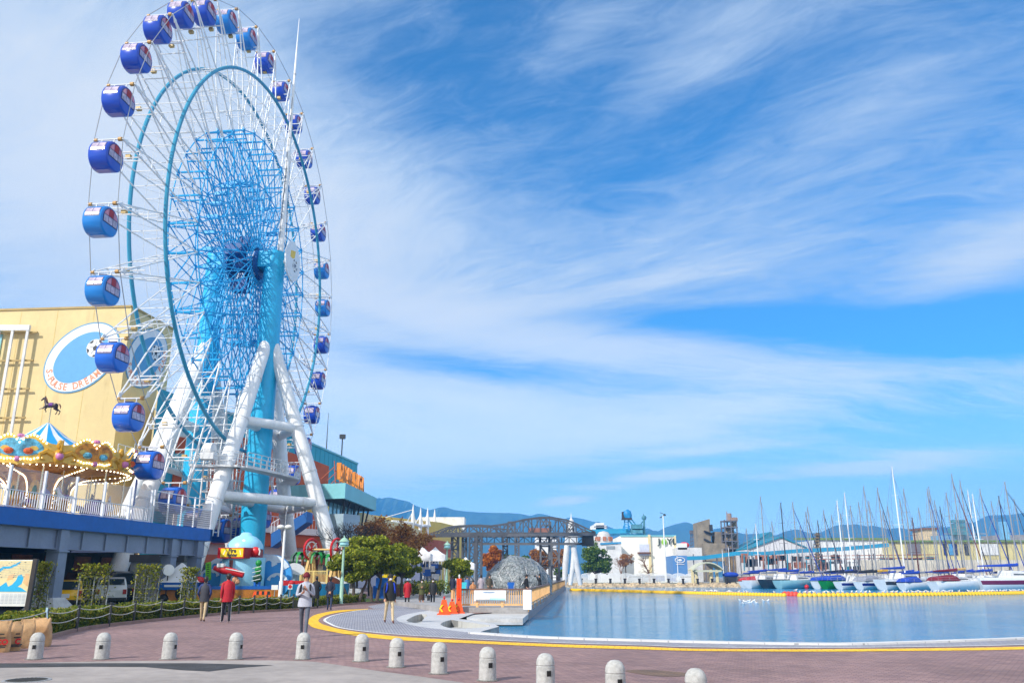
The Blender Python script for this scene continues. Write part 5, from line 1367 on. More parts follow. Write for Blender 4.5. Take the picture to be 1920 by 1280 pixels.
# ================================================================== CARS UNDER THE DECK
TYRE = M('tyre_rubber', (0.015, 0.015, 0.016), 0.8, var=0.2)
def car(label, loc, rz, paint, L=4.1, Wd=1.7, H=1.5, kind='hatch', plate=True):
    """nose along +X local"""
    t = T('parked_car', label, 'car', loc, rz, 'cars parked under the deck')
    if kind == 'hatch': prof = [(-L/2, .35), (-L/2 - .02, .75), (-L/2 + .12, .95), (-L/2 + .45, H - .06), (-L/2 + .9, H), (.35, H), (1.05, .98), (L/2 - .15, .82), (L/2, .6), (L/2, .32)]
    else: prof = [(-L/2, .35), (-L/2 - .02, .9), (-L/2 + .10, 1.15), (-L/2 + .28, H - .08), (-L/2 + .6, H), (.9, H), (1.55, 1.1), (L/2 - .12, .95), (L/2, .6), (L/2, .32)]
    mb = MB(); vs = []
    for s_, in_ in ((-1, 0), (1, 0)):
        pass
    rows = [(-Wd/2 + .10, .0), (-Wd/2, .0), (Wd/2, .0), (Wd/2 - .10, .0)]
    n = len(prof)
    def y_at(z, e): return e * (Wd / 2 - max(0, z - 0.9) * 0.22)
    for e in (-1, 1):
        for x, z in prof: vs.append((x, y_at(z, e), z))
    mb.add(vs, [tuple(range(n)), tuple(range(2 * n - 1, n - 1, -1))] + [((i + 1) % n, i, n + i, n + (i + 1) % n) for i in range(n)])
    body = O('body', mb, paint, t, world=False)
    bev = body.modifiers.new('bevel', 'BEVEL'); bev.width = 0.05; bev.segments = 2
    mb = MB()   # rear screen, windscreen, side glass
    i = 2
    def gl(a, b, w):
        for k in (0,):
            p, q_ = prof[a], prof[b]; p = (p[0] * .92 + q_[0] * .08, p[1] * .92 + q_[1] * .08); q_ = (q_[0] * .92 + p[0] * .08, q_[1] * .92 + p[1] * .08)
            d = -0.012 if p[0] < 0 else 0.012
            pts = [(p[0] + d, y_at(p[1], -1) * w, p[1] + .008), (p[0] + d, y_at(p[1], 1) * w, p[1] + .008), (q_[0] + d, y_at(q_[1], 1) * w, q_[1] + .008), (q_[0] + d, y_at(q_[1], -1) * w, q_[1] + .008)]
            mb.slab(pts, (d, 0, .006))
    gl(2, 3, .86); O('rear_window', mb, GLASS, t, world=False)
    mb = MB(); gl(6, 5, .88); O('windscreen', mb, GLASS, t, world=False)
    zt, zb = H - .14, prof[6][1] + .02
    for e in (-1, 1):
        mb = MB(); mb.slab([(prof[2][0] + .35, y_at(zb, e) , zb), (prof[6][0] - .12, y_at(zb, e), zb), (prof[5][0] - .05, y_at(zt, e), zt), (prof[3][0] + .25, y_at(zt, e), zt)], (0, e * .015, 0)); O('side_window', mb, GLASS, t, world=False)
        for x in (-L/2 + .75, L/2 - .78):
            mb = MB(); mb.lathe((x, e * (Wd/2 - .17), .31), [(0, -.1), (.31, -.1), (.31, .1), (0, .1)], 16, 0, axis=(0, 1, 0)); mb.lathe((x, e * (Wd/2 - .065), .31), [(0, -.01), (.19, -.01), (.19, .01), (0, .01)], 12, 1, axis=(0, 1, 0)); O('wheel', mb, [TYRE, STEEL], t, world=False)
        mb = MB(); mb.box((-L/2 - .02, e * (Wd/2 - .15), .82), (.06, .2, .26)); O('tail_light', mb, M('tail_light_red', (0.35, 0.01, 0.01), 0.2), t, world=False)
        mb = MB(); mb.box((L/2 - .05, e * (Wd/2 - .25), .68), (.12, .3, .14)); O('headlight', mb, PALEGLASS, t, world=False)
    mb = MB(); mb.box((-L/2 - .03, 0, .70), (.03, .44, .2)); O('number_plate', mb, PAPER, t, world=False)
    mb = MB(); mb.box((-L/2 - .02, 0, .42), (.10, Wd - .06, .16)); mb.box((L/2, 0, .42), (.10, Wd - .06, .16)); O('bumper', mb, BLACK, t, world=False)
    return t
CARY = M('car_yellow', srgb(246, 188, 10), 0.25, var=0.0, coat=0.6); CARW = M('car_white', (0.66, 0.68, 0.70), 0.25, var=0.0, coat=0.6)
CARK = M('car_black', (0.02, 0.02, 0.024), 0.2, var=0.0, coat=0.6); CARS = M('car_silver', (0.45, 0.46, 0.48), 0.3, 0.4, var=0.0, coat=0.6)
def under(u, v, z=0.09): return G(u, v, z)
def car_at(u, Y, label, paint, rz, **kw):
    p = A(u, 1110, Y); return car(label, (p.x, p.y, 0.09), rz, paint, **kw)
car_at(118, 46.5, 'yellow hatchback with a white number plate beside the nearest deck column', CARY, R(120))
car_at(150, 55, 'black van with silver sides parked behind the yellow hatchback', CARK, R(128), L=4.7, Wd=1.85, H=1.95, kind='van')
car_at(204, 51.5, 'pale silver estate car between the ivy trellis and the second column', CARW, R(118), L=4.4, H=1.62, kind='van')
car_at(222, 60, 'dark van parked deep under the deck behind the second column', CARK, R(118), L=4.7, Wd=1.85, H=2.0, kind='van')
car_at(40, 50, 'silver van behind the town map board', CARS, R(120), L=4.6, Wd=1.8, H=1.95, kind='van')
# grey service cabinets, satellite dish and the tented stall
sb = T('service_cabinet', 'plain grey service cabinets under the deck beyond the second column', 'cabinet', A(300, 1110, 60))
mb = MB(); p = A(296, 1110, 60); mb.box((p.x, 60, 1.5), (3.6, 1.4, 2.8)); O('body', mb, M('cabinet_grey', (0.36, 0.37, 0.40), 0.6), sb)
mb = MB(); mb.box((p.x, 60, 2.95), (3.8, 1.6, 0.5)); O('roof', mb, M('cabinet_roof', (0.10, 0.10, 0.11), 0.7), sb)
sdh = T('round_mirror', 'white oval traffic mirror on a thin pole beside the tented stall', 'mirror', A(315, 1112, 52))
mb = MB(); p = A(316, 1068, 52); mb.lathe(p, [(0, -.03), (.30, -.03), (.34, .02), (.0, .05)], 18, axis=(0.5, -0.8, 0.2)); O('face', mb, WHITE, sdh)
mb = MB(); mb.tube([(p.x - .05, p.y + .1, 0.1), (p.x - .05, p.y + .1, p.z)], .035, 6); O('pole', mb, DARK, sdh)
ts = T('tented_stall', 'stall with steep white tent roof and blue valance under the deck', 'stall', A(330, 1115, 53))
c = A(336, 1112, 53); c = Vector((c.x, 53, 0.1)); h0, h1 = A(330, 1098, 53).z, A(339, 1055, 53).z
mb = MB(); n = 4
rows = [(1.45, h0 + .22), (1.0, h0 + .5), (.5, h0 + 1.0), (.06, h1)]
for (r0, z0), (r1, z1) in zip(rows, rows[1:]):
    for k in range(4):
        a, b = math.pi/2 * k + math.pi/4, math.pi/2 * (k+1) + math.pi/4
        P = lambda a, r, z: (c.x + math.cos(a) * r, c.y + math.sin(a) * r, z)
        mb.quad(P(a, r0, z0), P(b, r0, z0), P(b, r1, z1), P(a, r1, z1))
O('tent_roof', mb, WHITE, ts)
mb = MB(); mb.box((c.x, c.y, h0), (2.06, 2.06, .42)); O('valance', mb, BLUE, ts)
mb = MB(); mb.box((c.x, c.y, h0 + .02), (1.1, 2.09, .12)); O('valance_lettering_panel', mb, WHITE, ts)
for ex, ey in ((-1, -1), (1, -1), (1, 1), (-1, 1)):
    mb = MB(); mb.tube([(c.x + ex * .95, c.y + ey * .95, .1), (c.x + ex * .95, c.y + ey * .95, h0 - .2)], .05, 6); O('pole', mb, WHITE2, ts)
mb = MB(); mb.box((c.x, c.y - .3, .55), (1.7, .9, .9)); O('counter', mb, M('counter_orange', srgb(206, 130, 70), 0.6), ts)
mb = MB(); mb.ball((c.x + .45, c.y - .9, .75), .36, 10, 6); mb.ball((c.x - .6, c.y - .8, .45), .3, 10, 6); OS('black_bundle', mb, BLACK, ts)

# ================================================================== ITEMS ON THE PLANTED STRIP
# ivy trellises
def trellis(x0, x1, vt, vb, Y, label, seed):
    Y -= 2.6
    r = random.Random(seed); a, b = A(x0, vb, Y), A(x1, vb, Y + 0.35); zt = A((x0 + x1) / 2, vt, Y).z; a.z = b.z = 0.06
    t = T('ivy_trellis', label, 'trellis', a.lerp(b, .5), 0, 'ivy trellises in front of the deck')
    d = (b - a)
    for k in range(3):
        mb = MB(); p = a + d * (k / 2); mb.tube([p, p + ZU * (zt - .45)], .03, 6); O('post', mb, STEEL, t)
    mb = MB()
    for z in (.35, .75, 1.15, zt - .5): mb.tube([a + ZU * z, b + ZU * z], .014, 4)
    for k in range(9): p = a + d * (k / 8); mb.tube([p, p + ZU * (zt - .5)], .008, 4)
    O('mesh', mb, STEEL, t)
    mb = MB()
    for _ in range(1500):
        f = r.betavariate(1.2, 1.2); z = zt * (1 - r.random() ** 1.5 * .98)
        wv = 0.5 + .5 * math.sin(f * 9 + seed + z * 2.2)
        if r.random() > .35 + .65 * max(wv, (z / zt) ** 3): continue
        p = a + d * (f * 1.06 - .03) + Vector((r.gauss(0, .09), r.gauss(0, .16), z + r.gauss(0, .05)))
        leaf(mb, p, r.uniform(.07, .13), r)
    O('ivy', mb, LEAF_I, t)
    mb = MB()
    for k in range(7):
        p = a + d * r.random(); mb.tube([p, p + Vector((r.gauss(0, .1), 0, zt * .5)), p + Vector((r.gauss(0, .2), 0, zt * .95))], .012, 4)
    O('stem', mb, BARK, t)
trellis(60, 85, 1058, 1140, 40, 'ivy covered wire trellis right behind the town map board', 1)
trellis(143, 198, 1061, 1138, 40.5, 'ivy covered wire trellis in front of the cars, between two columns', 2)
trellis(249, 293, 1062, 1135, 43, 'leafy ivy trellis just right of the second grey column', 3)
trellis(337, 364, 1068, 1131, 47, 'narrow ivy trellis between the tented stall and the fire ride', 4)
# town map board
tm = T('town_map_board', 'town map board with blue harbour on a slanted dark post', 'map board', G(46, 1168))
Y = 33.0; c0, c1 = A(-62, 1136, Y + .2), A(50, 1136, Y - .15); zt = A(60, 1049, Y).z; zb = c1.z
dx = Vector((c1.x - c0.x, c1.y - c0.y, 0)); nx = Vector((dx.y, -dx.x, 0)).normalized()
c0.z = c1.z = zb; up_ = Vector((0, .0, zt - zb))
mb = MB(); mb.slab([c0, c1, c1 + up_, c0 + up_], -nx * .06); O('panel', mb, M('map_white', (0.72, 0.73, 0.74), 0.5, var=0.05), tm)
def mp_(x, y, o): return c0 + dx * x + up_ * y + nx * o
mb = MB()
def patch(pts, o, mi): mb.slab([mp_(x, y, o) for x, y in pts], -nx * .003, mi)
def tri_patch(pts, o, mi):
    tri = tessellate_polygon([[Vector((x, y, 0)) for x, y in pts]])
    P3 = [mp_(x, y, o) for x, y in pts]
    mb.add(P3, [t if (P3[t[1]] - P3[t[0]]).cross(P3[t[2]] - P3[t[0]]).dot(nx) > 0 else t[::-1] for t in tri], mi)
patch([(.02, .30), (.985, .30), (.985, .98), (.02, .98)], .005, 0)
tri_patch([(.45, .31), (.97, .31), (.86, .40), (.80, .42), (.86, .48), (.88, .60), (.84, .68), (.78, .66), (.76, .56), (.70, .46), (.64, .42), (.60, .52), (.54, .46), (.5, .42), (.3, .40), (.1, .44), (.02, .40), (.02, .31)], .009, 1)
tri_patch([(.40, .78), (.52, .86), (.62, .86), (.72, .92), (.76, .96), (.80, .96), (.74, .88), (.62, .81), (.52, .80), (.44, .70), (.30, .62), (.28, .66)], .009, 1)
tri_patch([(.60, .55), (.70, .58), (.72, .70), (.62, .66)], .008, 3); tri_patch([(.88, .50), (.97, .42), (.97, .70), (.9, .70)], .008, 3)
for k in range(9): patch([(.40, .60 + k * .042), (.97, .66 + k * .035), (.97, .664 + k * .035), (.40, .604 + k * .042)], .011, 4)
rr = random.Random(3)
for k in range(46): 
    x, y = rr.uniform(.3, .95), rr.uniform(.6, .95); patch([(x, y), (x + .018, y), (x + .018, y + .008), (x, y + .008)], .012, 5)
for i in range(6):
    for j in range(7): patch([(.55 + i * .07, .06 + j * .03), (.605 + i * .07, .06 + j * .03), (.605 + i * .07, .072 + j * .03), (.55 + i * .07, .072 + j * .03)], .006, 4)
patch([(.40, .08), (.50, .08), (.50, .24), (.40, .24)], .006, 0); patch([(.46, .08), (.5, .08), (.5, .2), (.46, .2)], .008, 1)
O('map', mb, [M('map_sand', srgb(226, 208, 160), 0.6, var=0.08), M('map_blue', srgb(30, 170, 222), 0.6, var=0.04), WHITE, M('map_tan', srgb(226, 180, 130), 0.6), M('map_grey', srgb(176, 182, 196), 0.6), M('map_dark', srgb(110, 110, 120), 0.6)], tm)
mb = MB(); g = G(44, 1166); mb.bar(Vector((c1.x + .04, c1.y - .02, .06)), Vector((c1.x + .10, c1.y - .02, zt + .04)), .16, .14); O('post', mb, M('sign_post_brown', (0.035, 0.028, 0.03), 0.5), tm)
mb = MB(); mb.bar(Vector((c0.x, c0.y, .06)), Vector((c0.x, c0.y, zt)), .16, .14); O('post', mb, M('sign_post_brown', (0, 0, 0)), tm)
# paper sacks
KRAFT = M('kraft_paper', srgb(196, 156, 112), 0.75, var=0.14, scale=4, bump=0.7, bscale=7)
REDINK = M('red_ink', srgb(206, 30, 34), 0.7); BLKINK = M('black_ink', (0.05, 0.045, 0.04), 0.7)
def sack(label, u, v, w, h, rz, seed, txt=None):
    r = random.Random(seed); p = G(u, v); t = T('paper_sack', label, 'sack', p, rz, 'paper sacks by the map board')
    nx_, ny, nz = 12, 7, 12; vs, fs = [], []
    ring = 2 * (nx_ + ny)
    for j in range(nz + 1):
        f = j / nz; z = h * f; dp = .30 * (1 - .75 * max(0, (f - .72) / .28)) * (1 if f > .05 else .92); ww = w * (1 + .10 * math.sin(f * 3.1)) * (1 - .06 * f)
        for k in range(ring):
            a = 2 * math.pi * k / ring
            ca_, sa_ = math.cos(a), math.sin(a)
            x = ww / 2 * math.copysign(abs(ca_) ** .45, ca_); y = dp / 2 * math.copysign(abs(sa_) ** .55, sa_)
            e = .016 * math.sin(a * 5 + f * 9 + seed) + .014 * math.sin(a * 9 - f * 14 + seed * 2)
            vs.append((x * (1 + e) + .02 * math.sin(f * 5 + seed), y * (1 + e * 2) + .03 * math.sin(f * 4 + seed), z + (.03 * math.sin(k * 1.3 + seed) if j == nz else 0)))
    for j in range(nz):
        for k in range(ring): fs.append((j * ring + k, j * ring + (k + 1) % ring, (j + 1) * ring + (k + 1) % ring, (j + 1) * ring + k))
    fs.append(tuple(range(ring - 1, -1, -1))); fs.append(tuple(range(nz * ring, (nz + 1) * ring)))
    mb = MB(); mb.add(vs, fs); O('bag', mb, KRAFT, t, smooth=True, world=False)
    if txt:
        mb = MB(); add_text(mb, txt, .17, (w * .10, -.185, h * .33), (1, 0, 0), (0, 0, 1), 0, .004, .008)
        for k, (wd, z) in enumerate(((.26, .22), (.22, .17), (.16, .48), (.1, .6))): mb.box((w * .05, -.18, h * z), (wd, .008, .028), mi=1)
        O('print', mb, [REDINK, BLKINK], t, world=False)
sack('leftmost brown paper sack with red and black print, cut by the frame edge', -4, 1222, .44, .70, R(32), 1, 'CO')
sack('narrow brown paper sack with small red print, second from the left', 22, 1219, .32, .66, R(50), 2, 'C')
sack('creased brown paper sack without print, third from the left', 45, 1214, .34, .67, R(38), 4)
sack('widest brown paper sack, at the right end of the row behind the first bollard', 72, 1211, .50, .69, R(12), 7)
stick = T('marker_stake', 'thin white stake leaning at the hedge corner beside the sacks', 'stake', G(88, 1198))
mb = MB(); p = G(90, 1200); mb.tube([p, p + Vector((-.2, .1, .8))], .018, 5); mb.box(p + Vector((-.21, .1, .83)), (.06, .02, .12)); O('stake', mb, M('pale_blue_plastic', srgb(170, 200, 220), 0.5), stick)

# ================================================================== KIDDIE RIDES AT THE WHEEL'S FOOT
def AX(u, v, Y): return A(u, v, Y)
FY = 55.0
SKYB = M('ride_sky_blue', srgb(60, 150, 216), 0.4, var=0.05); SKYL = M('ride_pale_blue', srgb(150, 212, 238), 0.35, var=0.06); RYEL = M('ride_yellow', srgb(250, 208, 30), 0.4); RGRN = M('ride_lime', srgb(110, 190, 30), 0.4)
ff = T('fire_engine_ride', 'colourful Fire Fighter kiddie ride with blue cloud backdrop and yellow sign', 'kiddie ride', A(455, 1118, FY))
sc_px = FY / (1560 * .9625) # metres per pixel near here
def fp(u, v, o=0.0): return A(u, v, FY + o)
def lobes(circ, o, th, m, m2, name):
    mb = MB(); mbt = MB()
    for k, (u, v, r_) in enumerate(circ):
        c = fp(u, v, o + k * .006); rr_ = r_ * sc_px
        n = 26
        pts = [c + Vector((math.cos(2 * math.pi * i / n) * rr_, 0, math.sin(2 * math.pi * i / n) * rr_)) for i in range(n)]
        pts = [Vector((p.x, p.y, max(p.z, .35))) for p in pts]
        mb.slab(pts, (0, th, 0))
        # painted cloud on the upper rim
        cap = [c + Vector((math.cos(t) * rr_ * q_, -.03, math.sin(t) * rr_ * q_)) for q_, ts_ in ((.985, [R(28 + 124 * i / 14) for i in range(15)]),) for t in ts_]
        low = [c + Vector((math.cos(t) * rr_ * (.74 + .07 * math.sin(t * 9)), -.03, math.sin(t) * rr_ * (.74 + .07 * math.sin(t * 9)))) for t in [R(28 + 124 * i / 14) for i in range(15)]]
        for i in range(14): mbt.quad(cap[i], cap[i + 1], low[i + 1], low[i])
    b = O(name, mb, m, ff); OS('painted_cloud', mbt, m2, b)
lobes([(392, 1088, 21), (415, 1078, 32), (505, 1082, 40), (488, 1074, 34)], 1.6, .3, SKYB, M('cloud_grey_white', srgb(206, 218, 230), 0.5), 'backdrop')
lobes([(519, 1096, 21)], 1.2, .3, SKYB, M('cloud_grey_white', (0, 0, 0)), 'backdrop')
mb = MB(); c = fp(455, 1080, .6); mb.lathe((c.x, c.y, .3), [(1.35, 0), (1.35, fp(0, 1045, .6).z - .3), (0, fp(0, 1045, .6).z - .3)], 28, 0); O('drum', mb, SKYL, ff, True)
mb = MB(); zc = fp(455, 1026, .6).z
mb.lathe((c.x, c.y, zc), [(1.15, -.1), (1.12, .15), (.95, .42), (.66, .66), (.40, .76), (.30, .92), (.18, .96), (0, .97)], 28, 0); O('dome', mb, SKYL, ff, True)
mb = MB(); mb.ball(fp(457, 1015, -.32), .15, 10, 6, d=(1, .4, 1)); O('dome_bulge', mb, WHITE, ff, True)
a, b = fp(407, 1047, -.6), fp(457, 1044, -1.1)
mb = MB(); z0, z1 = fp(0, 1046, -.8).z, fp(0, 1026, -.8).z
mb.slab([(a.x, a.y, z0), (b.x, b.y, z0), (b.x, b.y, z1), (a.x, a.y, z1)], (0.1, 1.4, 0)); O('sign_box', mb, RED, ff)
sd_ = Vector((b.x - a.x, b.y - a.y, 0)); L_ = sd_.length; sd_.normalize(); nn = Vector((sd_.y, -sd_.x, 0))
mb = MB(); mb.slab([Vector((a.x, a.y, 0)) + sd_ * (L_ * q_[0]) + nn * .012 + ZU * (z0 + (z1 - z0) * q_[1]) for q_ in ((.12, .12), (.97, .12), (.97, .92), (.12, .92))], nn * .012, 0)
cc_ = Vector((a.x, a.y, 0)) + sd_ * (L_ * .56) + nn * .026
add_text(mb, 'Fire', .36, cc_ + ZU * (z0 + (z1 - z0) * .70), sd_, ZU, 1, .008, .012); add_text(mb, 'Fighter', .27, cc_ + ZU * (z0 + (z1 - z0) * .30), sd_, ZU, 1, .008, .012)
mb.bar(cc_ - sd_ * .62 + ZU * (z0 + .22), cc_ - sd_ * .50 + ZU * (z0 + .5), .05, .02, 2, up=nn); mb.bar(cc_ + sd_ * .62 + ZU * (z0 + .2), cc_ + sd_ * .54 + ZU * (z0 + .48), .05, .02, 2, up=nn)
O('name_board', mb, [RYEL, BLKINK, WHITE], ff)
b2 = fp(487, 1044, .4); mb = MB(); mb.slab([(b.x + .02, b.y, z0), (b2.x, b2.y, z0), (b2.x, b2.y, z1), (b.x + .02, b.y, z1)], (-.1, 1.0, 0)); O('sign_box', mb, M('ride_dark_red', srgb(150, 20, 34), 0.4), ff)
mb = MB(); mb.ball(fp(479, 1034, -.25), .32, 12, 8, d=(1, .6, 1)); O('red_helmet', mb, RED, ff, True)
mb = MB()
for u in (466, 486): mb.tube([fp(u, 1040, -.5), fp(u + 1.5, 1033, -.5), fp(u - .5, 1027, -.5)], .05, 5)
OS('hose_reel', mb, WHITE2, ff)
for u, w, vt, vb, m in ((390.5, 9, 1054, 1087, RGRN), (459, 9, 1052, 1096, RYEL)):
    mb = MB(); a, b = fp(u, vb, -.2), fp(u + .5, vt, .3); mb.bar(a, b, w * sc_px, .10, 0, up=(0, -1, 0))
    for k in range(1, 8): p = a.lerp(b, k / 8); mb.box(p + Vector((0, -.07, 0)), (w * sc_px * .5, .04, .05), mi=1)
    O('ladder', mb, [m, BLACK], ff)
mb = MB(); mb.slab([fp(465, 1097, -.3), fp(476, 1097, -.3), fp(475, 1070, -.3), fp(468, 1052, -.3), fp(464, 1045, -.3)], (0, .3, 0)); O('rocket_fin', mb, SKYL, ff)
mb = MB(); mb.slab([fp(430, 1064, -.72), fp(440, 1064, -.72), fp(440, 1049, -.72), fp(430, 1049, -.72)], (0, .1, 0)); O('door', mb, M('ride_brown', srgb(110, 56, 46), 0.5), ff)
mb = MB(); p = fp(431, 1071, -1.6); mb.tube([p + Vector((-1.0, 0, .22)), p + Vector((-.5, 0, .12)), p + Vector((.3, 0, -.05)), p + Vector((.85, 0, -.22))], [.14, .24, .22, .16], 10); mb.box(p + Vector((-.55, -.05, .38)), (.4, .4, .22), mi=1); mb.tube([p + Vector((-.2, -.25, .18)), p + Vector((1.0, -.25, -.05))], .03, 5, 1); O('fire_engine', mb, [RED, WHITE], ff, True)
mb = MB()
for k, (u, v, r_) in enumerate(((441, 1086, .2), (445, 1090, .17), (437, 1094, .15), (417, 1098, .2))): mb.ball(fp(u, v, -1.5), r_, 8, 6)
OS('painted_head', mb, M('ride_flesh', srgb(226, 160, 120), 0.5, var=0.3, scale=6), ff, True)
mb = MB(); p = fp(374, 1088, -1.3); mb.ball(p, .34, 12, 8, d=(1, .8, .75)); mb.box(p + Vector((.35, -.1, -.25)), (.5, .5, .3), mi=1); O('red_car', mb, [RED, NAVY], ff, True)
mb = MB(); p = fp(484, 1068, -1.2)
mb.ball(p + ZU * .0, .3, 10, 6, d=(.7, .5, 1.0)); mb.ball(p + ZU * .42, .2, 10, 6, 1); mb.ball(p + Vector((0, 0, -.5)), .32, 10, 6, 2, d=(.9, .6, 1)); mb.tube([p + Vector((-.12, 0, -.7)), p + Vector((-.12, 0, -1.5))], .10, 6, 3); mb.tube([p + Vector((.12, 0, -.7)), p + Vector((.12, 0, -1.5))], .10, 6, 3)
for k in range(4): mb.bar(p + Vector((-.26, -.30, .1 - k * .25)), p + Vector((.26, -.30, .22 - k * .25)), .05, .03, 4)
O('green_fireman', mb, [GREEN, GREEN, M('ride_dark_green', srgb(20, 70, 50), 0.5), BLUE, WHITE], ff, True)
a, b = fp(368, 1118, -2.4), fp(525, 1118, -1.0); zt_, zm = fp(0, 1098, -1.6).z, fp(0, 1104, -1.6).z
mb = MB(); mb.slab([(a.x, a.y, .08), (b.x, b.y, .08), (b.x, b.y, zm), (a.x, a.y, zm)], (0, .2, 0)); O('base_wall', mb, M('ride_amber', srgb(196, 122, 40), 0.4, var=0.25, scale=2), ff)
mb = MB(); mb.slab([(a.x, a.y - .03, zm), (b.x, b.y - .03, zm), (b.x, b.y - .03, zt_), (a.x, a.y - .03, zt_)], (0, .3, 0)); O('blue_rail', mb, BLUE, ff)
mb = MB(); c = fp(519, 1101, -.4); mb.ball(c, .16, 10, 6); O('knob', mb, M('ride_magenta', srgb(150, 40, 90), 0.4), ff)
mb = MB(); a, b = fp(530, 1092, -.6), fp(570, 1093, -.2); mb.bar(a, b, .12, .3); mb.ball(a.lerp(b, .4), .22, 10, 6, d=(1, .6, .8)); O('red_lever', mb, RED, ff)
br_ = T('striped_barrier', 'small orange and black striped barrier in front of the fire ride', 'barrier', fp(493, 1118, -3))
mb = MB(); a, b = fp(476, 1111, -3), fp(506, 1111, -3)
for k in range(6): mb.bar(a.lerp(b, k / 6), a.lerp(b, (k + 1) / 6), .06, .2, k % 2)
O('board', mb, [ORANGE, BLACK], br_)
for p in (a, b):
    mb = MB(); mb.slab([(p.x - .18, p.y, .06), (p.x + .18, p.y, .06), (p.x + .03, p.y, p.z), (p.x - .03, p.y, p.z)], (0, .05, 0)); O('leg', mb, ORANGE, br_)
for u, w, v0, v1, lb in ((515, 13, 1096, 1105, 'blank white notice on the blue fence behind the white lamp post'), (544, 9, 1095, 1104, 'small white notice with a red round symbol right of the white lamp post')):
    nb = T('notice_board', lb, 'notice', fp(u, 1118, -1.5)); a, b = fp(u - w/2, v1, -1.6), fp(u + w/2, v0, -1.6)
    mb = MB(); mb.slab([(a.x, a.y, a.z), (b.x, a.y, a.z), (b.x, a.y, b.z), (a.x, a.y, b.z)], (0, .03, 0)); O('sheet', mb, PAPER, nb)
    mb = MB(); mb.tube([((a.x + b.x) / 2, a.y + .06, .06), ((a.x + b.x) / 2, a.y + .06, a.z + .1)], .03, 5); O('post', mb, STEEL, nb)
    if u == 544:
        mb = MB(); c = Vector(((a.x + b.x) / 2, a.y - .012, (a.z + b.z) / 2 + .02)); mb.lathe(c, [(.075, 0), (.11, 0), (.11, .008), (.075, .008)], 18, axis=(0, -1, 0)); mb.bar(c + Vector((-.07, 0, .07)), c + Vector((.07, 0, -.07)), .02, .008, up=(0, -1, 0)); O('symbol', mb, RED, nb)
# windmill ride with two red wheels, palms and a thatched mound
MY = 62.0
def mp2(u, v, o=0.0): return A(u, v, MY + o)
mw = T('windmill_ride', 'kiddie ride with two red spoked wheels on straw coloured frames, plastic palms', 'kiddie ride', mp2(605, 1118))
STRAW = M('straw_frame', srgb(226, 190, 120), 0.6, var=0.1)
for u, v, rr_, tl in ((584, 1029.5, .72, .55), (632, 1030, .78, .40)):
    c = mp2(u, v); ax = Vector((math.cos(tl), -math.sin(tl), 0)); X_ = Vector((math.sin(tl), math.cos(tl), 0)); mb = MB()
    ringp = [c + X_ * (math.cos(2 * math.pi * k / 24) * rr_) + ZU * (math.sin(2 * math.pi * k / 24) * rr_) for k in range(25)]
    mb.tube(ringp, .085, 6, 0, cap=False); mb.tube([c + (p - c) * .74 for p in ringp], .05, 6, 1, cap=False)
    for k in range(0, 24, 3): mb.tube([c, ringp[k]], .045, 5, (k // 3) % 2)
    mb.lathe(c - ax * .1, [(0, 0), (.16, 0), (.16, .2), (0, .2)], 12, 0, axis=ax); O('wheel', mb, [RED, WHITE], mw)
mb = MB(); mb.tube([mp2(584, 1029.5), mp2(632, 1030)], .07, 6); O('axle', mb, STRAW, mw)
for u in (584, 632):
    mb = MB()
    for e in (-13, 3, 8): mb.tube([mp2(u, 1031), mp2(u + e, 1082, e * .03)], [.10, .14], 6)
    mb.slab([mp2(u, 1034), mp2(u - 11, 1080, .1), mp2(u + 4, 1080, .1)], (0, .08, 0)); O('straw_frame', mb, STRAW, mw)
mb = MB(); c = mp2(602, 1096); mb.lathe((c.x, c.y, c.z - .6), [(1.9, 0), (1.75, .5), (1.2, 1.0), (.5, 1.3), (0, 1.36)], 18, 0); O('mound', mb, M('thatch_brown', srgb(110, 56, 34), 0.8, var=0.2, scale=4), mw, True)
mb = MB(); mb.lathe((c.x + .1, c.y - .8, c.z - .75), [(1.25, 0), (1.1, .55), (.7, .95), (0, 1.12)], 16, 0); O('cave_mouth', mb, M('grey_rock_plastic', srgb(196, 196, 196), 0.7, var=0.1), mw, True)
for u, v, h in ((567, 1040, 20), (594, 1040, 18), (621, 1044, 24), (660, 1100, 1)):
    if h < 2: continue
    t_ = mp2(u, v, .5); mb = MB(); mb.tube([(t_.x, t_.y, .1), (t_.x + .05, t_.y, t_.z - .3)], [.13, .09], 7); O('palm_trunk', mb, M('palm_brown', srgb(110, 60, 40), 0.7), mw)
    mb = MB()
    for k in range(7):
        a = 2 * math.pi * k / 7; d = Vector((math.cos(a), math.sin(a), 0)); s_ = Vector((-d.y, d.x, 0)) * .16; tp = Vector((t_.x, t_.y, t_.z))
        q_ = [tp, tp + d * .45 + ZU * .22, tp + d * .75 - ZU * .05, tp + d * .85 - ZU * .6]
        for i in range(3): mb.quad(q_[i] - s_ * (1.2 - i * .3), q_[i] + s_ * (1.2 - i * .3), q_[i + 1] + s_ * (.9 - i * .3), q_[i + 1] - s_ * (.9 - i * .3))
    O('palm_leaves', mb, GREEN, mw)
yf = T('yellow_fence', 'low yellow baluster fence round the windmill ride', 'fence', mp2(590, 1110, -2))
a, b = mp2(562, 1100, -2.4), mp2(612, 1100, -2.4); zt_ = mp2(0, 1070, -2.4).z; zb_ = mp2(0, 1096, -2.4).z
mb = MB()
for z in (zb_, zt_): mb.bar((a.x, a.y, z), (b.x, b.y, z), .06)
for k in range(21): x = a.x + (b.x - a.x) * k / 20; mb.bar((x, a.y, zb_), (x, a.y, zt_), .03 if k % 10 else .09)
O('panel', mb, M('pale_yellow_paint', srgb(232, 206, 130), 0.5), yf)
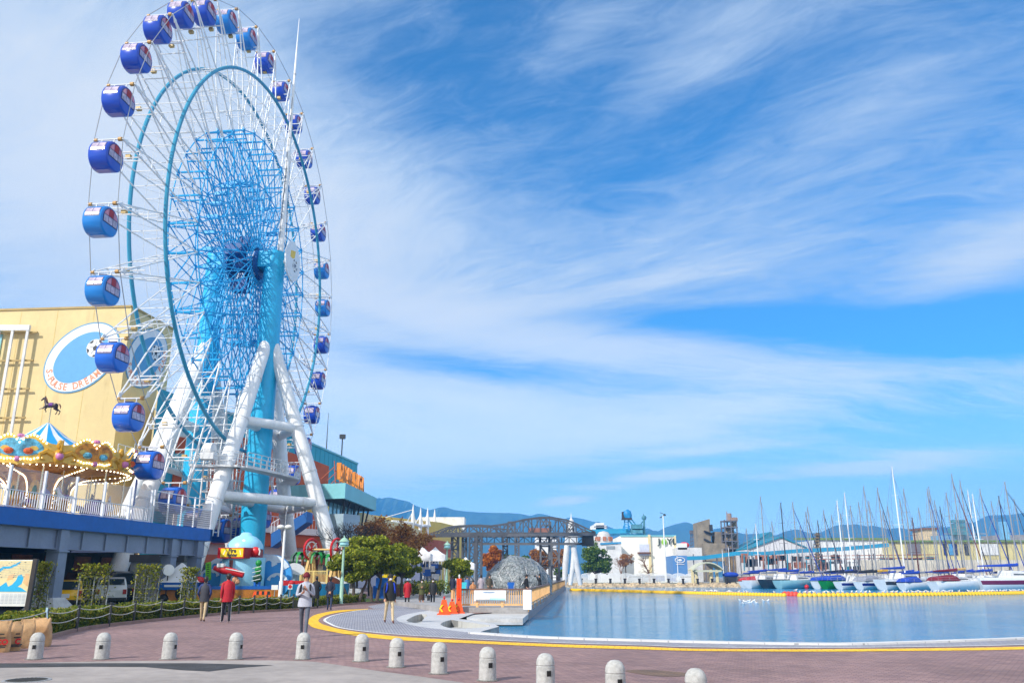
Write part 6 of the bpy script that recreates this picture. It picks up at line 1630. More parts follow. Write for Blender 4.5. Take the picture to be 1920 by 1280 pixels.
for x in (a.x, b.x):
    mb = MB(); mb.bar((x, a.y, .06), (x, a.y, zt_ + .35), .10); O('post', mb, M('pale_yellow_paint', (0, 0, 0)), yf)
bf = T('blue_sheet_fence', 'low fence of bright blue sheeting beyond the strollers', 'fence', mp2(600, 1120, -3))
mb = MB(); a, b = A(540, 1116, 53.5), A(653, 1116, 58.5); zt_ = A(600, 1094, 56).z
n = 40
for k in range(n):
    p, q_ = a.lerp(b, k / n), a.lerp(b, (k + 1) / n); o0, o1 = .05 * (k % 2), .05 * ((k + 1) % 2)
    mb.quad((p.x, p.y + o0, .25), (q_.x, q_.y + o1, .25), (q_.x, q_.y + o1, zt_), (p.x, p.y + o0, zt_))
O('sheeting', mb, M('blue_tarpaulin', srgb(40, 160, 210), 0.5, var=0.12, scale=2), bf)
for k in range(8):
    p = a.lerp(b, k / 7); mb = MB(); mb.tube([(p.x, p.y + .1, .05), (p.x, p.y + .1, zt_ + .04)], .03, 5); O('post', mb, STEEL, bf)
tk = T('ticket_booth', 'small grey glazed ticket booth with flat white roof behind the white lamp', 'booth', A(537, 1112, 66))
c = A(535, 1100, 66); z1 = A(535, 1052, 66).z; mb = MB(); mb.box((c.x, 66, z1 / 2), (1.9, 1.9, z1)); O('cabin', mb, GREYB, tk)
mb = MB(); mb.box((c.x, 64.99, z1 * .55), (1.3, .06, z1 * .72)); O('window', mb, GLASS, tk)
mb = MB(); mb.box((c.x, 66, z1 + .06), (3.1, 2.6, .12)); O('roof', mb, WHITE, tk)
# lamp posts
def lamp_green(label, u, vb, vt, z0=0.0):
    p = G(u, vb, z0); Y = p.y; h = A(u, vt, Y).z - z0
    t = T('street_lamp', label, 'street lamp', p); LG = M('pale_green_paint', srgb(150, 188, 168), 0.5, var=0.08)
    mb = MB(); mb.lathe(p, [(.16, 0), (.16, .1), (.12, .15), (.115, h * .38), (.085, h * .40), (.07, h - .55)], 14); O('pole', mb, LG, t, True)
    mb = MB(); mb.lathe(p + ZU * (h - .58), [(.10, 0), (.28, .06), (.30, .12), (.22, .34), (.14, .34)], 12); O('lantern', mb, PALEGLASS, t, True)
    mb = MB(); mb.lathe(p + ZU * (h - .30), [(.34, 0), (.30, .06), (.16, .20), (.05, .26), (.03, .38), (0, .40)], 12); mb.lathe(p + ZU * (h - .62), [(.32, 0), (.32, .05), (.1, .05)], 12); O('lamp_cap', mb, LG, t, True)
lamp_green('pale green street lamp in front of the leafy trees, left of the bench group', 639, 1134, 1006)
lamp_green('slender pale green street lamp beside the small round tree near the pier', 836.5, 1119, 1015)
wl_ = T('white_lamp', 'white lamp post with twin floodlights in front of the fire ride', 'street lamp', G(524, 1135, 0.06))
p = G(524, 1135, 0.06); h = A(533, 990, p.y).z
mb = MB(); mb.lathe(p, [(.13, 0), (.12, 1.4), (.08, 1.45), (.07, h)], 12); O('pole', mb, WHITE, wl_, True)
for e in (-1, 1):
    mb = MB(); mb.ball(p + Vector((e * .24, -.1, h + .02)), .2, 10, 6, d=(1.2, .8, .7)); O('floodlight', mb, WHITE2, wl_, True)
mb = MB(); mb.tube([p + ZU * h, p + ZU * (h + 1.0)], .02, 5); O('rod', mb, STEEL, wl_)
om = T('oval_sign', 'white oval sign on a thin pole beside the ticket booth', 'sign', A(555, 1110, 58))
p = A(556, 1066, 58); mb = MB(); mb.lathe(p, [(0, 0), (.36, 0), (.36, .05), (0, .05)], 22, 0, axis=(0.35, -1, 0), sy=1.0, sx=1.6); O('plate', mb, WHITE, om)
mb = MB(); mb.tube([(p.x + .02, p.y + .1, .06), (p.x + .02, p.y + .1, p.z)], .04, 6); O('pole', mb, STEEL, om)

# ================================================================== TREES
def blobs_leaves(mb, blobs, n, size, r, shell=0.55, mi=0):
    vols = [b[1][0] * b[1][1] * b[1][2] for b in blobs]; tot = sum(vols)
    for (c, rad), v in zip(blobs, vols):
        for _ in range(int(n * v / tot)):
            d = Vector((r.gauss(0, 1), r.gauss(0, 1), r.gauss(0, 1))).normalized(); q = shell + (1 - shell) * r.random() ** .7 if r.random() < .8 else r.random()
            p = Vector(c) + Vector((d.x * rad[0], d.y * rad[1], d.z * rad[2])) * q * r.uniform(.93, 1.1)
            leaf(mb, p, r.uniform(.7, 1.3) * size, r)
def tree(name, label, base, crown, trunk_h, n, size, lmat, seed, group=None, nb=26, tr=.13, lean=0.0, ntr=1):
    """crown: centre height, radii; many small clumps set over an egg-shaped volume"""
    r = random.Random(seed); t = T(name, label, 'tree', base, 0, group); base = Vector(base)
    cz_, (rx, ry, rz_) = crown
    mb = MB(); blobs = []
    for _ in range(nb):
        d = Vector((r.gauss(0, 1), r.gauss(0, 1), r.gauss(0, 1))).normalized(); q = r.uniform(.45, .95)
        c = base + Vector((d.x * rx * q, d.y * ry * q, cz_ + d.z * rz_ * q)); s_ = r.uniform(.24, .42)
        blobs.append((c, (rx * s_, ry * s_, rz_ * s_ * .85)))
    blobs_leaves(mb, blobs, n, size, r)
    O('crown', mb, lmat, t)
    mb = MB()
    for k in range(ntr):
        o = Vector(((k - (ntr - 1) / 2) * .35, .1 * k, 0)); top = base + Vector((o.x * 2.5 + lean, 0, trunk_h))
        mb.tube(catmull([base + o, base + o * 1.6 + ZU * trunk_h * .5, top, Vector((top.x * .6 + base.x * .4, top.y, base.z + cz_))], 4), [tr * (1 - .6 * i / 12) for i in range(13)], 8)
        for c, rad in blobs[k::ntr * 2]:
            mb.tube([top - ZU * .1, top.lerp(c, .5) + ZU * .1, c], [tr * .5, tr * .3, tr * .1], 5, cap=False)
    O('trunk', mb, BARK, t)
    return t
def tpx(name, label, u, vbase, Y, v0, v1, u0, u1, n, size, lmat, seed, **kw):
    b = A(u, vbase, Y); b.z = kw.pop('z', 0.05); zb, zt = A(u, v1, Y).z, A(u, v0, Y).z
    xl, xr = A(u0, (v0 + v1) / 2, Y).x, A(u1, (v0 + v1) / 2, Y).x
    b.x = b.x; cx = (xl + xr) / 2; base = Vector((b.x, Y, b.z)); rx = (xr - xl) / 2
    t = tree(name, label, (cx, Y, b.z), ((zb + zt) / 2 - b.z, (rx, rx * .9, (zt - zb) / 2)), max(.6, zb - b.z), n, size, lmat, seed, **kw)
    return t
gr = 'round evergreen trees along the promenade'
tpx('evergreen_tree', 'tallest leafy evergreen, in the middle of the clump right of the green lamp', 686, 1128, 62, 1007, 1082, 645, 765, 13000, .21, LEAF, 21, group=gr, nb=34, ntr=2)
tpx('evergreen_tree', 'leafy evergreen directly behind the green street lamp post', 662, 1132, 58, 1022, 1086, 622, 708, 10000, .20, LEAF, 22, group=gr, nb=28, ntr=3)
tpx('evergreen_tree', 'leafy evergreen at the right end of the clump, above the woman in red', 748, 1128, 66, 1026, 1080, 716, 793, 9000, .21, LEAF, 23, group=gr, nb=24)
tpx('evergreen_tree', 'compact round clipped evergreen beside the slender lamp and tents', 858, 1119, 72, 1043, 1082, 830, 887, 7000, .19, LEAF, 24, group=gr, nb=22)
def bare(name, label, base, h, spread, seed, mat=BARK, tr=.16, depth=5, group=None, lean=(0, 0), leafm=None, per=5, ls=.2):
    r = random.Random(seed); t = T(name, label, 'tree', base, 0, group); mb = MB(); lv = MB()
    def br(p, d, l, rad, k):
        q_ = p + d * l; m_ = p.lerp(q_, .5) + Vector((r.gauss(0, .05), r.gauss(0, .05), 0)) * l
        mb.tube([p, m_, q_], [rad, rad * .85, rad * .68], 6 if k > 2 else 4, cap=k == depth)
        if leafm and k <= 1:
            for _ in range(per): leaf(lv, m_.lerp(q_, r.random()) + Vector((r.gauss(0, .22), r.gauss(0, .22), r.gauss(0, .18))), ls * r.uniform(.7, 1.3), r)
        if k == 0: return
        for i in range(3 if k > 1 else 2 + (r.random() < .5)):
            nd = (d * r.uniform(.7, 1.0) + Vector((r.gauss(0, spread), r.gauss(0, spread), r.gauss(.12, .25)))).normalized()
            br(q_ if i < 2 else m_.lerp(q_, r.random()), nd, l * r.uniform(.62, .86), rad * r.uniform(.5, .68), k - 1)
    base = Vector(base); br(base, Vector((lean[0], lean[1], 1)).normalized(), h * .27, tr, depth)
    O('trunk', mb, mat, t)
    if leafm: O('crown', lv, leafm, t)
    return t
DKB = M('dark_bark', (0.03, 0.026, 0.028), 0.9, var=0.2)
b = A(657, 1112, 70); bare('bare_tree', 'leafless black branched tree rising behind the green lamp head', (b.x, 70, .05), A(657, 946, 70).z, .55, 8, DKB, .17, 6)
b = A(668, 1112, 76); bare('bare_tree', 'leafless dark tree between the black bare tree and the brown tree', (b.x, 76, .05), A(668, 960, 76).z, .5, 15, DKB, .13, 5)
AUT = 'autumn trees behind the evergreens'
for u, v, Y, sp, sd_, tr_, lb, dp_ in ((722, 953, 84, .50, 31, .20, 'tall brown leaved autumn tree behind the evergreen clump', 6), (764, 966, 92, .48, 36, .18, 'smaller russet autumn tree left of the white tents', 6), (693, 978, 80, .52, 33, .15, 'thin brown autumn tree just right of the black bare tree', 5), (742, 975, 88, .5, 44, .16, 'middle russet autumn tree between the two larger brown ones', 5)):
    b = A(u, 1112, Y); bare('brown_tree', lb, (b.x, Y, .05), A(u, v, Y).z * .98, sp, sd_, DKB, tr_, dp_, AUT, (0, 0), LEAF_B, 5 if dp_ == 6 else 12, .24)
# shrubs behind the strollers
sh = T('clipped_shrub', 'low clipped shrubs behind the walking group on the promenade', 'shrub', G(800, 1120))
mb = MB(); r = random.Random(9)
blobs_leaves(mb, [(A(u, 1100, 70) , (1.3, .9, .55)) for u in (775, 800, 826)], 2200, .16, r); O('foliage', mb, LEAF_H, sh)
mb = MB()
for u in (775, 800, 826): p = A(u, 1100, 70); mb.tube([(p.x, 70, 0), (p.x, 70, .8)], .06, 5)
OS('stem', mb, BARK, sh)
bn = T('park_bench', 'brown park bench under the right evergreen behind the woman in red', 'bench', G(775, 1121))
p = G(772, 1120); mb = MB(); mb.box(p + ZU * .45, (2.0, .45, .06)); O('seat', mb, DWOOD, bn)
mb = MB(); mb.box(p + Vector((0, .25, .75)), (2.0, .05, .35)); O('backrest', mb, DWOOD, bn)
for e in (-.85, .85):
    mb = MB(); mb.box(p + Vector((e, 0, .22)), (.08, .4, .44)); O('leg', mb, DARK, bn)
rw = T('red_brown_fence', 'low red brown fence behind the bench under the trees', 'fence', A(790, 1100, 76))
mb = MB(); a, b = A(740, 1104, 76), A(812, 1104, 78)
for k in range(24): p = a.lerp(b, k / 23); mb.bar((p.x, p.y, .05), (p.x, p.y, 1.1), .14, .03)
for z in (.35, .95): mb.bar((a.x, a.y + .05, z), (b.x, b.y + .05, z), .08)
O('palings', mb, DWOOD, rw)
# white peaked tents
def tent(label, u, vp, ve, u0, u1, Y):
    zp, ze = A(u, vp, Y).z, A(u, ve, Y).z; x0, x1 = A(u0, ve, Y).x, A(u1, ve, Y).x; cx, hw = (x0 + x1) / 2, (x1 - x0) / 2
    t = T('peaked_tent', label, 'tent', (cx, Y, 0), 0, 'white peaked tents'); mb = MB()
    rows = [(1.0, ze), (.62, ze + (zp - ze) * .26), (.32, ze + (zp - ze) * .56), (.10, ze + (zp - ze) * .88), (.02, zp)]
    for (r0, z0), (r1, z1) in zip(rows, rows[1:]):
        for k in range(4):
            a, b = math.pi / 2 * k + math.pi / 4, math.pi / 2 * (k + 1) + math.pi / 4; P = lambda a, r, z: (cx + math.cos(a) * r * hw * 1.41, Y + math.sin(a) * r * hw * 1.41, z)
            mb.quad(P(a, r0, z0), P(b, r0, z0), P(b, r1, z1), P(a, r1, z1))
    O('roof', mb, WHITE, t)
    mb = MB()
    for k in range(4):
        a, b = math.pi / 2 * k + math.pi / 4, math.pi / 2 * (k + 1) + math.pi / 4; P = lambda a, z: (cx + math.cos(a) * hw * 1.42, Y + math.sin(a) * hw * 1.42, z)
        mb.quad(P(a, ze - .75), P(b, ze - .75), P(b, ze), P(a, ze))
    O('valance', mb, WHITE, t)
    for k in range(4):
        a = math.pi / 2 * k + math.pi / 4; mb = MB(); x, y = cx + math.cos(a) * hw * 1.38, Y + math.sin(a) * hw * 1.38; mb.tube([(x, y, 0), (x, y, ze)], .06, 6); O('pole', mb, WHITE2, t)
tent('taller white peaked tent on the left of the pair', 788, 1019, 1038, 768, 809, 100)
tent('lower white peaked tent on the right, nearer the gantry', 813, 1025, 1040, 796, 836, 106)
tent('low white marquee behind the small round clipped tree', 873, 1044, 1056, 856, 890, 112)
# climbing-frame like blue and white stand under the tents
cs = T('festival_stand', 'cluttered blue and white festival stand below the white tents', 'stand', A(812, 1090, 96))
mb = MB(); r = random.Random(12)
for _ in range(26):
    p = A(r.uniform(796, 826), r.uniform(1058, 1090), 96 + r.uniform(-1, 1)); mb.box(p, (r.uniform(.3, .9), .2, r.uniform(.3, .9)), mi=r.randrange(3))
for k in range(6): p = A(797 + k * 6, 1090, 96); mb.tube([(p.x, 96, 0), (p.x, 96, 3.4)], .05, 5, 0)
O('clutter', mb, [WHITE2, M('stand_blue', srgb(40, 90, 170), 0.5), M('stand_dark', (0.05, 0.05, 0.07), 0.6)], cs); cs['kind'] = 'thing'
del cs['kind']
yk = T('yellow_star_sign', 'yellow and blue cut-out display behind the evergreens', 'display', A(728, 1095, 72))
mb = MB(); c = A(727, 1086, 72)
mb.slab([c + Vector((math.cos(a) * r_, 0, math.sin(a) * r_)) for a, r_ in [(2 * math.pi * k / 16, .75 if k % 2 else .5) for k in range(16)]], (0, .1, 0), 0); c2_ = A(716, 1092, 72); mb.box(c2_, (1.0, .1, .8), mi=1); mb.box((c.x - .4, 72.1, .5), (1.6, .08, 1.0), mi=1)
O('board', mb, [RYEL, BLUE], yk)
# ================================================================== PIER
TIMB = M('pier_deck_grey', (0.34, 0.33, 0.33), 0.8, var=0.15, scale=1); HANDR = M('handrail_brown', srgb(112, 82, 70), 0.5, var=0.15)
PALEW = M('pale_timber', srgb(224, 178, 122), 0.6, var=0.12, scale=3)
pr = T('timber_pier', 'long grey pier with timber railings running out beside the water', 'pier', (0.6, 42, 0))
PZ = 0.25
pe = lambda y: 0.62 + (y - 42) * 0.0800          # right edge of the pier
mb = MB(); mb.prism([(-3.6, 44.2), (pe(44.2), 44.2), (pe(148), 148), (pe(148) - 16, 148), (-9, 60)], PZ - .38, PZ); O('deck', mb, TIMB, pr)
mb = MB(); mb.prism([(-3.4, 44.9), (pe(44.2) - .5, 44.9), (pe(147) - .8, 147), (pe(147) - 15, 147), (-8.6, 60)], -1.2, PZ - .39); O('foundation', mb, M('dark_piles', (0.05, 0.05, 0.05), 0.9, var=0.2), pr)
mb = MB(); mb.bar((pe(44) + .03, 44.2, PZ - .55), (pe(148) + .03, 148, PZ - .55), .12, .66)
O('fascia', mb, M('fascia_grey', srgb(150, 146, 150), 0.7, var=0.12, scale=1), pr)
la = [G(884, 1151, -.05), G(984, 1147.5, -.05), G(983, 1152.5, -.05), G(874, 1152.5, -.05)]
l0, l1, l2, l3 = (-2.35, 44.15), (pe(44.1) + .05, 44.15), (pe(39) + .10, 38.9), (-2.0, 38.9)
mb = MB(); mb.prism([l0, l1, l2, l3], -.30, -.05); O('landing', mb, CONC, pr)
mb = MB(); mb.prism([(l0[0] + .2, 44), (l1[0] - .3, 44), (l2[0] - .3, 39.3), (l3[0] + .2, 39.3)], -1.1, -.31); O('landing_base', mb, M('dark_piles', (0, 0, 0)), pr)
mb = MB(); mb.slab([(l3[0], 38.86, -.30), (l2[0], 38.86, -.30), (l2[0], 38.86, -.20), (l3[0], 38.86, -.20)], (0, -.25, 0)); O('landing_step', mb, CONC, pr)
# front railing
FX0, FX1 = A(848, 1120, 44.3).x, pe(44.3) - .02
TOPZ = 1.17
def railing(name, label, p0, p1, npost, per, gw):
    t = T(name, label, 'railing', p0); p0, p1 = Vector(p0), Vector(p1)
    mb = MB(); mb.bar(p0 + ZU * (TOPZ - .05), p1 + ZU * (TOPZ - .05), .17, .07); O('handrail', mb, HANDR, t)
    mb = MB(); mb.bar(p0 + ZU * (PZ + .12), p1 + ZU * (PZ + .12), .07, .09); O('bottom_rail', mb, PALEW, t)
    for k in range(npost + 1):
        p = p0.lerp(p1, k / npost); mb = MB(); mb.bar(p + ZU * (PZ - .36), p + ZU * (TOPZ - .085), .13); O('post', mb, PALEW, t)
        if k < npost:
            q_ = p0.lerp(p1, (k + 1) / npost); mb = MB()
            for j in range(1, per): c = p.lerp(q_, j / per); mb.bar(c + ZU * (PZ + .165), c + ZU * (TOPZ - .085), gw)
            O('baluster_panel', mb, PALEW, t)
    return t
railing('pier_railing', 'front railing of the pier behind the white picture panel', (FX0, 44.3, 0), (FX1, 44.3, 0), 3, 11, .045)
railing('pier_railing', 'long side railing of the pier receding along the water', (pe(44.6) - .02, 44.6, 0), (pe(147) - .08, 147, 0), 24, 9, .075)
pp = T('picture_panel', 'pale horizontal picture panel fixed to the front pier railing', 'panel', (-1.2, 44.1, 0))
a, b = A(888.5, 1126, 44.15), A(948.5, 1106, 44.15)
mb = MB(); mb.slab([(a.x, 44.16, a.z), (b.x, 44.16, a.z), (b.x, 44.16, b.z), (a.x, 44.16, b.z)], (0, .04, 0)); O('board', mb, PAPER, pp)
mb = MB(); w, h_ = b.x - a.x, b.z - a.z
for x0, z0, x1, z1, k in ((.06, .05, .97, .10, 0), (.06, .10, .5, .16, 1), (.5, .10, .97, .26, 2), (.28, .84, .66, .87, 3), (.30, .78, .62, .81, 3)):
    mb.slab([(a.x + w * x0, 44.135, a.z + h_ * z0), (a.x + w * x1, 44.135, a.z + h_ * z0), (a.x + w * x1, 44.135, a.z + h_ * z1), (a.x + w * x0, 44.135, a.z + h_ * (z0 + .06 if k == 1 else z1))], (0, .008, 0), k)
O('picture', mb, [M('picture_slate', srgb(120, 140, 156), 0.6), M('picture_sand', srgb(190, 184, 176), 0.6), M('picture_water', srgb(170, 220, 232), 0.6), M('picture_blue', srgb(140, 176, 214), 0.6)], pp)
np_ = T('white_notice', 'white wrapped notice at the right corner of the pier railing', 'notice', (pe(43), 44, 0))
a, b = A(981, 1142, 43.7), A(994, 1105, 43.7); mb = MB(); mb.slab([(a.x, 43.9, a.z), (b.x + .05, 43.5, a.z), (b.x + .05, 43.5, b.z), (a.x, 43.9, b.z)], (.03, .05, 0)); O('sheet', mb, brick_mat('ruled_paper', (0.76, 0.77, 0.79, 1), (0.74, 0.75, 0.77, 1), (0.55, 0.57, 0.62, 1), 9, .12, 0, .08, blot=.03), np_)
# orange post and stoppers
op = T('orange_post', 'tall bright orange post rising above the left end of the pier railing', 'post', G(859, 1146))
a, b = A(853.5, 1146, 43.0), A(864, 1084, 43.0); mb = MB(); mb.box(((a.x + b.x) / 2, 43.9, (a.z + b.z) / 2), (b.x - a.x, .16, b.z - a.z))
for e in (-.08, .0, .08): mb.box(((a.x + b.x) / 2 + e, 43.80, (a.z + b.z) / 2), (.03, .04, b.z - a.z))
O('post', mb, ORANGE, op); mb = MB(); mb.lathe(((a.x + b.x) / 2, 43.9, b.z), [(.03, 0), (.05, .1), (.03, .2), (0, .2)], 8); O('lamp', mb, WHITE2, op)
for i, (u, vb, vt, lb) in enumerate(((832, 1152, 1118, 'leftmost orange safety barrier with yellow arrow and red lamp on top'), (847, 1150, 1123, 'middle orange safety barrier of the three by the pier, lower than its neighbours'), (859.5, 1149.5, 1121, 'orange safety barrier in front of the tall orange post'))):
    p = G(u, vb); Y = p.y; h = A(u, vt, Y).z; t = T('safety_barrier', lb, 'barrier', p, 0, 'orange barriers by the pier'); hw = .26
    mb = MB(); mb.slab([p + Vector((-hw, 0, .02)), p + Vector((hw, 0, .02)), p + Vector((.10, .05, h * .84)), p + Vector((-.10, .05, h * .84))], (0, .10, 0)); mb.box(p + Vector((0, .1, .03)), (.62, .40, .06)); mb.slab([p + Vector((-.12, .52, .02)), p + Vector((.12, .52, .02)), p + Vector((.08, .16, h * .8)), p + Vector((-.08, .16, h * .8))], (0, .05, 0)); O('frame', mb, ORANGE, t)
    mb = MB(); y = -.03
    mb.slab([p + Vector((-.12, y, h * .55)), p + Vector((-.03, y, h * .55)), p + Vector((-.14, y, h * .36)), p + Vector((-.02, y, h * .16)), p + Vector((-.11, y, h * .16)), p + Vector((-.22, y, h * .36))], (0, .03, 0)); O('arrow', mb, RYEL, t)
    mb = MB(); mb.tube([p + Vector((0, .1, h * .82)), p + Vector((0, .1, h * .93))], .025, 6, 0); mb.ball(p + Vector((0, .1, h * .95)), .06, 8, 6, 1); O('lamp', mb, [DARK, RED], t)
# dome of crumpled pale sheet over a wire frame
dm = T('wire_dome', 'big grey dome of crumpled sheeting over a wire frame on the pier', 'dome', (0.4, 76, PZ))
r = random.Random(40); bm = bmesh.new(); bmesh.ops.create_icosphere(bm, subdivisions=4, radius=1.0)
bmesh.ops.bisect_plane(bm, geom=bm.verts[:] + bm.edges[:] + bm.faces[:], plane_co=(0, 0, -.12), plane_no=(0, 0, -1), clear_outer=True)
dc = Vector((A(970, 1080, 76).x, 76, PZ)); dr = (A(1034, 1080, 76).x - A(907, 1080, 76).x) / 2; dh = A(970, 1044, 76).z - PZ
mb = MB(); vs = []
for v in bm.verts:
    j = 1 + r.gauss(0, .016) + .10 * noise.noise(v.co * 2.4) + .05 * noise.noise(v.co * 6.0); vs.append(dc + Vector((v.co.x * dr * j, v.co.y * dr * .9 * j, (v.co.z + .12) / 1.12 * dh * j)))
idx = {v: i for i, v in enumerate(bm.verts)}
mb.add(vs, [tuple(idx[v] for v in f.verts) for f in bm.faces])
fm = bpy.data.materials.new('crumpled_sheet'); fm.use_nodes = True; q = NT(fm.node_tree); b_n = fm.node_tree.nodes['Principled BSDF']
tc = q.n('ShaderNodeTexCoord'); vr = q.n('ShaderNodeTexVoronoi', feature='DISTANCE_TO_EDGE'); fm.node_tree.links.new(tc.outputs['Object'], vr.inputs['Vector']); vr.inputs['Scale'].default_value = 3.2
n_ = q.noise(tc.outputs['Object'], 4.5, 5, .7, 1.2); f_ = q.m('ADD', q.m('MULTIPLY', q.smooth(vr.outputs['Distance'], 0.0, .09), .5), q.m('MULTIPLY', n_, .8))
cl_ = q.mix(q.smooth(f_, .45, 1.0), (0.055, 0.068, 0.072, 1), (0.27, 0.30, 0.315, 1)); fm.node_tree.links.new(cl_, b_n.inputs['Base Color'])
bp = q.n('ShaderNodeBump'); bp.inputs['Strength'].default_value = .8; bp.inputs['Distance'].default_value = .08; fm.node_tree.links.new(n_, bp.inputs['Height']); fm.node_tree.links.new(bp.outputs[0], b_n.inputs['Normal']); b_n.inputs['Roughness'].default_value = .4
O('sheeting', mb, fm, dm)
bm.free(); bm = bmesh.new(); bmesh.ops.create_icosphere(bm, subdivisions=3, radius=1.0); mb = MB()
for e in bm.edges:
    a, b = e.verts[0].co, e.verts[1].co
    if a.z > -.10 and b.z > -.10:
        P = lambda v: dc + Vector((v.x * dr * 1.015, v.y * dr * .915, (v.z + .12) / 1.12 * dh * 1.015)) * 1; mb.tube([P(a), P(b)], .022, 4, cap=False)
O('wire_frame', mb, STEEL, dm); bm.free()
# coloured chairs, planter boxes on the pier
for u, m, lb in ((868, M('seat_cyan', srgb(60, 190, 206), 0.5), 'cyan folding chair among the seated group beside the dome'), (958, BLUE, 'blue folding chair in front of the middle of the dome')):
    p = A(u, 1090, 62); t = T('folding_chair', lb, 'chair', (p.x, 62, PZ)); x = p.x
    mb = MB(); mb.box((x, 62, PZ + .45), (.5, .5, .05)); O('seat', mb, m, t)
    mb = MB(); mb.box((x, 62.25, PZ + .85), (.5, .04, .5)); O('backrest', mb, m, t)
    for ex in (-.22, .22):
        mb = MB(); mb.tube([(x + ex, 61.8, PZ), (x + ex, 62.25, PZ + .9)], .02, 5); O('leg', mb, STEEL, t)
        mb = MB(); mb.tube([(x + ex, 62.25, PZ), (x + ex, 61.8, PZ + .45)], .02, 5); O('leg', mb, STEEL, t)

# ================================================================== STEEL GANTRY CRANE
CRN = M('weathered_grey_steel', srgb(84, 88, 96), 0.6, 0.2, var=0.18, scale=.6); CRL = M('rusty_grey_steel', srgb(100, 102, 108), 0.7, var=0.2, scale=.6)
gc = T('gantry_crane', 'old dark steel lattice gantry crane standing beyond the dome', 'gantry crane', A(950, 1085, 128))
def lattice_leg(u0, u1, vt, vb, Y, m, dep=1.6):
    a0, a1 = A(u0, vb, Y), A(u1, vb, Y); zt = A(u0, vt, Y).z; mb = MB(); xs = (a0.x, a1.x)
    for y in (Y, Y + dep):
        for x in xs: mb.bar((x, y, 0), (x, y, zt), .28)
        n = max(3, int(zt / (xs[1] - xs[0]) / 1.1))
        for k in range(n):
            z0, z1 = zt * k / n, zt * (k + 1) / n; mb.bar((xs[k % 2], y, z0), (xs[1 - k % 2], y, z1), .13); mb.bar((xs[0], y, z1), (xs[1], y, z1), .12)
    for k in range(int(zt)): mb.bar((xs[k % 2], Y, k), (xs[k % 2], Y + dep, k + 1), .09)
    O('lattice_leg', mb, m, gc)
for u0, u1, vt, Y, m in ((846, 857, 1004, 122, CRN), (893, 902, 1004, 120, CRN), (866, 873, 1006, 134, CRN), (879, 889, 1006, 140, CRN), (943, 951, 1004, 136, CRN), (966, 973, 1006, 146, CRL), (1014, 1031, 1004, 128, CRL), (1035, 1049, 1008, 140, CRL)): lattice_leg(u0, u1, vt, 1085, Y, m)
def truss(prof, vb0, Y, m, name, w=.22):
    """profile of top chord pixels over a level bottom chord"""
    mb = MB(); zb = A(960, vb0, Y).z; tp = [A(u, v, Y) for u, v in prof]
    bt = [Vector((p.x, Y, zb)) for p in tp]
    for a, b in zip(tp, tp[1:]): mb.bar(a, b, w, w)
    mb.bar(bt[0], bt[-1], w * 1.3, w * 2.2)
    for k, (a, b) in enumerate(zip(tp, bt)):
        if (a - b).length > .2: mb.bar(a, b, w * .8)
        if k < len(tp) - 1: mb.bar(*((a, bt[k + 1]) if k % 2 else (b, tp[k + 1])), w * .6)
    O(name, mb, m, gc)
PR1 = [(826, 997), (843, 990), (862, 985.5), (880, 984.5), (900, 984), (920, 985.5), (938, 983), (951, 981), (966, 977.5), (981, 974), (997, 971.5), (1013, 969.5), (1030, 969), (1047, 971.5), (1063, 974.5), (1080, 981), (1097, 989), (1116, 997)]
truss(PR1, 1000.5, 126, CRN, 'main_truss'); truss([(u - 6, v + 2.2) for u, v in PR1[1:]], 1001.5, 133, CRN, 'main_truss', .2)
truss([(806, 1000), (820, 996), (836, 989), (848, 986.5), (862, 985), (880, 985), (905, 987), (930, 990), (951, 992)], 1002, 120, CRN, 'side_truss', .18)
truss([(u, 1006 + (k % 2) * 0) for k, u in enumerate(range(885, 1112, 14))], 1019, 127, CRL, 'lower_truss', .16)
mb = MB()
for u in (812, 850, 900, 950, 1014, 1030, 1070, 1100): a = A(u, 1001, 126); mb.bar(a, a + Vector((-.4, 7.5, .0)), .2)
a, b = A(812, 1004, 119), A(1112, 1002, 126); mb.bar(A(806, 1004.5, 121), A(1116, 1001.5, 126), .5, .35)
O('cross_beam', mb, CRL, gc)
for u0, u1 in ((953, 965), (1013, 1032), (1062, 1075)):
    mb = MB(); a, b = A(u0, 1000, 128), A(u1, 978, 128)
    for x in (a.x, b.x): mb.bar((x, 127.5, a.z), (x, 127.5, b.z), .2)
    for k in range(4): z = a.z + (b.z - a.z) * k / 3; mb.bar((a.x, 127.5, z), (b.x, 127.5, z), .14); 
    mb.bar((a.x, 127.5, a.z), (b.x, 127.5, b.z), .14); O('winch_frame', mb, CRL, gc)
mb = MB(); a = A(1010, 999, 127); mb.box(a + Vector((0, 0, .3)), (3.0, 2.0, .8)); O('trolley', mb, M('rusty_trolley', srgb(150, 104, 92), 0.7, var=.2), gc)
mb = MB(); a = A(1102, 1010, 127); mb.box(a, (1.6, 2.2, 2.0)); O('cabin', mb, DARK, gc)
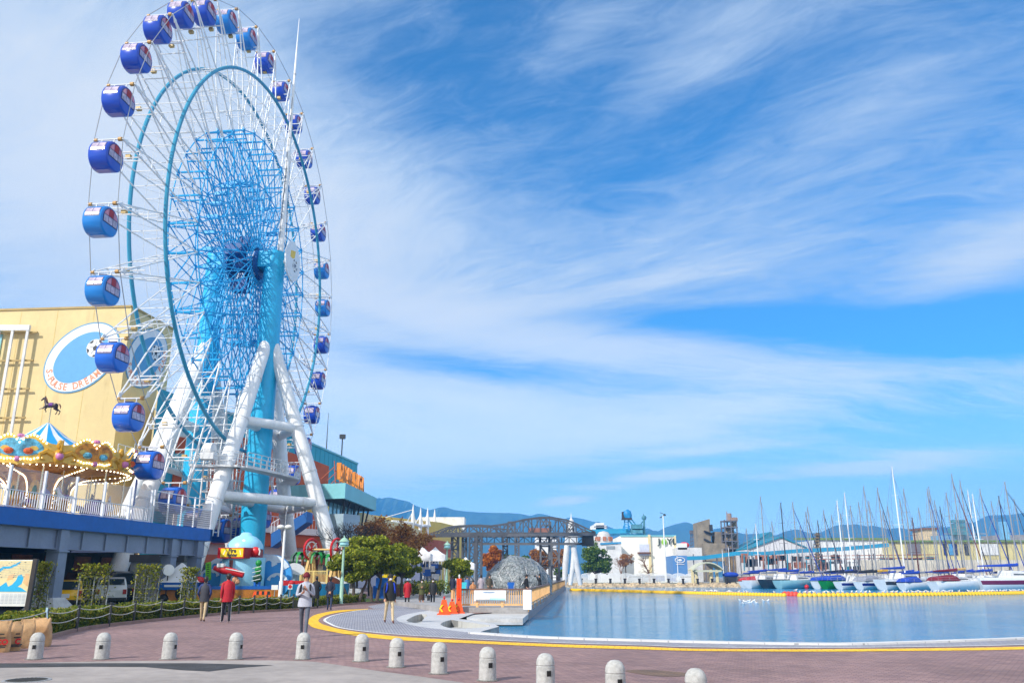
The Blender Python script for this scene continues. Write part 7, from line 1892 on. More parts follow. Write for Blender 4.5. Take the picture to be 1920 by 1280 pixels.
# white legged monument
mo = T('white_monument', 'tall white tapering monument on splayed legs right of the gantry', 'monument', A(1075, 1085, 150))
c = A(1073, 1080, 150); zt, zw = A(1073, 960, 150).z, A(1073, 1002, 150).z; zl = A(0, 1022, 150).z
mb = MB(); mb.lathe((c.x, 150, zl), [(.85, 0), (.80, zw - zl), (.45, zw - zl + 2.4), (.12, zt - zl - 1), (.02, zt - zl)], 14); O('spire', mb, WHITE2, mo, True)
for u0, u1, w in ((1065, 1058, .62), (1072, 1088, .62), (1078, 1069, .55)):
    a, b = A(u0, 1016, 150), A(u1, 1084, 150); b.z = .3; mb = MB(); mb.tube([a + ZU * 1.0, a.lerp(b, .5) + Vector(((u0 - 1072) * .02, 0, 0)), b], [w * .75, w * .85, w * .6], 10); O('leg', mb, WHITE2, mo, True)
mb = MB(); a = A(1064, 1016, 150); mb.box((c.x, 150, a.z + .4), (2.0, 1.4, 1.4)); O('collar', mb, WHITE2, mo)

# ================================================================== FAR SHORE
FYD = 176.0
def f_(u, v, Y=FYD): return A(u, v, Y)
# rock bank
mb = MB(); r = random.Random(77)
for k in range(900):
    f = r.random(); x = f_(1055, 1095).x + (f_(1395, 1095).x - f_(1055, 1095).x) * f; z = r.uniform(-.5, .45); y = 172.5 + (z + .5) * 2.6 + r.uniform(-.2, .2)
    s_ = r.uniform(.25, .62); mb.box((x, y, z - .12), (s_ * r.uniform(.8, 1.8), s_, s_ * .8), mat=Matrix.Rotation(r.random() * 3, 3, 'Z') @ Matrix.Rotation(r.gauss(0, .35), 3, 'X'))
struct(O('rock_bank', mb, M('bank_stones', srgb(196, 178, 150), 0.85, var=.3, scale=.7)), 'stuff')
mb = MB(); x0, x1 = f_(1040, 1095).x, f_(1400, 1095).x
mb.add([(x0, 172, -.7), (x1, 172, -.7), (x1, 175.2, .42), (x0, 175.2, .42)], [(0, 1, 2, 3)]); struct(O('bank', mb, M('bank_earth', srgb(150, 136, 110), 0.9, var=.25)))
mb = MB(); mb.add([(x0, 175, .43), (x1, 175, .43), (x1, 180, .43), (x0, 180, .43)], [(0, 1, 2, 3)]); struct(O('bank_grass', mb, GRASS))
# white shore fence in wave topped sections, with dark mooring posts
wf = T('white_shore_fence', 'white baluster fence with arched tops along the far stone bank', 'fence', f_(1180, 1090))
for k in range(10):
    u0, u1 = 1066 + k * 24.5, 1066 + (k + 1) * 24.5 - 2; a, b = f_(u0, 1091), f_(u1, 1091); z1 = f_(0, 1074.5).z; mb = MB()
    a.z = b.z = .45
    n = 13
    for j in range(n + 1):
        p = a.lerp(b, j / n); t_ = j / n; zz = z1 - .22 * (2 * abs(t_ - .5)) ** 2; mb.bar(p, Vector((p.x, p.y, zz)), .12 if j in (0, n) else .10, .05)
    for j in range(n):
        t0, t1 = j / n, (j + 1) / n; p, q_ = a.lerp(b, t0), a.lerp(b, t1); mb.bar(Vector((p.x, p.y, z1 - .22 * (2 * abs(t0 - .5)) ** 2)), Vector((q_.x, q_.y, z1 - .22 * (2 * abs(t1 - .5)) ** 2)), .10)
    mb.bar(a + ZU * .2, b + ZU * .2, .10)
    O('panel', mb, WHITE, wf)
for k in range(11):
    u = 1090 + k * 27.3; p = f_(u, 1094, 174.6); t = T('mooring_post', 'short black mooring post on the far bank before the white fence', 'mooring post', (p.x, 174.6, .3), 0, 'mooring posts on the far bank') if k < 8 else T('mooring_post', 'short black mooring post on the far bank beside the pavilion', 'mooring post', (p.x, 174.6, .3), 0, 'mooring posts by the pavilion')
    mb = MB(); mb.lathe((p.x, 174.6, .2), [(.26, 0), (.22, .9), (.30, .95), (.30, 1.15), (0, 1.15)], 10); O('post', mb, BLACK, t)
# pavilion
pv = T('shore_pavilion', 'open pavilion with pale vaulted roof on the far bank', 'pavilion', f_(1325, 1092))
a, b = f_(1297, 1066), f_(1353, 1066); zt = f_(0, 1053).z; ze = f_(0, 1067).z; mb = MB(); n = 14
for k in range(n):
    t0, t1 = k / n, (k + 1) / n; P = lambda t: (a.x + (b.x - a.x) * t, ze + (zt - ze) * math.sin(math.pi * t) ** .8)
    (xa, za), (xb, zb_) = P(t0), P(t1); mb.slab([(xa, 174.5, za), (xb, 174.5, zb_), (xb, 180, zb_), (xa, 180, za)], (0, 0, -.25))
O('roof', mb, M('pavilion_roof', srgb(196, 196, 172), 0.7, var=.08), pv)
mb = MB(); mb.bar((a.x + .3, 175, ze - .3), (b.x - .3, 175, ze - .3), .4, .35); O('beam', mb, M('pavilion_roof', (0, 0, 0)), pv)
for u in (1299, 1306, 1333.5, 1345):
    p = f_(u, 1090); mb = MB(); mb.box((p.x, 176, ze / 2), (.5, .5, ze)); O('column', mb, CREAM, pv)
mb = MB(); mb.box((f_(1326, 0).x, 180, 1.0), (4.0, .3, 1.5)); O('bench_wall', mb, DWOOD, pv)
def block(name, label, cat, u0, u1, vt, Y, dep, m, vb=1088, group=None, parts=(), skew=0.0):
    a, b = A(u0, 1080, Y), A(u1, 1080, Y); zt = A((u0 + u1) / 2, vt, Y).z; t = T(name, label, cat, ((a.x + b.x) / 2, Y, .4), 0, group)
    mb = MB(); mb.prism([(a.x, Y), (b.x, Y + skew), (b.x + .02 * dep, Y + dep + skew), (a.x + .02 * dep, Y + dep)], .2, zt); O('walls', mb, m, t); return t, a.x, b.x, zt
IVORY = M('ivory_cladding', srgb(242, 240, 230), 0.7, var=.04, scale=.1)
jb, xa, xb, zt = block('oil_works_hall', 'big ivory works hall with a green drop in its name sign', 'building', 1166, 1271, 1004, 230, 22, IVORY)
xm = A(1220, 1080, 230).x
mb = MB(); mb.bar((xa - .1, 229.9, zt), (xb + .1, 229.9, zt), .3, .35); O('parapet', mb, TEALL, jb)
mb = MB(); mb.box((xm, 229.7, zt / 2 + .3), (.6, .6, zt)); mb.box((xb - .3, 229.8, zt / 2), (.5, .4, zt)); O('downpipe', mb, CREAM, jb)
mb = MB(); c = A(1248, 1015, 229.6); sz = 2.2
for ch, dx_ in (('J', -1.75), ('Y', 1.05), ('L', 2.35)): add_text(mb, ch, sz * 1.0, c + Vector((dx_ , 0, 0)), (1, 0, 0), (0, 0, 1), 0, .08, .06)
O('letters', mb, M('sign_charcoal', (0.03, 0.045, 0.035), 0.5), jb)
mb = MB(); d0 = c + Vector((-.42, -.05, -.15)); dp = []
for k in range(22):
    a = 2 * math.pi * k / 22; rr_ = .72; x = math.sin(a) * rr_ * (1 - .55 * max(0, math.cos(a)) ** 1.2); z = math.cos(a) * rr_ * (1.75 if math.cos(a) > 0 else 1.0); dp.append(d0 + Vector((x, 0, z)))
mb.slab(dp, (0, -.1, 0), 0); mb.slab([d0 + (p - d0) * .45 + Vector((.1, -.11, -.1)) for p in dp], (0, -.05, 0), 1); O('drop_emblem', mb, [M('drop_lime', srgb(150, 200, 40), 0.4), M('drop_green', srgb(40, 130, 60), 0.4)], jb)
mb = MB(); a = A(1208, 1023, 229.4); mb.box((a.x, 229.5, a.z - 1.0), (2.6, .4, 3.0)); O('vent_panel', mb, M('pale_blue_panel', srgb(200, 206, 224), 0.6), jb)
mb = MB(); mb.box((A(1208, 1036, 229).x, 229.2, A(0, 1036, 229).z), (3.4, 1.2, .4)); O('vent_hood', mb, M('rust_brown', srgb(110, 70, 50), 0.8), jb)
bl2, xa, xb, zt = block('blue_gate_building', 'small mid blue building with a white oval emblem left of the pavilion', 'building', 1263, 1290, 1041, 205, 10, M('mid_blue_cladding', srgb(84, 134, 190), 0.6, var=.05))
mb = MB(); c = A(1275, 1049.5, 204.9)
ovp = [c + Vector((math.cos(2 * math.pi * k / 24) * 1.15, 0, math.sin(2 * math.pi * k / 24) * .62)) for k in range(25)]
mb.tube(ovp, .09, 4, 0, cap=False); mb.ball(c, .38, 10, 6, d=(1.2, .1, .7)); mb.box(c - ZU * .95, (2.0, .1, .12)); O('emblem', mb, WHITE, bl2)
fl, xa, xb, zt = block('annex_building', 'low white annex with blue roof edge left of the ivory works hall', 'building', 1127, 1167, 1019, 226, 14, WHITE2)
mb = MB(); mb.bar((xa, 225.9, zt), (xb, 225.9, zt + .3), .3, .45); O('roof_edge', mb, M('roof_blue', srgb(50, 140, 190), 0.5), fl)
mb = MB(); a = A(1145, 1026, 225.9); mb.box((a.x, 225.95, a.z), (2.3, .1, .8)); O('window', mb, M('grey_window', srgb(140, 150, 156), 0.3), fl)
sl = T('silo', 'squat grey concrete silo with rusty band under the blue conveyor', 'silo', A(1134, 1085, 240)); c = A(1134, 1080, 240); z0, z1 = A(0, 1018, 240).z, A(0, 997, 240).z
mb = MB(); mb.lathe((c.x, 240, .3), [(2.2, 0), (2.2, z0), (1.9, z1 - 1.2), (1.3, z1 - .3), (0, z1)], 20); O('drum', mb, CONC, sl, True)
mb = MB()
for k in range(8): a = 2 * math.pi * k / 8; mb.box((c.x + math.cos(a) * 2.0, 240 + math.sin(a) * 2.0, z1 - 1.9), (.9, .9, 1.1), a)
O('rusty_band', mb, M('rusty_plates', srgb(170, 110, 84), 0.8, var=.3, scale=1), sl)
# blue conveyor bridge and loading machine
CONV = M('conveyor_blue', srgb(40, 148, 190), 0.5, var=.1, scale=.4); MACH = M('machine_blue', srgb(20, 128, 190), 0.5, var=.15, scale=.5)
cb = T('blue_conveyor', 'blue conveyor bridge with tall blue loading head behind the works hall', 'conveyor', A(1160, 1085, 250))
mb = MB(); mb.bar(A(1095, 997, 252), A(1208, 994, 252), 1.6, 1.3); O('gallery', mb, CONV, cb)
mb = MB(); mb.bar(A(1100, 1003, 252), A(1210, 1001, 252), .4, .3)
for u in (1130, 1150, 1165, 1180, 1196, 1207): mb.bar(A(u, 995, 252), A(u, 1004, 252), .25); mb.bar(A(u, 1004, 252), A(u + 10, 995, 252), .2)
O('bridge_girder', mb, CONV, cb)
mb = MB(); mb.tube([A(1173, 956, 250), A(1175, 960, 250), A(1177, 967, 250), A(1178, 974, 250)], [.7, 1.25, 1.3, .9], 12); O('loading_head', mb, MACH, cb, True)
mb = MB(); mb.box(A(1175, 972.5, 250), (2.9, 2.2, .5)); mb.box(A(1168.5, 965, 250), (.8, 1.2, 1.8)); O('head_platform', mb, DARK, cb)
mb = MB()
for u in (1171, 1178): mb.bar(A(u, 973, 250), A(u, 993, 250), .28)
for v in (978, 983, 988): mb.bar(A(1171, v, 250), A(1178, v, 250), .18)
mb.bar(A(1169, 985, 250), A(1169, 995, 250), .25); mb.bar(A(1180, 985, 250), A(1180, 995, 250), .25); O('head_tower', mb, MACH, cb)
mb = MB(); mb.bar(A(1180, 968, 250), A(1196, 988, 250), .3); mb.bar(A(1179, 975, 250), A(1190, 988, 250), .35); O('chute', mb, CONV, cb)
mb = MB(); mb.box(A(1194, 988, 250), (3.0, 2.4, 1.6)); mb.box(A(1193, 995, 250), (3.4, 2.4, 1.2)); O('drive_house', mb, M('machine_teal_grey', srgb(70, 130, 150), 0.6, var=.25, scale=.6), cb)
mb = MB(); mb.tube([A(1208, 1004, 250), A(1207.5, 972, 250)], .35, 8); mb.ball(A(1207.5, 970, 250), .75, 10, 6); mb.tube([A(1206.5, 968, 250), A(1206.5, 962, 250)], .1, 5); mb.bar(A(1207, 975, 250), A(1200, 984, 250), .3); O('side_tower', mb, M('machine_teal_grey', (0, 0, 0)), cb)
wa = T('white_apartment_block', 'stepped white apartment block far behind the gantry end', 'building', A(1125, 1085, 330)); mb = MB()
for u0, u1, vt in ((1107, 1143, 990), (1113, 1140, 984), (1120, 1136, 979.5), (1005, 1045, 1006)):
    a, b = A(u0, 1080, 330), A(u1, 1080, 330); zt = A(u0, vt, 330).z; mb.box(((a.x + b.x) / 2, 335 + (u0 % 7), zt / 2), (b.x - a.x, 9, zt))
OS('wall', mb, WHITE, wa)
mb = MB()
for u0, u1, vs_ in ((1108, 1142, (993, 998)), (1114, 1139, (987,)), (1006, 1044, (1010, 1016, 1022))):
    for v in vs_:
        a, b = A(u0, v, 329), A(u1, v, 329); mb.box(((a.x + b.x) / 2, 329.5, a.z), (b.x - a.x, .3, .45))
OS('balcony_shade', mb, M('balcony_grey', srgb(130, 136, 146), 0.7), wa)
# cement works towers
ct = T('concrete_tower', 'weathered concrete tower with a slanting top and zigzag stairs', 'tower', A(1325, 1085, 250)); CONW = M('weathered_concrete', srgb(140, 130, 114), 0.9, var=.22, scale=.5)
a, b = A(1313, 1080, 250), A(1337.5, 1080, 250); zs, zh, zb_ = A(0, 979, 250).z, A(0, 972, 250).z, A(0, 1030, 250).z
mb = MB(); mb.slab([(a.x, 250, .4), (b.x, 250, .4), (b.x, 250, zh), (a.x, 250, zs)], (0, 6, 0)); O('shaft', mb, CONW, ct)
mb = MB()
for v0, v1, u0, u1 in ((995, 1001, 1320, 1336), (1003, 997, 1336, 1322), (1010, 1018, 1320, 1336), (1028, 1022, 1318, 1334)): mb.bar(A(u0, v0, 249.7), A(u1, v1, 249.7), .3, .5)
mb.box(A(1333, 989, 249.7), (1.0, .3, 1.8)); O('stairs', mb, DARK, ct)
mb = MB(); mb.box(A(1350, 1020, 252), (3.6, 5, 7)); mb.box(A(1345, 1035, 250), (9, 5, 5)); O('side_block', mb, CONW, ct)
kt = T('kiln_tower', 'rusty steel kiln tower with open floors and a stubby chimney', 'tower', A(1380, 1085, 245)); mb = MB()
a, b = A(1361, 1080, 245), A(1388, 1080, 245); zt = A(0, 974, 245).z
for x in (a.x + .6, (a.x + b.x) / 2 + .4, b.x):
    for y in (245, 249): mb.bar((x, y, .4), (x, y, zt), .32)
for v in (976, 988, 1000, 1014, 1028): z = A(0, v, 245).z; mb.box(((a.x + b.x) / 2 + .4, 247, z), (b.x - a.x - .2, 4.4, .28)); 
for k, (v0, v1) in enumerate(((976, 988), (988, 1000), (1000, 1014), (1014, 1028))):
    mb.bar((a.x + .6, 245, A(0, v1, 245).z), (b.x, 245, A(0, v0, 245).z), .15); 
O('steel_frame', mb, M('grimy_steel', srgb(104, 104, 112), 0.7, var=.2), kt)
mb = MB()
for u, v0, v1, w in ((1370, 985, 1072, 1.3), (1379, 1000, 1072, 1.0), (1375, 976, 986, 1.2), (1364, 990, 1060, .9)): mb.tube([A(u, v0, 247), Vector((A(u, v1, 247).x, 247, A(u, v1, 247).z))], w * .75, 10)
OS('cyclone', mb, M('ochre_rust', srgb(138, 118, 84), 0.8, var=.3, scale=.6), kt, True)
mb = MB(); mb.tube([A(1368, 976, 247), A(1367.5, 962, 247)], .62, 10); mb.tube([A(1363, 1000, 247), A(1362.5, 958, 247)], .12, 5); mb.box(A(1375, 973, 247), (2.0, 2.0, 1.0)); OS('chimney', mb, M('chimney_rust', srgb(150, 128, 116), 0.7, var=.2), kt, True)
for u, vt, lb in ((1297, 996, 'small dark lattice tower left of the concrete tower, the shorter of two'), (1308, 991, 'small dark lattice tower touching the left side of the concrete tower')):
    sm = T('lattice_tower', lb, 'tower', A(u, 1085, 260)); mb = MB()
    for e in (-2, 2): mb.bar(A(u + e, vt, 260), Vector((A(u + e * 1.6, 1080, 260).x, 260, .4)), .2)
    for v in range(int(vt) + 4, 1030, 7): mb.bar(A(u - 3, v, 260), A(u + 3, v, 260), .25); mb.bar(A(u - 2, v, 260), A(u + 2, v + 7, 260), .15)
    mb.box(A(u, vt + 1, 260), (1.2, 1.2, 1.0)); O('lattice', mb, M('grimy_steel', (0, 0, 0)), sm)
wo, xa, xb, zt = block('white_works_block', 'white works block with red roof tank between hall and concrete tower', 'building', 1272, 1319, 1026, 222, 12, M('white_render_dirty', (0.62, 0.62, 0.62), 0.7, var=.12, scale=.3))
mb = MB(); a = A(1283, 1021.5, 223); mb.ball(a, 1.0, 10, 6, d=(1.4, 1, .8)); O('roof_tank', mb, M('tank_red', srgb(220, 60, 50), 0.5), wo, True)
mb = MB(); a = A(1278, 1024, 223); mb.box(a, (2.4, 2, 1.6)); O('roof_house', mb, WHITE, wo)
pb2 = T('blue_pipe_bridge', 'long pale blue covered conveyor crossing behind the marina', 'conveyor', A(1450, 1085, 215)); pts = [(1262, 1047), (1320, 1045), (1380, 1037), (1430, 1037.5), (1500, 1032), (1580, 1028.5), (1665, 1021)]
mb = MB()
for p, q_ in zip(pts, pts[1:]): mb.bar(A(*p, 214), A(*q_, 214), .9, .95)
O('gallery', mb, CONV, pb2)
mb = MB()
for u in range(1300, 1660, 22): p = A(u, 1038, 214); mb.bar(Vector((p.x, 214.2, p.z)), Vector((p.x, 214.2, .4)), .22)
O('trestle', mb, M('grimy_steel', (0, 0, 0)), pb2)
wh = T('gabled_warehouse', 'wide white gabled warehouse with teal roof behind the masts', 'building', A(1464, 1085, 232)); a, b, c = A(1403, 1030, 232), A(1464, 1008, 232), A(1513, 1028, 232)
mb = MB(); mb.slab([(a.x, 232, .4), (c.x, 232, .4), c, b, a], (0, 30, 0)); O('walls', mb, M('warehouse_white', (0.66, 0.66, 0.68), 0.7, var=.06, scale=.2), wh)
mb = MB()
for p, q_ in ((a, b), (b, c)): mb.slab([p + Vector((0, -.4, .05)), q_ + Vector((0, -.4, .05)), q_ + Vector((0, 30, .05)), p + Vector((0, 30, .05))], (0, 0, .35))
d = A(1440, 1004, 245); O('roof', mb, M('roof_teal', srgb(28, 130, 156), 0.5, var=.08), wh)
mb = MB(); e0, e1 = A(1402, 1027, 232.5), A(1458, 1002, 246); mb.slab([(e0.x, 240, e0.z), (e1.x, 252, e1.z + 1.2), (e1.x + 2, 252, e1.z - 2), (e0.x, 240, e0.z - 2)], (0, 12, 0)); O('rear_roof', mb, M('roof_teal', (0, 0, 0)), wh)
ww, xa, xb, zt = block('white_long_shed', 'long white shed with green roof edge behind the middle masts', 'building', 1535, 1672, 1012, 240, 18, WHITE)
mb = MB(); mb.bar((xa - 6, 239.8, zt + .3), (xb, 239.8, zt + .3), .6, .6); O('green_edge', mb, M('roof_green', srgb(110, 136, 70), 0.7, var=.2), ww)
cs_, xa, xb, zt = block('ochre_quay_shed', 'long ochre quay warehouse with doors behind the right masts', 'building', 1672, 2100, 1014, 236, 20, M('ochre_wall', srgb(206, 194, 140), 0.8, var=.12, scale=.15))
mb = MB(); mb.bar((xa, 235.7, zt), (xb, 235.7, zt), .6, .5); O('green_edge', mb, M('roof_green', (0, 0, 0)), cs_)
for u, w, m in ((1772, 3, DARK), (1783, 4.5, M('door_blue', srgb(80, 150, 200), 0.6)), (1792, 3, M('door_dark_blue', srgb(30, 40, 90), 0.6)), (1855, 30, WHITE2), (1714, 22, M('door_grey', srgb(120, 116, 122), 0.7)), (1812, 4, DARK)):
    a, b = A(u - w / 2, 1040, 235.8), A(u + w / 2, 1019, 235.8); mb = MB(); mb.slab([(a.x, 235.85, a.z), (b.x, 235.85, a.z), (b.x, 235.85, b.z), (a.x, 235.85, b.z)], (0, -.1, 0)); O('door', mb, m, cs_)
up2, xa, xb, zt = block('control_house', 'blue grey control house with antenna deck above the ochre quay shed', 'building', 1770, 1850, 1003, 250, 10, M('control_blue', srgb(104, 150, 190), 0.6, var=.2, scale=.3))
mb = MB(); a = A(1796, 996, 250); mb.box(a, (4.5, 3, 2.0)); mb.box(A(1796, 985, 250), (2.6, 3, 1.2)); mb.box(A(1796, 977, 250), (3.6, 2, .8)); O('bridge_deck', mb, M('machine_teal_grey', (0, 0, 0)), up2)
mb = MB()
for u in (1792, 1800): mb.bar(A(u, 974, 250), A(u, 1000, 250), .2)
mb.bar(A(1770, 1000, 250), A(1850, 1000, 250), .2); O('handrail', mb, STEEL, up2)
lo_, xa, xb, zt = block('brick_lodge', 'small tan lodge with brown roof above the ochre quay shed', 'building', 1744, 1768, 992, 255, 8, M('tan_wall', srgb(206, 184, 150), 0.8))
mb = MB(); mb.box(((xa + xb) / 2, 259, zt + .2), (xb - xa + 1, 9, .5)); O('roof', mb, DWOOD, lo_)
rtw, xa, xb, zt = block('grey_plant_building', 'grey plant building at the right edge behind the masts', 'building', 1888, 2100, 1002, 262, 12, M('plant_grey', srgb(150, 150, 156), 0.8, var=.2, scale=.2))
mb = MB(); a = A(1883, 1000, 255); mb.box(a, (2.0, 2, 7)); O('blue_stack', mb, M('stack_blue', srgb(110, 170, 214), 0.6), rtw)
qw = T('quay_wall_marina', 'beige flood wall along the quay behind the moored boats', 'wall', A(1700, 1085, 205)); mb = MB(); a, b = A(1392, 1062, 203), A(2150, 1048, 206); zw = A(1700, 1049, 204).z
mb.prism([(a.x, 203), (b.x, 206), (b.x, 206.6), (a.x, 203.6)], -.4, zw * .55); mb.prism([(A(1500, 0, 203).x, 203.7), (b.x, 206.7), (b.x, 207), (A(1500, 0, 203).x, 204)], .3, zw); O('wall', mb, M('flood_wall', srgb(206, 196, 178), 0.85, var=.14, scale=.15), qw)
# pipe racks and lorries on the quay: one cluttered plant line
pc = T('pipe_rack', 'dark pipe racks and rusty plant behind the quay wall', 'pipe rack', A(1530, 1085, 218)); mb = MB(); r = random.Random(8)
for u in range(1395, 1760, 9):
    v = r.uniform(1036, 1052); mb.bar(A(u, v, 210), Vector((A(u, 1075, 210).x, 210, .4)), .25, mi=r.randrange(4))
    if r.random() < .75: mb.box(A(u + r.uniform(-3, 3), r.uniform(1044, 1066), 211), (r.uniform(.8, 3.2), 1.5, r.uniform(.5, 2.2)), mi=r.randrange(4))
for v in (1042, 1048, 1055): mb.bar(A(1510, v, 210), A(1760, v - 3, 210), .18, mi=v % 3)
O('pipework', mb, [DARK, M('rusty_plates', (0, 0, 0)), M('grimy_steel', (0, 0, 0)), M('roof_teal', (0, 0, 0))], pc)
bb = T('bare_scaffold_tower', 'black lattice mast tower left of the long white shed', 'tower', A(1532, 1085, 226)); mb = MB()
for e in (-3, 3): mb.bar(A(1532 + e * .5, 998, 226), Vector((A(1532 + e, 1080, 226).x, 226, .4)), .3)
for v in range(1002, 1075, 6): mb.bar(A(1530, v, 226), A(1535, v + 6, 226), .25); mb.box(A(1532, v, 226), (1.3, 1, .3))
O('lattice', mb, M('ochre_rust', (0, 0, 0)), bb)
# far shore poles and lamp
lp = T('tall_floodlight', 'tall white floodlight mast in front of the ivory works hall', 'street lamp', f_(1250, 1091, 180)); p = f_(1250, 1091, 180); zt = f_(1245, 966, 180).z; xt = f_(1245, 966, 180).x
mb = MB(); mb.tube([(p.x - .1, 180, .4), (p.x - .1, 180, zt)], [.24, .10], 8); O('mast', mb, WHITE, lp)
mb = MB(); a = Vector((p.x - .1, 180, zt)); mb.box(a + Vector((.35, 0, .1)), (.5, .3, .35), mi=0); mb.bar(a + Vector((-.5, 0, -.35)), a + Vector((.5, 0, .2)), .08); mb.bar(a + Vector((-.6, 0, .6)), a + Vector((.5, 0, .25)), .10); mb.box(a + Vector((-.5, 0, -.4)), (.4, .3, .2)); O('lamp_head', mb, DARK, lp)
for u, vt, lb in ((1272, 1040, 'thin white flagpole between the blue gate building and the tall floodlight'), (1358, 1030, 'thin white flagpole just right of the pavilion'), (1370, 1025, 'second thin flagpole right of the pavilion, nearer the boats')):
    p = f_(u, 1091, 178); t = T('flagpole', lb, 'flagpole', (p.x, 178, .4)); mb = MB(); mb.tube([(p.x, 178, .4), (p.x, 178, f_(u, vt, 178).z)], [.10, .05], 6); O('pole', mb, WHITE, t); mb = MB(); mb.ball((p.x, 178, f_(u, vt, 178).z), .12, 8, 5); O('finial', mb, STEEL, t)
# far trees
tpx('conical_evergreen', 'full green tree standing behind the white shore fence right of the monument', 1118, 1086, 184, 1017, 1076, 1090, 1146, 7000, .42, LEAF_P, 51, nb=34, tr=.35)
tpx('orange_tree', 'glowing orange autumn tree seen under the gantry behind the dome', 922, 1086, 160, 1023, 1072, 904, 942, 4500, .40, LEAF_O, 52, nb=22, tr=.3)
tpx('green_tree', 'dark green tree under the gantry right of the orange tree', 965, 1086, 170, 1034, 1064, 946, 992, 2500, .42, LEAF_P, 53, nb=14, tr=.3)
tpx('brown_tree', 'wide brown autumn tree between the gantry and the monument legs', 1010, 1086, 190, 1028, 1072, 985, 1032, 3600, .42, LEAF_B, 54, nb=22, tr=.3)
tpx('brown_tree', 'brown autumn tree behind the right gantry leg', 1042, 1086, 196, 1024, 1074, 1026, 1062, 2800, .42, LEAF_B, 55, nb=18, tr=.3)
tpx('low_palms', 'low dark green palms at the far end of the pier', 1048, 1090, 158, 1063, 1082, 1035, 1064, 1800, .4, LEAF_P, 56, nb=14, tr=.2)
b = A(1165, 1086, 182); bare('bare_tree', 'small reddish bare tree behind the white fence left of the hall', (b.x, 182, .4), A(1165, 1033, 182).z, .55, 61, M('reddish_bark', srgb(130, 96, 76), 0.9), .16, 5)
b = A(1218, 1086, 182); bare('bare_tree', 'spreading pollarded bare tree in front of the ivory works hall', (b.x, 182, .4), A(1218, 1036, 182).z, .6, 66, M('reddish_bark', (0, 0, 0)), .22, 5)
tpx('brown_tree', 'thin russet tree beside the small reddish bare tree', 1172, 1086, 186, 1036, 1062, 1155, 1190, 900, .36, LEAF_B, 57, nb=14, tr=.16)
# parked cars glimpsed over the fence
for u, m, lb in ((1192, CARW, 'white car roof seen over the shore fence left of the pollarded tree'), (1222, CARS, 'silver car roof seen over the shore fence below the pollarded tree'), (1246, M('car_blue', srgb(40, 90, 170), 0.3, coat=.5), 'blue car roof seen over the shore fence at the floodlight mast'), (1288, CARW, 'white car roof seen over the shore fence next to the pavilion')):
    p = A(u, 1088, 188); c_ = car(lb, (p.x, 188, .41), R(8), m, L=4.4, H=1.55, kind='van'); c_['group'] = 'cars behind the far shore fence'
# ================================================================== SAILBOATS
HULLM = {'white': M('hull_white', (0.78, 0.79, 0.80), 0.3, var=.04, coat=.3), 'cream': M('hull_cream', (0.70, 0.68, 0.62), 0.35, var=.05), 'black': M('hull_black', (0.02, 0.02, 0.025), 0.3, var=.1, coat=.3), 'green': M('hull_green', srgb(20, 130, 50), 0.35, var=.06), 'teal': M('hull_pale_teal', srgb(150, 196, 204), 0.4, var=.06)}
COVER = {'blue': M('cover_blue', srgb(16, 62, 170), 0.7, var=.12, scale=2), 'navy': M('cover_navy', srgb(18, 26, 64), 0.7, var=.15), 'black': M('cover_black', (0.015, 0.016, 0.02), 0.7, var=.2), 'yellow': M('cover_yellow', srgb(240, 180, 20), 0.7, var=.08), 'gold': M('cover_gold', srgb(206, 168, 98), 0.7, var=.1), 'maroon': M('cover_maroon', srgb(120, 14, 34), 0.7, var=.12), 'white': M('cover_white', (0.7, 0.7, 0.72), 0.7), 'grey': M('cover_grey', srgb(140, 144, 158), 0.7, var=.1), 'red': M('cover_red', srgb(190, 40, 40), 0.7)}
MASTM = {'silver': M('mast_silver', (0.27, 0.28, 0.30), 0.5, 0, var=.08), 'white': WHITE, 'black': M('mast_black', (0.03, 0.03, 0.035), 0.4), 'brown': M('mast_brown', srgb(86, 40, 30), 0.5)}
WIRE = M('rigging_wire', (0.22, 0.22, 0.24), 0.5, .5, var=0)
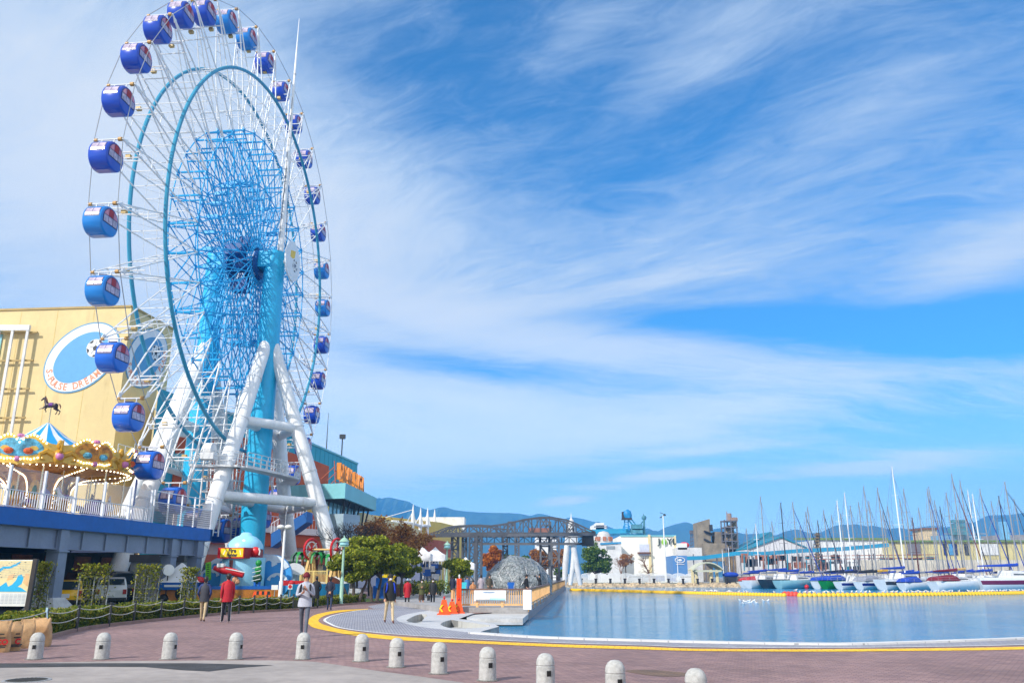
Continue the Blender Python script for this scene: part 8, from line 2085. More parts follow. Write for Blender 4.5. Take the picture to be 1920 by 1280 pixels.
def sailboat(label, u, vt, Y, hull, cover, mast='silver', L=9.0, yaw=56, stripe=None, hood=None, furl=None, group=None, simple=False):
    L *= 1.30; B = L * .30; F = L * .125
    top = A(u, vt, Y); org = Vector((top.x, Y, WATER_Z)); H = top.z - WATER_Z
    t = T('sailboat', label, 'sailboat', org, R(yaw), group)
    def OO(n, mb, m, sm=False): return O(n, mb, m, t, sm, world=False)
    # hull: origin at the mast foot, bow +X
    xs = [-.50, -.46, -.30, -.10, .10, .28, .40, .46, .50]; bs = [.50, .64, .90, 1.0, .97, .76, .42, .20, .03]
    zs = [.92, .93, .94, .96, 1.0, 1.07, 1.14, 1.18, 1.22]; kd = [.02, -.05, -.12, -.18, -.18, -.12, -.05, .0, .10]
    vs, fs, mis = [], [], []; nn = 9
    for x, b, z, k in zip(xs, bs, zs, kd):
        hb, g = b * B / 2, z * F; rk = -.085 if x < -.48 else (-.03 if x < -.45 else 0)
        for yy, zz in ((-1.0, g), (-1.02, g * .80), (-.95, g * .48), (-.70, g * .10), (0, k * F * 2 - .12), (.70, g * .10), (.95, g * .48), (1.02, g * .80), (1.0, g)):
            vs.append((L * (x + .02) + rk * (1 - zz / F) * -L * .7, yy * hb, zz))
    mb = MB(); mb.v = [Vector(v) for v in vs]
    for i in range(len(xs) - 1):
        for j in range(nn - 1):
            mb.f.append((i * nn + j, i * nn + j + 1, (i + 1) * nn + j + 1, (i + 1) * nn + j)); mb.mi.append(1 if (stripe and j in (1, 6)) else 0)
    mb.f.append(tuple(range(nn))); mb.mi.append(0)
    OO('hull', mb, [HULLM[hull], stripe or HULLM[hull]], True)
    mb = MB()
    for i in range(len(xs) - 1):
        a, b, c, d = vs[i * nn], vs[(i + 1) * nn], vs[(i + 1) * nn + 8], vs[i * nn + 8]; f = lambda p: (p[0], p[1] * .97, p[2] - .03); mb.quad(f(a), f(b), f(c), f(d))
    x0, x1 = -.16 * L, .20 * L; w = B * .33; h = .34 * F / 1.0
    mb.add([(x0, -w, F * .95), (x1, -w * .6, F), (x1, w * .6, F), (x0, w, F * .95), (x0 + .1, -w * .85, F + h + .25), (x1 - .9, -w * .45, F + h), (x1 - .9, w * .45, F + h), (x0 + .1, w * .85, F + h + .25)], [(3, 2, 1, 0), (4, 5, 6, 7), (0, 1, 5, 4), (1, 2, 6, 5), (2, 3, 7, 6), (3, 0, 4, 7)])
    OO('deck', mb, WHITE2)
    mb = MB()
    for e in (-1, 1): mb.bar((x0 + .5, e * (w * .93), F + h * .55), (x1 - 1.1, e * (w * .60), F + h * .5), .03, .16)
    OS('cabin_window', mb, GLASS, t, False, False)
    mb = MB(); mt = H - .15; mb.tube([(0, 0, F * .9), (0, 0, mt * .6), (0, 0, mt)], [.12, .11, .075], 6); mb.bar((-.3, 0, mt), (.25, 0, mt), .04, .05); mb.tube([(.12, 0, mt), (.12, 0, mt + .45)], .015, 4)
    OO('mast', mb, MASTM[mast])
    mb = MB()
    for f, s_ in ((.52, .95), (.76, .7)): mb.tube([(-.2, -s_, mt * f), (0, 0, mt * f), (-.2, s_, mt * f)], .028, 4)
    OS('spreader', mb, MASTM[mast], t, False, False)
    mb = MB()
    for e in (-1, 1):
        mb.tube([(-.15, e * B * .46, F), (-.2, e * .95, mt * .52), (-.2, e * .7, mt * .76), (0, 0, mt * .98)], .024, 3, cap=False)
    mb.tube([(-L * .47, 0, F), (0, 0, mt)], .024, 3, cap=False); mb.tube([(L * .49, 0, F * 1.15), (.05, 0, mt * .93)], .024, 3, cap=False)
    OO('rigging', mb, WIRE)
    mb = MB(); bl_ = L * .42; zb = F + h + .95
    mb.tube([(-.05, 0, zb + .25), (-.3, 0, zb + .12), (-bl_ * .6, 0, zb), (-bl_, 0, zb - .05)], [.20, .24, .17, .08], 8)
    OO('sail_cover', mb, COVER[cover], True)
    if furl:
        mb = MB(); a, b = Vector((L * .47, 0, F * 1.3)), Vector((.12, 0, mt * .90)); mb.tube([a, a.lerp(b, .05), b], [.05, .085, .04], 6); OO('furled_sail', mb, COVER[furl])
    if hood:
        mb = MB(); q0, q1 = -L * .44, -L * .10
        pts = []
        for x, hh in ((q0, .10), (q0 + .5, .62), (q1 - .4, .85), (q1, .35)):
            for yy, zf in ((-1, 0), (-.85, .7), (-.35, 1), (.35, 1), (.85, .7), (1, 0)): pts.append((x, yy * B * .42, F + .02 + hh * zf))
        mb.add(pts, [(i * 6 + j, i * 6 + j + 1, (i + 1) * 6 + j + 1, (i + 1) * 6 + j) for i in range(3) for j in range(5)] + [(0, 1, 2, 3, 4, 5), (23, 22, 21, 20, 19, 18)])
        OO('cockpit_cover', mb, COVER[hood])
    if not simple:
        mb = MB()
        for e in (-1, 1):
            ps = [(L * x, e * B * .47 * b, F * z) for x, b, z in ((-.47, .78, .93), (-.30, .94, .94), (-.1, 1.0, .96), (.1, .97, 1.0), (.28, .74, 1.07), (.44, .3, 1.15))]
            for p in ps: mb.tube([p, (p[0], p[1], p[2] + .6)], .018, 4)
            for q_ in (.32, .6): mb.tube([(p[0], p[1], p[2] + q_) for p in ps], .012, 3, cap=False)
        mb.tube([(-L * .47, -B * .36, F + .55), (-L * .49, 0, F + .6), (-L * .47, B * .36, F + .55)], .018, 4)
        OO('guard_rail', mb, STEEL)
    return t
NVS = M('stripe_navy', srgb(26, 34, 120), 0.4); RDS = M('stripe_maroon', srgb(110, 30, 70), 0.4); DKS = M('stripe_black', (0.03, 0.03, 0.04), 0.4)
FR_ = 'sailboats in the front row of the marina'; BK = 'sailboats moored behind the front row'
BOATS = [  # u, v of the mast head, depth, hull, cover, mast, length, yaw, stripe, hood, furl
    (1399, 989, 172, 'white', 'grey', 'silver', 7.0, 56, None, None, None, 0), (1416.7, 981, 151, 'white', 'blue', 'white', 8.0, 52, None, 'red', None, 1),
    (1425.6, 929, 149, 'white', 'blue', 'silver', 9.5, 54, None, None, None, 1), (1463.6, 941, 147, 'black', 'blue', 'black', 10.5, 50, None, None, None, 1),
    (1486, 939.5, 145, 'teal', 'blue', 'silver', 9.5, 48, None, None, 'blue', 1), (1510.6, 958, 162, 'white', 'blue', 'silver', 8.5, 56, None, 'blue', 'navy', 0),
    (1514, 948, 170, 'white', 'blue', 'silver', 8.5, 60, None, None, None, 0), (1544, 955, 143, 'white', 'grey', 'silver', 8.5, 40, None, 'blue', 'navy', 1),
    (1559, 964, 165, 'white', 'blue', 'silver', 8.0, 56, None, None, None, 0), (1569, 937, 140, 'green', 'navy', 'white', 9.0, 46, None, 'blue', None, 1),
    (1583, 922.6, 158, 'white', 'blue', 'white', 9.5, 56, None, None, None, 0), (1594, 946.5, 136, 'white', 'navy', 'silver', 8.5, 48, NVS, None, None, 1),
    (1609.5, 940, 168, 'white', 'blue', 'silver', 8.5, 60, None, None, None, 0), (1619, 910, 156, 'white', 'black', 'silver', 9.5, 55, None, None, None, 0),
    (1628.6, 937.7, 133, 'white', 'black', 'silver', 8.5, 50, NVS, 'grey', None, 1), (1645, 912.5, 152, 'white', 'yellow', 'silver', 9.5, 56, None, None, 'navy', 0),
    (1672, 873, 129, 'white', 'blue', 'white', 11.0, 30, DKS, None, None, 1), (1687, 934, 166, 'white', 'blue', 'silver', 8.5, 58, None, None, None, 0),
    (1693.8, 914.7, 150, 'white', 'blue', 'silver', 9.0, 56, None, None, None, 0), (1710, 969, 126, 'white', 'blue', 'brown', 7.5, 46, None, 'blue', None, 1),
    (1738, 914.7, 158, 'white', 'blue', 'silver', 9.0, 58, None, None, 'blue', 0), (1741, 911, 170, 'white', 'navy', 'silver', 9.5, 58, None, None, None, 0),
    (1751.8, 936.6, 162, 'cream', 'blue', 'silver', 8.5, 60, None, None, 'blue', 0), (1773.7, 922, 119, 'white', 'maroon', 'silver', 9.0, 42, None, 'maroon', None, 1),
    (1784, 887, 148, 'white', 'gold', 'silver', 10.5, 50, None, None, 'maroon', 0), (1799.5, 899, 154, 'white', 'blue', 'silver', 9.5, 52, None, None, 'navy', 0),
    (1814, 918, 160, 'white', 'white', 'white', 9.0, 56, None, None, None, 0), (1823, 925, 140, 'white', 'blue', 'white', 9.0, 50, None, None, None, 0),
    (1837, 914.7, 146, 'white', 'blue', 'silver', 9.5, 45, None, None, 'blue', 0), (1872, 928, 150, 'white', 'black', 'black', 9.0, 50, None, None, 'blue', 0),
    (1883.5, 901.6, 120, 'white', 'blue', 'silver', 12.5, 8, RDS, None, 'navy', 1), (1925, 915, 140, 'white', 'black', 'silver', 9.5, 40, None, None, None, 0)]
BOATS += [(u_, v_, Y_, 'white', c_, m_, 8.5, 54, None, None, f_u, 0) for u_, v_, Y_, c_, m_, f_u in ((1447, 976, 170, 'grey', 'silver', None), (1500, 984, 174, 'blue', 'silver', None), (1533, 974, 172, 'navy', 'black', None), (1576, 962, 172, 'blue', 'silver', None), (1655, 958, 170, 'navy', 'silver', 'blue'), (1664, 948, 163, 'blue', 'silver', None), (1722, 950, 166, 'grey', 'silver', None), (1762, 948, 168, 'blue', 'black', 'blue'), (1791, 962, 170, 'blue', 'silver', None), (1807, 950, 166, 'navy', 'silver', None), (1858, 938, 164, 'blue', 'silver', None), (1901, 934, 160, 'blue', 'silver', 'navy'))]
BOATS.sort(key=lambda b: b[0])
CARD = ['first', 'second', 'third', 'fourth', 'fifth', 'sixth', 'seventh', 'eighth', 'ninth', 'tenth', 'eleventh', 'twelfth', 'thirteenth', 'fourteenth', 'fifteenth', 'sixteenth', 'seventeenth', 'eighteenth', 'nineteenth', 'twentieth', 'twenty-first', 'twenty-second', 'twenty-third']
nB = len(BOATS)
for i, (u, v, Y, hull, cov, mst, L, yaw, stp, hood, furl, fr) in enumerate(BOATS):
    pos = 'its mast the %s from the left' % CARD[i] if i < 22 else ('its mast the %s from the right' % CARD[nB - 1 - i] if i < nB - 1 else 'its mast cut off at the right frame edge')
    lb = '%s sailboat with %s sail cover, %s' % (hull, cov, pos)
    if u == 1672: lb = 'broad white sailboat with a black hull line and the tallest mast of all'
    if u == 1883.5: lb = 'long white sailboat seen side on with maroon stripe, nearest the right edge'
    if u == 1463.6: lb = 'black hulled sailboat with a black mast and blue sail cover'
    if u == 1569: lb = 'green hulled sailboat in the front row with a white mast'
    if u == 1773.7: lb = 'white sailboat with maroon cockpit cover, stern towards the yellow boom'
    if yaw > 40: yaw -= 20
    sailboat(lb, u, v, Y + (12 if fr else 6), hull, cov, mst, L, yaw, stp, hood, furl, FR_ if fr else BK, simple=not fr)
# life buoy, fender, dinghy ashore
fb = T('red_buoy', 'round red mooring buoy between the front row boats', 'buoy', G(1513, 1102, WATER_Z)); p = G(1513, 1103, WATER_Z)
mb = MB(); mb.ball(p + ZU * .3, .42, 12, 8); O('float', mb, RED, fb, True); mb = MB(); mb.lathe(p + ZU * .7, [(.06, 0), (.06, .12), (.12, .14), (0, .16)], 8); O('ring', mb, STEEL, fb)
dg = T('blue_dinghy', 'small upturned blue dinghy on the bank left of the first sailboat', 'dinghy', f_(1370, 1085)); p = f_(1370, 1077); mb = MB(); mb.ball((p.x, 176, p.z), 1.0, 14, 8, d=(1.7, .8, .55)); O('hull', mb, COVER['blue'], dg, True)
mb = MB(); mb.box((p.x, 176, p.z - 1.0), (2.4, 1.0, 1.2)); O('cradle', mb, DARK, dg)
# ================================================================== FLOATING BOOM AND GULLS
BOOMY = M('boom_yellow', srgb(246, 190, 30), 0.5, var=.08, scale=2); BOOMR = M('boom_red', srgb(214, 70, 50), 0.5, var=.12)
def boom(name, label, pts, spacing, rad, mats, tubepart=None):
    t = T(name, label, 'boom', G(*pts[0], WATER_Z)); ln = catmull([G(u, v, WATER_Z + .08) for u, v in pts], 10)
    cum = [0]
    for a, b in zip(ln, ln[1:]): cum.append(cum[-1] + (b - a).length)
    def at(s):
        for i in range(len(ln) - 1):
            if cum[i + 1] >= s: return ln[i].lerp(ln[i + 1], (s - cum[i]) / max(1e-6, cum[i + 1] - cum[i])), (ln[i + 1] - ln[i]).normalized()
        return ln[-1], (ln[-1] - ln[-2]).normalized()
    s = 0.0; out = []; proto_ = None
    if tubepart:
        while s < cum[-1] * tubepart:
            a, _ = at(s); b, _ = at(s + 2.9); mb = MB(); mb.tube([a, a.lerp(b, .03), a.lerp(b, .97), b], [rad * .6, rad, rad, rad * .6], 10); O('pipe_section', mb, mats, t, True); s += 3.0
    while s < cum[-1]:
        p, d = at(s); out.append((p, d))
        if proto_ is None:
            mb = MB(); mb.lathe((0, 0, 0), [(0, -.5), (.55, -.47), (.92, -.25), (1, 0), (.92, .25), (.55, .47), (0, .5)], 10, axis=(1, 0, 0)); mb.v = [Vector((v.x * spacing * .98, v.y * rad, v.z * rad)) for v in mb.v]
            proto_ = O('float', mb, mats, t, True, world=False); o = proto_
        else: o = proto_.copy(); COL.objects.link(o); o.parent = t
        o.matrix_local = Matrix.Translation(p - Vector(t.location)) @ Matrix.Rotation(math.atan2(d.y, d.x), 4, 'Z'); s += spacing
    mb = MB(); mb.tube([p for p in ln], .05, 4); O('cable', mb, BOOMY, t)
    return out
left = boom('float_boom', 'long yellow floating boom from the pier end to the red floats', [(1070, 1106), (1150, 1108), (1240, 1110.5), (1350, 1113.3), (1471, 1116)], .42, .29, BOOMY, .42)
red = boom('float_boom', 'short row of red floats between the two yellow booms', [(1472, 1115), (1495, 1115.6)], .55, .44, BOOMR)
right = boom('float_boom', 'long yellow floating boom with perched gulls on the right, before the boats', [(1500, 1116.2), (1600, 1115.8), (1720, 1115), (1850, 1113.4), (1920, 1112.2), (2060, 1109)], .56, .33, BOOMY)
def gull():
    t = T('gull', '', 'gull'); mb = MB()
    mb.tube([(-.30, 0, .02), (-.18, 0, .06), (0, 0, .08), (.14, 0, .10), (.20, 0, .20), (.25, 0, .24), (.32, 0, .22)], [.02, .07, .12, .10, .055, .06, .012], 8); O('body', mb, M('gull_white', (0.82, 0.82, 0.82), 0.7, var=.03), t, True, world=False)
    mb = MB()
    for e in (-1, 1): mb.tube([(.10, e * .09, .12), (-.10, e * .10, .10), (-.34, e * .03, .05)], [.05, .055, .01], 6)
    OS('wing', mb, M('gull_grey', (0.5, 0.52, 0.55), 0.7, var=.05), t, True, world=False)
    return t
g0 = gull(); first = True; r = random.Random(5)
def put_gull(p, lb, grp, sc=0.75):
    global first
    if first: o = g0; first = False; o.location = p; o['label'] = lb; o['group'] = grp; o.rotation_euler = (0, 0, r.uniform(0, 6.28)); o.scale = (sc,) * 3
    else: o = copy_tree(g0, p, r.uniform(0, 6.28), lb, grp, sc)
for k, (p, d) in enumerate(right):
    if k % 1 == 0 and r.random() < .86: put_gull(p + ZU * .33, 'small white gull perched on the right yellow boom', 'gulls on the right boom')
for k, (p, d) in enumerate(left):
    if k > 8 and r.random() < .24: put_gull(p + ZU * .29, 'small white gull perched on the left yellow boom', 'gulls on the left boom')
for u, v in ((1388, 1125), (1397, 1127.5), (1403, 1126), (1406, 1129.5), (1413, 1126), (1419.5, 1130), (1432, 1126), (1440, 1125.5), (1394, 1131)): put_gull(G(u, v, WATER_Z) - ZU * .06, 'white gull swimming on open water in front of the boom', 'gulls swimming before the boom')
put_gull(red[-1][0] + ZU * .5, 'white gull perched on the red floats', 'gulls on the red floats')

# ================================================================== PEOPLE
PC = {}
def pm(name, rgb, rough=.75, var=.12, scale=6, bump=.3): return M('cloth_' + name, rgb, rough, var=var, scale=scale, bump=bump, bscale=18)
def person(label, loc, yaw, H=1.72, top=None, sleeve=None, trousers=None, shoes=None, hair=HAIR, hat=None, arms='swing', stride=.0, bag=None, mask=False, skirt=None, hem=.80, stripe=None, strapm=None, seated=False, long_hair=False, lean=0.0):
    """one continuous skinned body in the pose; clothing, hair and bag are children. faces -Y local"""
    stride *= 1.4; k = H / 1.75; t = T('person', label, 'person', loc, yaw)
    V = Vector
    hipz = .92 if not seated else .50
    J = {}; E = []; RAD = {}; MI = {}
    def j(n, p, r_, par=None, mi=0): J[n] = V(p) * k; RAD[n] = (r_[0] * k, r_[1] * k) if isinstance(r_, tuple) else (r_ * k, r_ * k); (E.append((par, n, mi)) if par else None)
    ly = -lean
    j('pel', (0, 0, hipz), (.135, .10)); j('wst', (0, ly * .3, hipz + .17), (.125, .092), 'pel', 0); j('chs', (0, ly * .8, hipz + .37), (.15, .105), 'wst', 0)
    j('nkb', (0, ly, hipz + .525), (.075, .065), 'chs', 0); j('nck', (0, ly * 1.1 - .01, hipz + .58), .053, 'nkb', 3); j('hd', (0, ly * 1.3 - .025, hipz + .68), (.072, .085), 'nck', 3); j('hdt', (0, ly * 1.3 - .015, hipz + .765), (.068, .082), 'hd', 3); j('crn', (0, ly * 1.3, hipz + .82), .04, 'hdt', 3)
    for s, nm in ((-1, 'r'), (1, 'l')):
        a = stride * s
        if seated:
            j('hip' + nm, (s * .09, -.02, hipz - .03), .082, 'pel', 1); j('kne' + nm, (s * .12, -.42, hipz - .02), .062, 'hip' + nm, 1); j('ank' + nm, (s * .12, -.44, .08), .042, 'kne' + nm, 1); j('toe' + nm, (s * .13, -.58, .04), .04, 'ank' + nm, 2)
        else:
            bend = max(0, -a) * .25
            j('hip' + nm, (s * .085, 0, hipz - .06), .088, 'pel', 1); j('kne' + nm, (s * .095, -a * .42, .50 + abs(a) * .01), .064, 'hip' + nm, 1); j('ank' + nm, (s * .10, -a * .80 + bend, .085 + bend * .35), .045, 'kne' + nm, 1); j('toe' + nm, (s * .11, -a * .80 + bend - .16, .04 + bend * .1), (.045, .035), 'ank' + nm, 2)
        sh = (s * .175, ly, hipz + .475); j('sho' + nm, sh, .070, 'nkb', 4)
        z = hipz
        if arms == 'swing': el, wr = (s * .225, ly + a * .28 + .02, z + .20), (s * .225, ly + a * .55 - .05, z - .04)
        elif arms == 'phone': el, wr = (s * .235, ly - .04, z + .20), (s * .075, ly - .26, z + .30 + (.06 if s > 0 else -.03))
        elif arms == 'back': el, wr = (s * .245, ly + .10, z + .20), (s * .05, ly + .19, z + .06)
        elif arms == 'pocket': el, wr = (s * .25, ly + .05, z + .20), (s * .19, ly - .07, z + .02)
        elif arms == 'chest': el, wr = (s * .23, ly - .02, z + .20), (s * .06, ly - .19, z + .26)
        elif arms == 'camera': el, wr = (s * .24, ly - .10, z + .33), (s * .08, ly - .24, z + .62)
        elif arms == 'lap': el, wr = (s * .22, ly - .02, z + .20), (s * .08, ly - .25, z + .08)
        j('elb' + nm, el, .050, 'sho' + nm, 4); j('wri' + nm, wr, .034, 'elb' + nm, 4)
        d = (V(wr) - V(el)).normalized(); side = V((1, 0, 0)) * s; side = (side - d * side.dot(d)).normalized(); nrm_ = d.cross(side)
        pal = V(wr) + d * .055; j('pal' + nm, pal, (.036, .022), 'wri' + nm, 3)
        for q_, (o, ln) in enumerate(((.026, .062), (.010, .075), (-.008, .070), (-.024, .055))):
            b1 = pal + d * .035 + side * o; curl = nrm_ * (.012 * (q_ % 3 + 1) * s)
            j('fa%d' % q_ + nm, b1, .010, 'pal' + nm, 3); j('fb%d' % q_ + nm, b1 + d * ln * .5 + curl, .009, 'fa%d' % q_ + nm, 3); j('fc%d' % q_ + nm, b1 + d * ln * .9 + curl * 2.6, .008, 'fb%d' % q_ + nm, 3)
        tb = V(wr) + d * .035 - side * .030; j('ta' + nm, tb, .011, 'pal' + nm, 3); j('tb' + nm, tb + d * .035 - side * .020, .009, 'ta' + nm, 3)
    names = list(J); me = bpy.data.meshes.new('body'); me.from_pydata([tuple(J[n]) for n in names], [(names.index(a), names.index(b)) for a, b, _ in E], []); me.update()
    tmp = bpy.data.objects.new('tmp', me); COL.objects.link(tmp)
    md_ = tmp.modifiers.new('skin', 'SKIN'); md_.use_smooth_shade = True; sv = me.skin_vertices[0].data
    for i, n in enumerate(names): sv[i].radius = RAD[n]; sv[i].use_root = (n == 'pel')
    sb_ = tmp.modifiers.new('sub', 'SUBSURF'); sb_.levels = 1; sb_.render_levels = 1
    dgp = bpy.context.evaluated_depsgraph_get(); bm_ = bpy.data.meshes.new_from_object(tmp.evaluated_get(dgp)); bpy.data.objects.remove(tmp); bpy.data.meshes.remove(me)
    bm_.name = 'body'; bm_.materials.clear()
    for m in (top, skirt and SKIN or trousers, shoes or BLACK, SKIN, sleeve or top): bm_.materials.append(m)
    for p in bm_.polygons:
        c = p.center; best, bi = 1e9, 0
        for a, b, mi in E:
            pa, pb_ = J[a], J[b]; ab = pb_ - pa; tt = max(0, min(1, (c - pa).dot(ab) / max(1e-9, ab.length_squared))); dd = (c - pa - ab * tt).length - max(RAD[a][0], RAD[b][0]) * .6
            if dd < best: best, bi = dd, mi
        p.material_index = bi; p.use_smooth = True
    body = bpy.data.objects.new('body', bm_); link(body, t, False)
    def loft(name, rings, m, capt=False, n=18):
        mb = MB(); vs = []
        for (cx, cy, cz_, rx, ry) in rings:
            for i in range(n): a = 2 * math.pi * i / n; w_ = 1 + .03 * math.sin(3 * a + cz_ * 20); vs.append(V(((cx + rx * math.cos(a) * w_), (cy + ry * math.sin(a) * w_), cz_)) * k)
        fs = [(i * n + q_, i * n + (q_ + 1) % n, (i + 1) * n + (q_ + 1) % n, (i + 1) * n + q_) for i in range(len(rings) - 1) for q_ in range(n)]
        if capt: fs.append(tuple(range((len(rings) - 1) * n, len(rings) * n)))
        mb.add(vs, fs); return O(name, mb, m, t, True, world=False)
    hz_ = hipz
    loft('jacket', [(0, 0, hem, .195, .150), (0, .0, hem + .05, .200, .150), (0, ly * .3, hz_ + .15, .178, .132), (0, ly * .8, hz_ + .36, .195, .138), (0, ly, hz_ + .46, .178, .112), (0, ly, hz_ + .535, .085, .080), (0, ly - .01, hz_ + .575, .066, .066)], top)
    if skirt: loft('skirt', [(0, 0, .40, .215, .19), (0, 0, .62, .185, .155), (0, 0, hz_ + .06, .150, .120)], skirt)
    hc_ = J['hd'] / k + V((0, .0, .045))
    if hat is not None:
        mb = MB(); mb.ball(hc_ * k, .112 * k, 14, 8, d=(.92, 1.08, 1.12), lo=-8); mb.lathe((hc_ + V((0, 0, -.012))) * k, [(.100 * k, 0), (.110 * k, 0), (.112 * k, .035 * k), (.100 * k, .035 * k)], 14, sy=1.1); O('hat', mb, hat, t, True, world=False)
        mb = MB(); mb.ball((hc_ + V((0, .028, -.02))) * k, .093 * k, 12, 6, d=(.98, .85, 1.0), lo=-55, hi=40); O('hair', mb, hair, t, True, world=False)
    else:
        mb = MB(); mb.ball((hc_ + V((0, .018, .012))) * k, .104 * k, 14, 8, d=(.92, 1.03, 1.08), lo=-18)
        mb.ball((hc_ + V((0, .045, -.03))) * k, .082 * k, 12, 6, d=(1.05, .75, 1.15 if not long_hair else 1.9)); O('hair', mb, hair, t, True, world=False)
    mb = MB(); fz = J['hd'] / k + V((0, -.086, .0))
    for s in (-1, 1): mb.ball((fz + V((s * .032, .010, .022))) * k, .009 * k, 6, 4)
    OS('eye', mb, BALLK, t, world=False)
    mb = MB()
    if mask: mb.ball((fz + V((0, .026, -.032))) * k, .055 * k, 12, 6, d=(.95, .75, .75)); O('face_mask', mb, M('mask_white', (.78, .80, .82), .8), t, True, world=False)
    else:
        mb.tube([(fz + V((0, .004, .018))) * k, (fz + V((0, -.012, -.012))) * k], [.006 * k, .013 * k], 6); O('nose', mb, SKIN, t, world=False)
        mb = MB(); mb.box((fz + V((0, .006, -.045))) * k, (.036 * k, .008 * k, .007 * k)); O('mouth', mb, M('lips', srgb(160, 90, 80), .5), t, world=False)
    for s in (-1, 1):
        mb = MB(); mb.ball((J['hd'] / k + V((s * .079, .01, .005))) * k, .022 * k, 8, 5, d=(.4, .8, 1.3)); O('ear', mb, SKIN, t, world=False)
    if bag:
        kind, bmx = bag
        if kind == 'back': 
            mb = MB(); mb.ball(V((0, ly + .20, hz_ + .32)) * k, .20 * k, 12, 8, d=(.85, .55, 1.15)); O('backpack', mb, bmx, t, True, world=False)
        if kind in ('back', 'straps'):
            mb = MB()
            for s in (-1, 1): mb.tube([V((s * .12, ly + .13, hz_ + .44)) * k, V((s * .125, ly, hz_ + .535)) * k, V((s * .13, ly - .135, hz_ + .44)) * k, V((s * .155, ly - .14, hz_ + .25)) * k, V((s * .175, ly - .06, hz_ + .16)) * k], .026 * k, 6)
            OS('strap', mb, bmx, t, world=False)
        if kind == 'hand': 
            p_ = J['palr']; mb = MB(); mb.box((p_.x - .03, p_.y + .02, p_.z - .30), (.14, .34, .28)); mb.tube([(p_.x - .03, p_.y - .1, p_.z - .17), (p_.x - .01, p_.y, p_.z - .02), (p_.x - .03, p_.y + .12, p_.z - .17)], .012, 5); O('handbag', mb, bmx, t, world=False)
    if arms == 'phone':
        mb = MB(); mb.box((0, J['pall'].y - .03, J['pall'].z + .02), (.075, .012, .15), mat=Matrix.Rotation(R(-35), 3, 'X')); O('phone', mb, BLACK, t, world=False)
    if arms == 'camera':
        mb = MB(); mb.box((0, J['pall'].y - .03, J['pall'].z + .03), (.14, .07, .10)); mb.lathe((0, J['pall'].y - .06, J['pall'].z + .03), [(0, 0), (.045, 0), (.05, .14), (0, .14)], 10, axis=(0, -1, 0)); O('camera', mb, BLACK, t, world=False)
    if stripe:
        for s, nm in ((-1, 'r'), (1, 'l')):
            mb = MB(); o = V((s * .066, .0, 0)) * k; mb.bar(J['hip' + nm] + V((s * .088, 0, 0)) * k, J['kne' + nm] + o, .012 * k, .03 * k, up=(0, 1, 0)); mb.bar(J['kne' + nm] + o, J['ank' + nm] + V((s * .047, 0, 0)) * k, .012 * k, .03 * k, up=(0, 1, 0)); O('white_stripe', mb, WHITE, t, world=False)
    return t
def pg(u, v, z=0.0): return G(u, v, z)
def away(p, off=0): return math.atan2(-p.x, p.y) + math.pi + R(off)     # back towards the camera
def toward(p, off=0): return math.atan2(-p.x, p.y) + R(off)
GREYH = pm('pale_grey', srgb(176, 180, 194)); GREYT = pm('grey_trousers', srgb(92, 98, 112)); REDJ = pm('red', srgb(176, 22, 38)); TRK = pm('track_navy', srgb(22, 24, 40)); NVYJ = pm('navy', srgb(28, 34, 58)); BLKJ = pm('black', srgb(30, 31, 34)); BEIGE = pm('beige', srgb(206, 184, 148)); KHAKI = pm('khaki', srgb(186, 166, 132)); OLIVE = pm('olive', srgb(78, 80, 42)); BRWN = pm('brown', srgb(64, 44, 32)); JEAN = pm('jeans', srgb(40, 52, 84)); CHAR = pm('charcoal', srgb(58, 60, 70)); BEAN = pm('burgundy_knit', srgb(104, 14, 30)); BROWNSH = M('brown_shoe', srgb(90, 50, 40), .5); WSHOE = M('white_shoe', (.6, .6, .62), .5)
p = pg(568, 1194); person('walker in grey hooded top and burgundy beanie looking at a phone', p, toward(p, -8), 1.86, GREYH, None, GREYT, CHAR, hat=BEAN, arms='phone', stride=.24, bag=('straps', BLKJ), hem=.82)
p = pg(422, 1167); person('person in red jacket and striped track pants walking away', p, away(p, 6), 1.86, REDJ, None, TRK, WSHOE, arms='swing', stride=.16, stripe=True, hem=.74, lean=.03)
p = pg(379, 1165); person('person in black vest over navy sleeves and beige trousers walking away, leftmost of all', p, away(p, -10), 1.74, CHAR, pm('blue_sleeve', srgb(36, 54, 110)), KHAKI, BROWNSH, arms='pocket', stride=.22, hem=.78)
p = pg(591, 1140); person('person in long black coat walking away just right of the grey hooded walker', p, away(p, 8), 1.76, BLKJ, None, BLKJ, BLACK, arms='pocket', stride=.12, hem=.55)
p = pg(617, 1143.5); person('person in dark navy coat and jeans with hands behind the back, walking away', p, away(p, -4), 1.72, NVYJ, None, JEAN, BLACK, arms='back', stride=.16, hem=.70)
p = pg(729, 1168); person('man in black jacket and beige trousers with blue backpack straps, masked, walking closer', p, toward(p, 10), 1.84, BLKJ, None, BEIGE, BROWNSH, arms='swing', stride=.22, bag=('back', pm('bright_blue', srgb(20, 60, 190))), mask=True, hat=BLKJ, hem=.80)
p = pg(763, 1136); person('woman in red coat and pale knitted hat walking away under the trees', p, away(p, 6), 1.62, REDJ, None, BLKJ, BLACK, hat=pm('grey_blue_knit', srgb(140, 160, 180)), arms='swing', stride=.10, hem=.56)
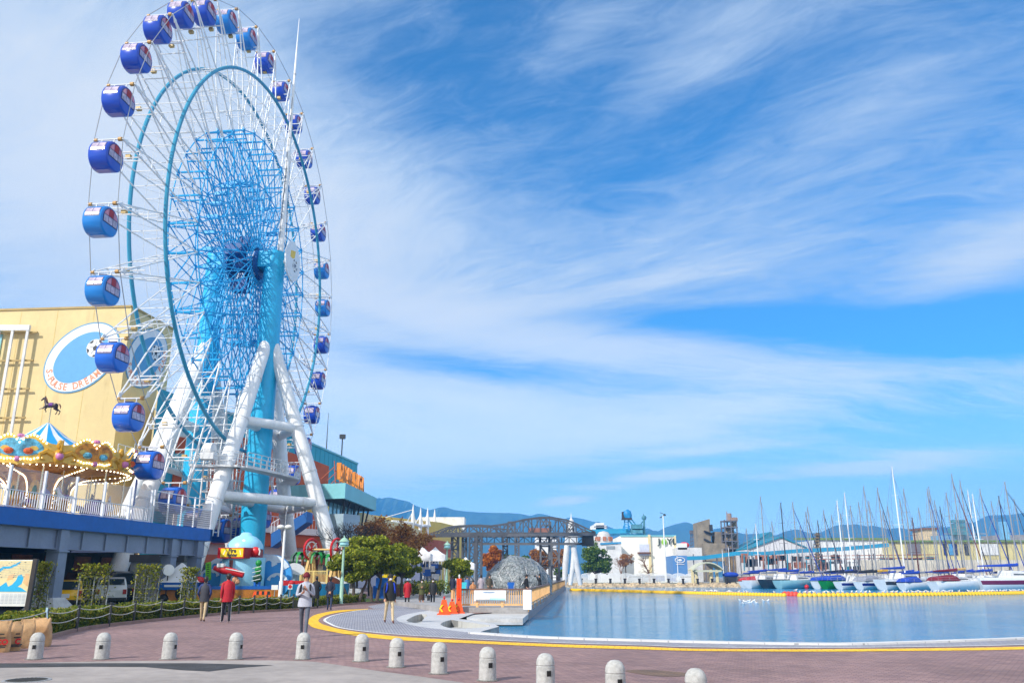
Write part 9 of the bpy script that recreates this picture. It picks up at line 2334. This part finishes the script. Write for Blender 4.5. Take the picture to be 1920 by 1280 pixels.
p = pg(790, 1136); person('woman in olive coat and brown skirt walking closer', p, toward(p, 4), 1.60, OLIVE, None, BRWN, WSHOE, arms='chest', stride=.10, skirt=BRWN, mask=True, long_hair=True, hem=.74)
p = pg(811, 1136); person('masked person in black with a dark handbag beside the woman in olive', p, toward(p, -6), 1.64, BLKJ, None, BLKJ, BLACK, arms='swing', stride=.08, bag=('hand', BLACK), mask=True, hem=.72)
# on the pier
def pp_(u, Y): q_ = A(u, 1090, Y); return Vector((q_.x, Y, PZ))
q_ = pp_(987, 56); person('man in black top and cap behind the pier corner, seen from behind the railing', q_, toward(q_, 60), 1.62, BLKJ, None, BLKJ, BLACK, hat=BLKJ, arms='pocket')
q_ = pp_(1012, 66); person('photographer in black with raised camera at the side railing of the pier', q_, toward(q_, -80), 1.66, BLKJ, None, BLKJ, BLACK, arms='camera')
q_ = pp_(918, 62); person('slim person in long brown coat standing in front of the dome left half', q_, toward(q_, 20), 1.62, pm('dark_olive_brown', srgb(80, 72, 58)), None, BRWN, BLACK, arms='pocket', hem=.5)
q_ = pp_(902, 60); person('person in pale pink grey coat standing left of the dome', q_, away(q_, 20), 1.60, pm('pink_grey', srgb(176, 164, 172)), None, CHAR, BLACK, arms='pocket', hem=.6)
q_ = pp_(887, 58); person('person in tan jacket sitting low by the pier railing', q_, toward(q_, 30), 1.66, pm('tan', srgb(190, 130, 84)), None, NVYJ, BLACK, arms='lap', seated=True, hem=.42)
q_ = pp_(876, 64); person('person in blue jacket near the cyan chair', q_, toward(q_, 30), 1.5, pm('mid_blue', srgb(70, 120, 180)), None, NVYJ, BLACK, arms='pocket', hem=.7)
q_ = pp_(849, 63); person('person in dark clothes half hidden by the orange post', q_, away(q_, 0), 1.55, NVYJ, None, BLKJ, BLACK, arms='pocket', hem=.7)
q_ = Vector((dk(6, -2.4).x, dk(6, -2.4).y, DZ)); person('dark haired person standing on the deck before the carousel', q_, away(q_, 30), 1.66, pm('dusk_purple', srgb(120, 104, 140)), None, NVYJ, BLACK, arms='pocket', hem=.75)
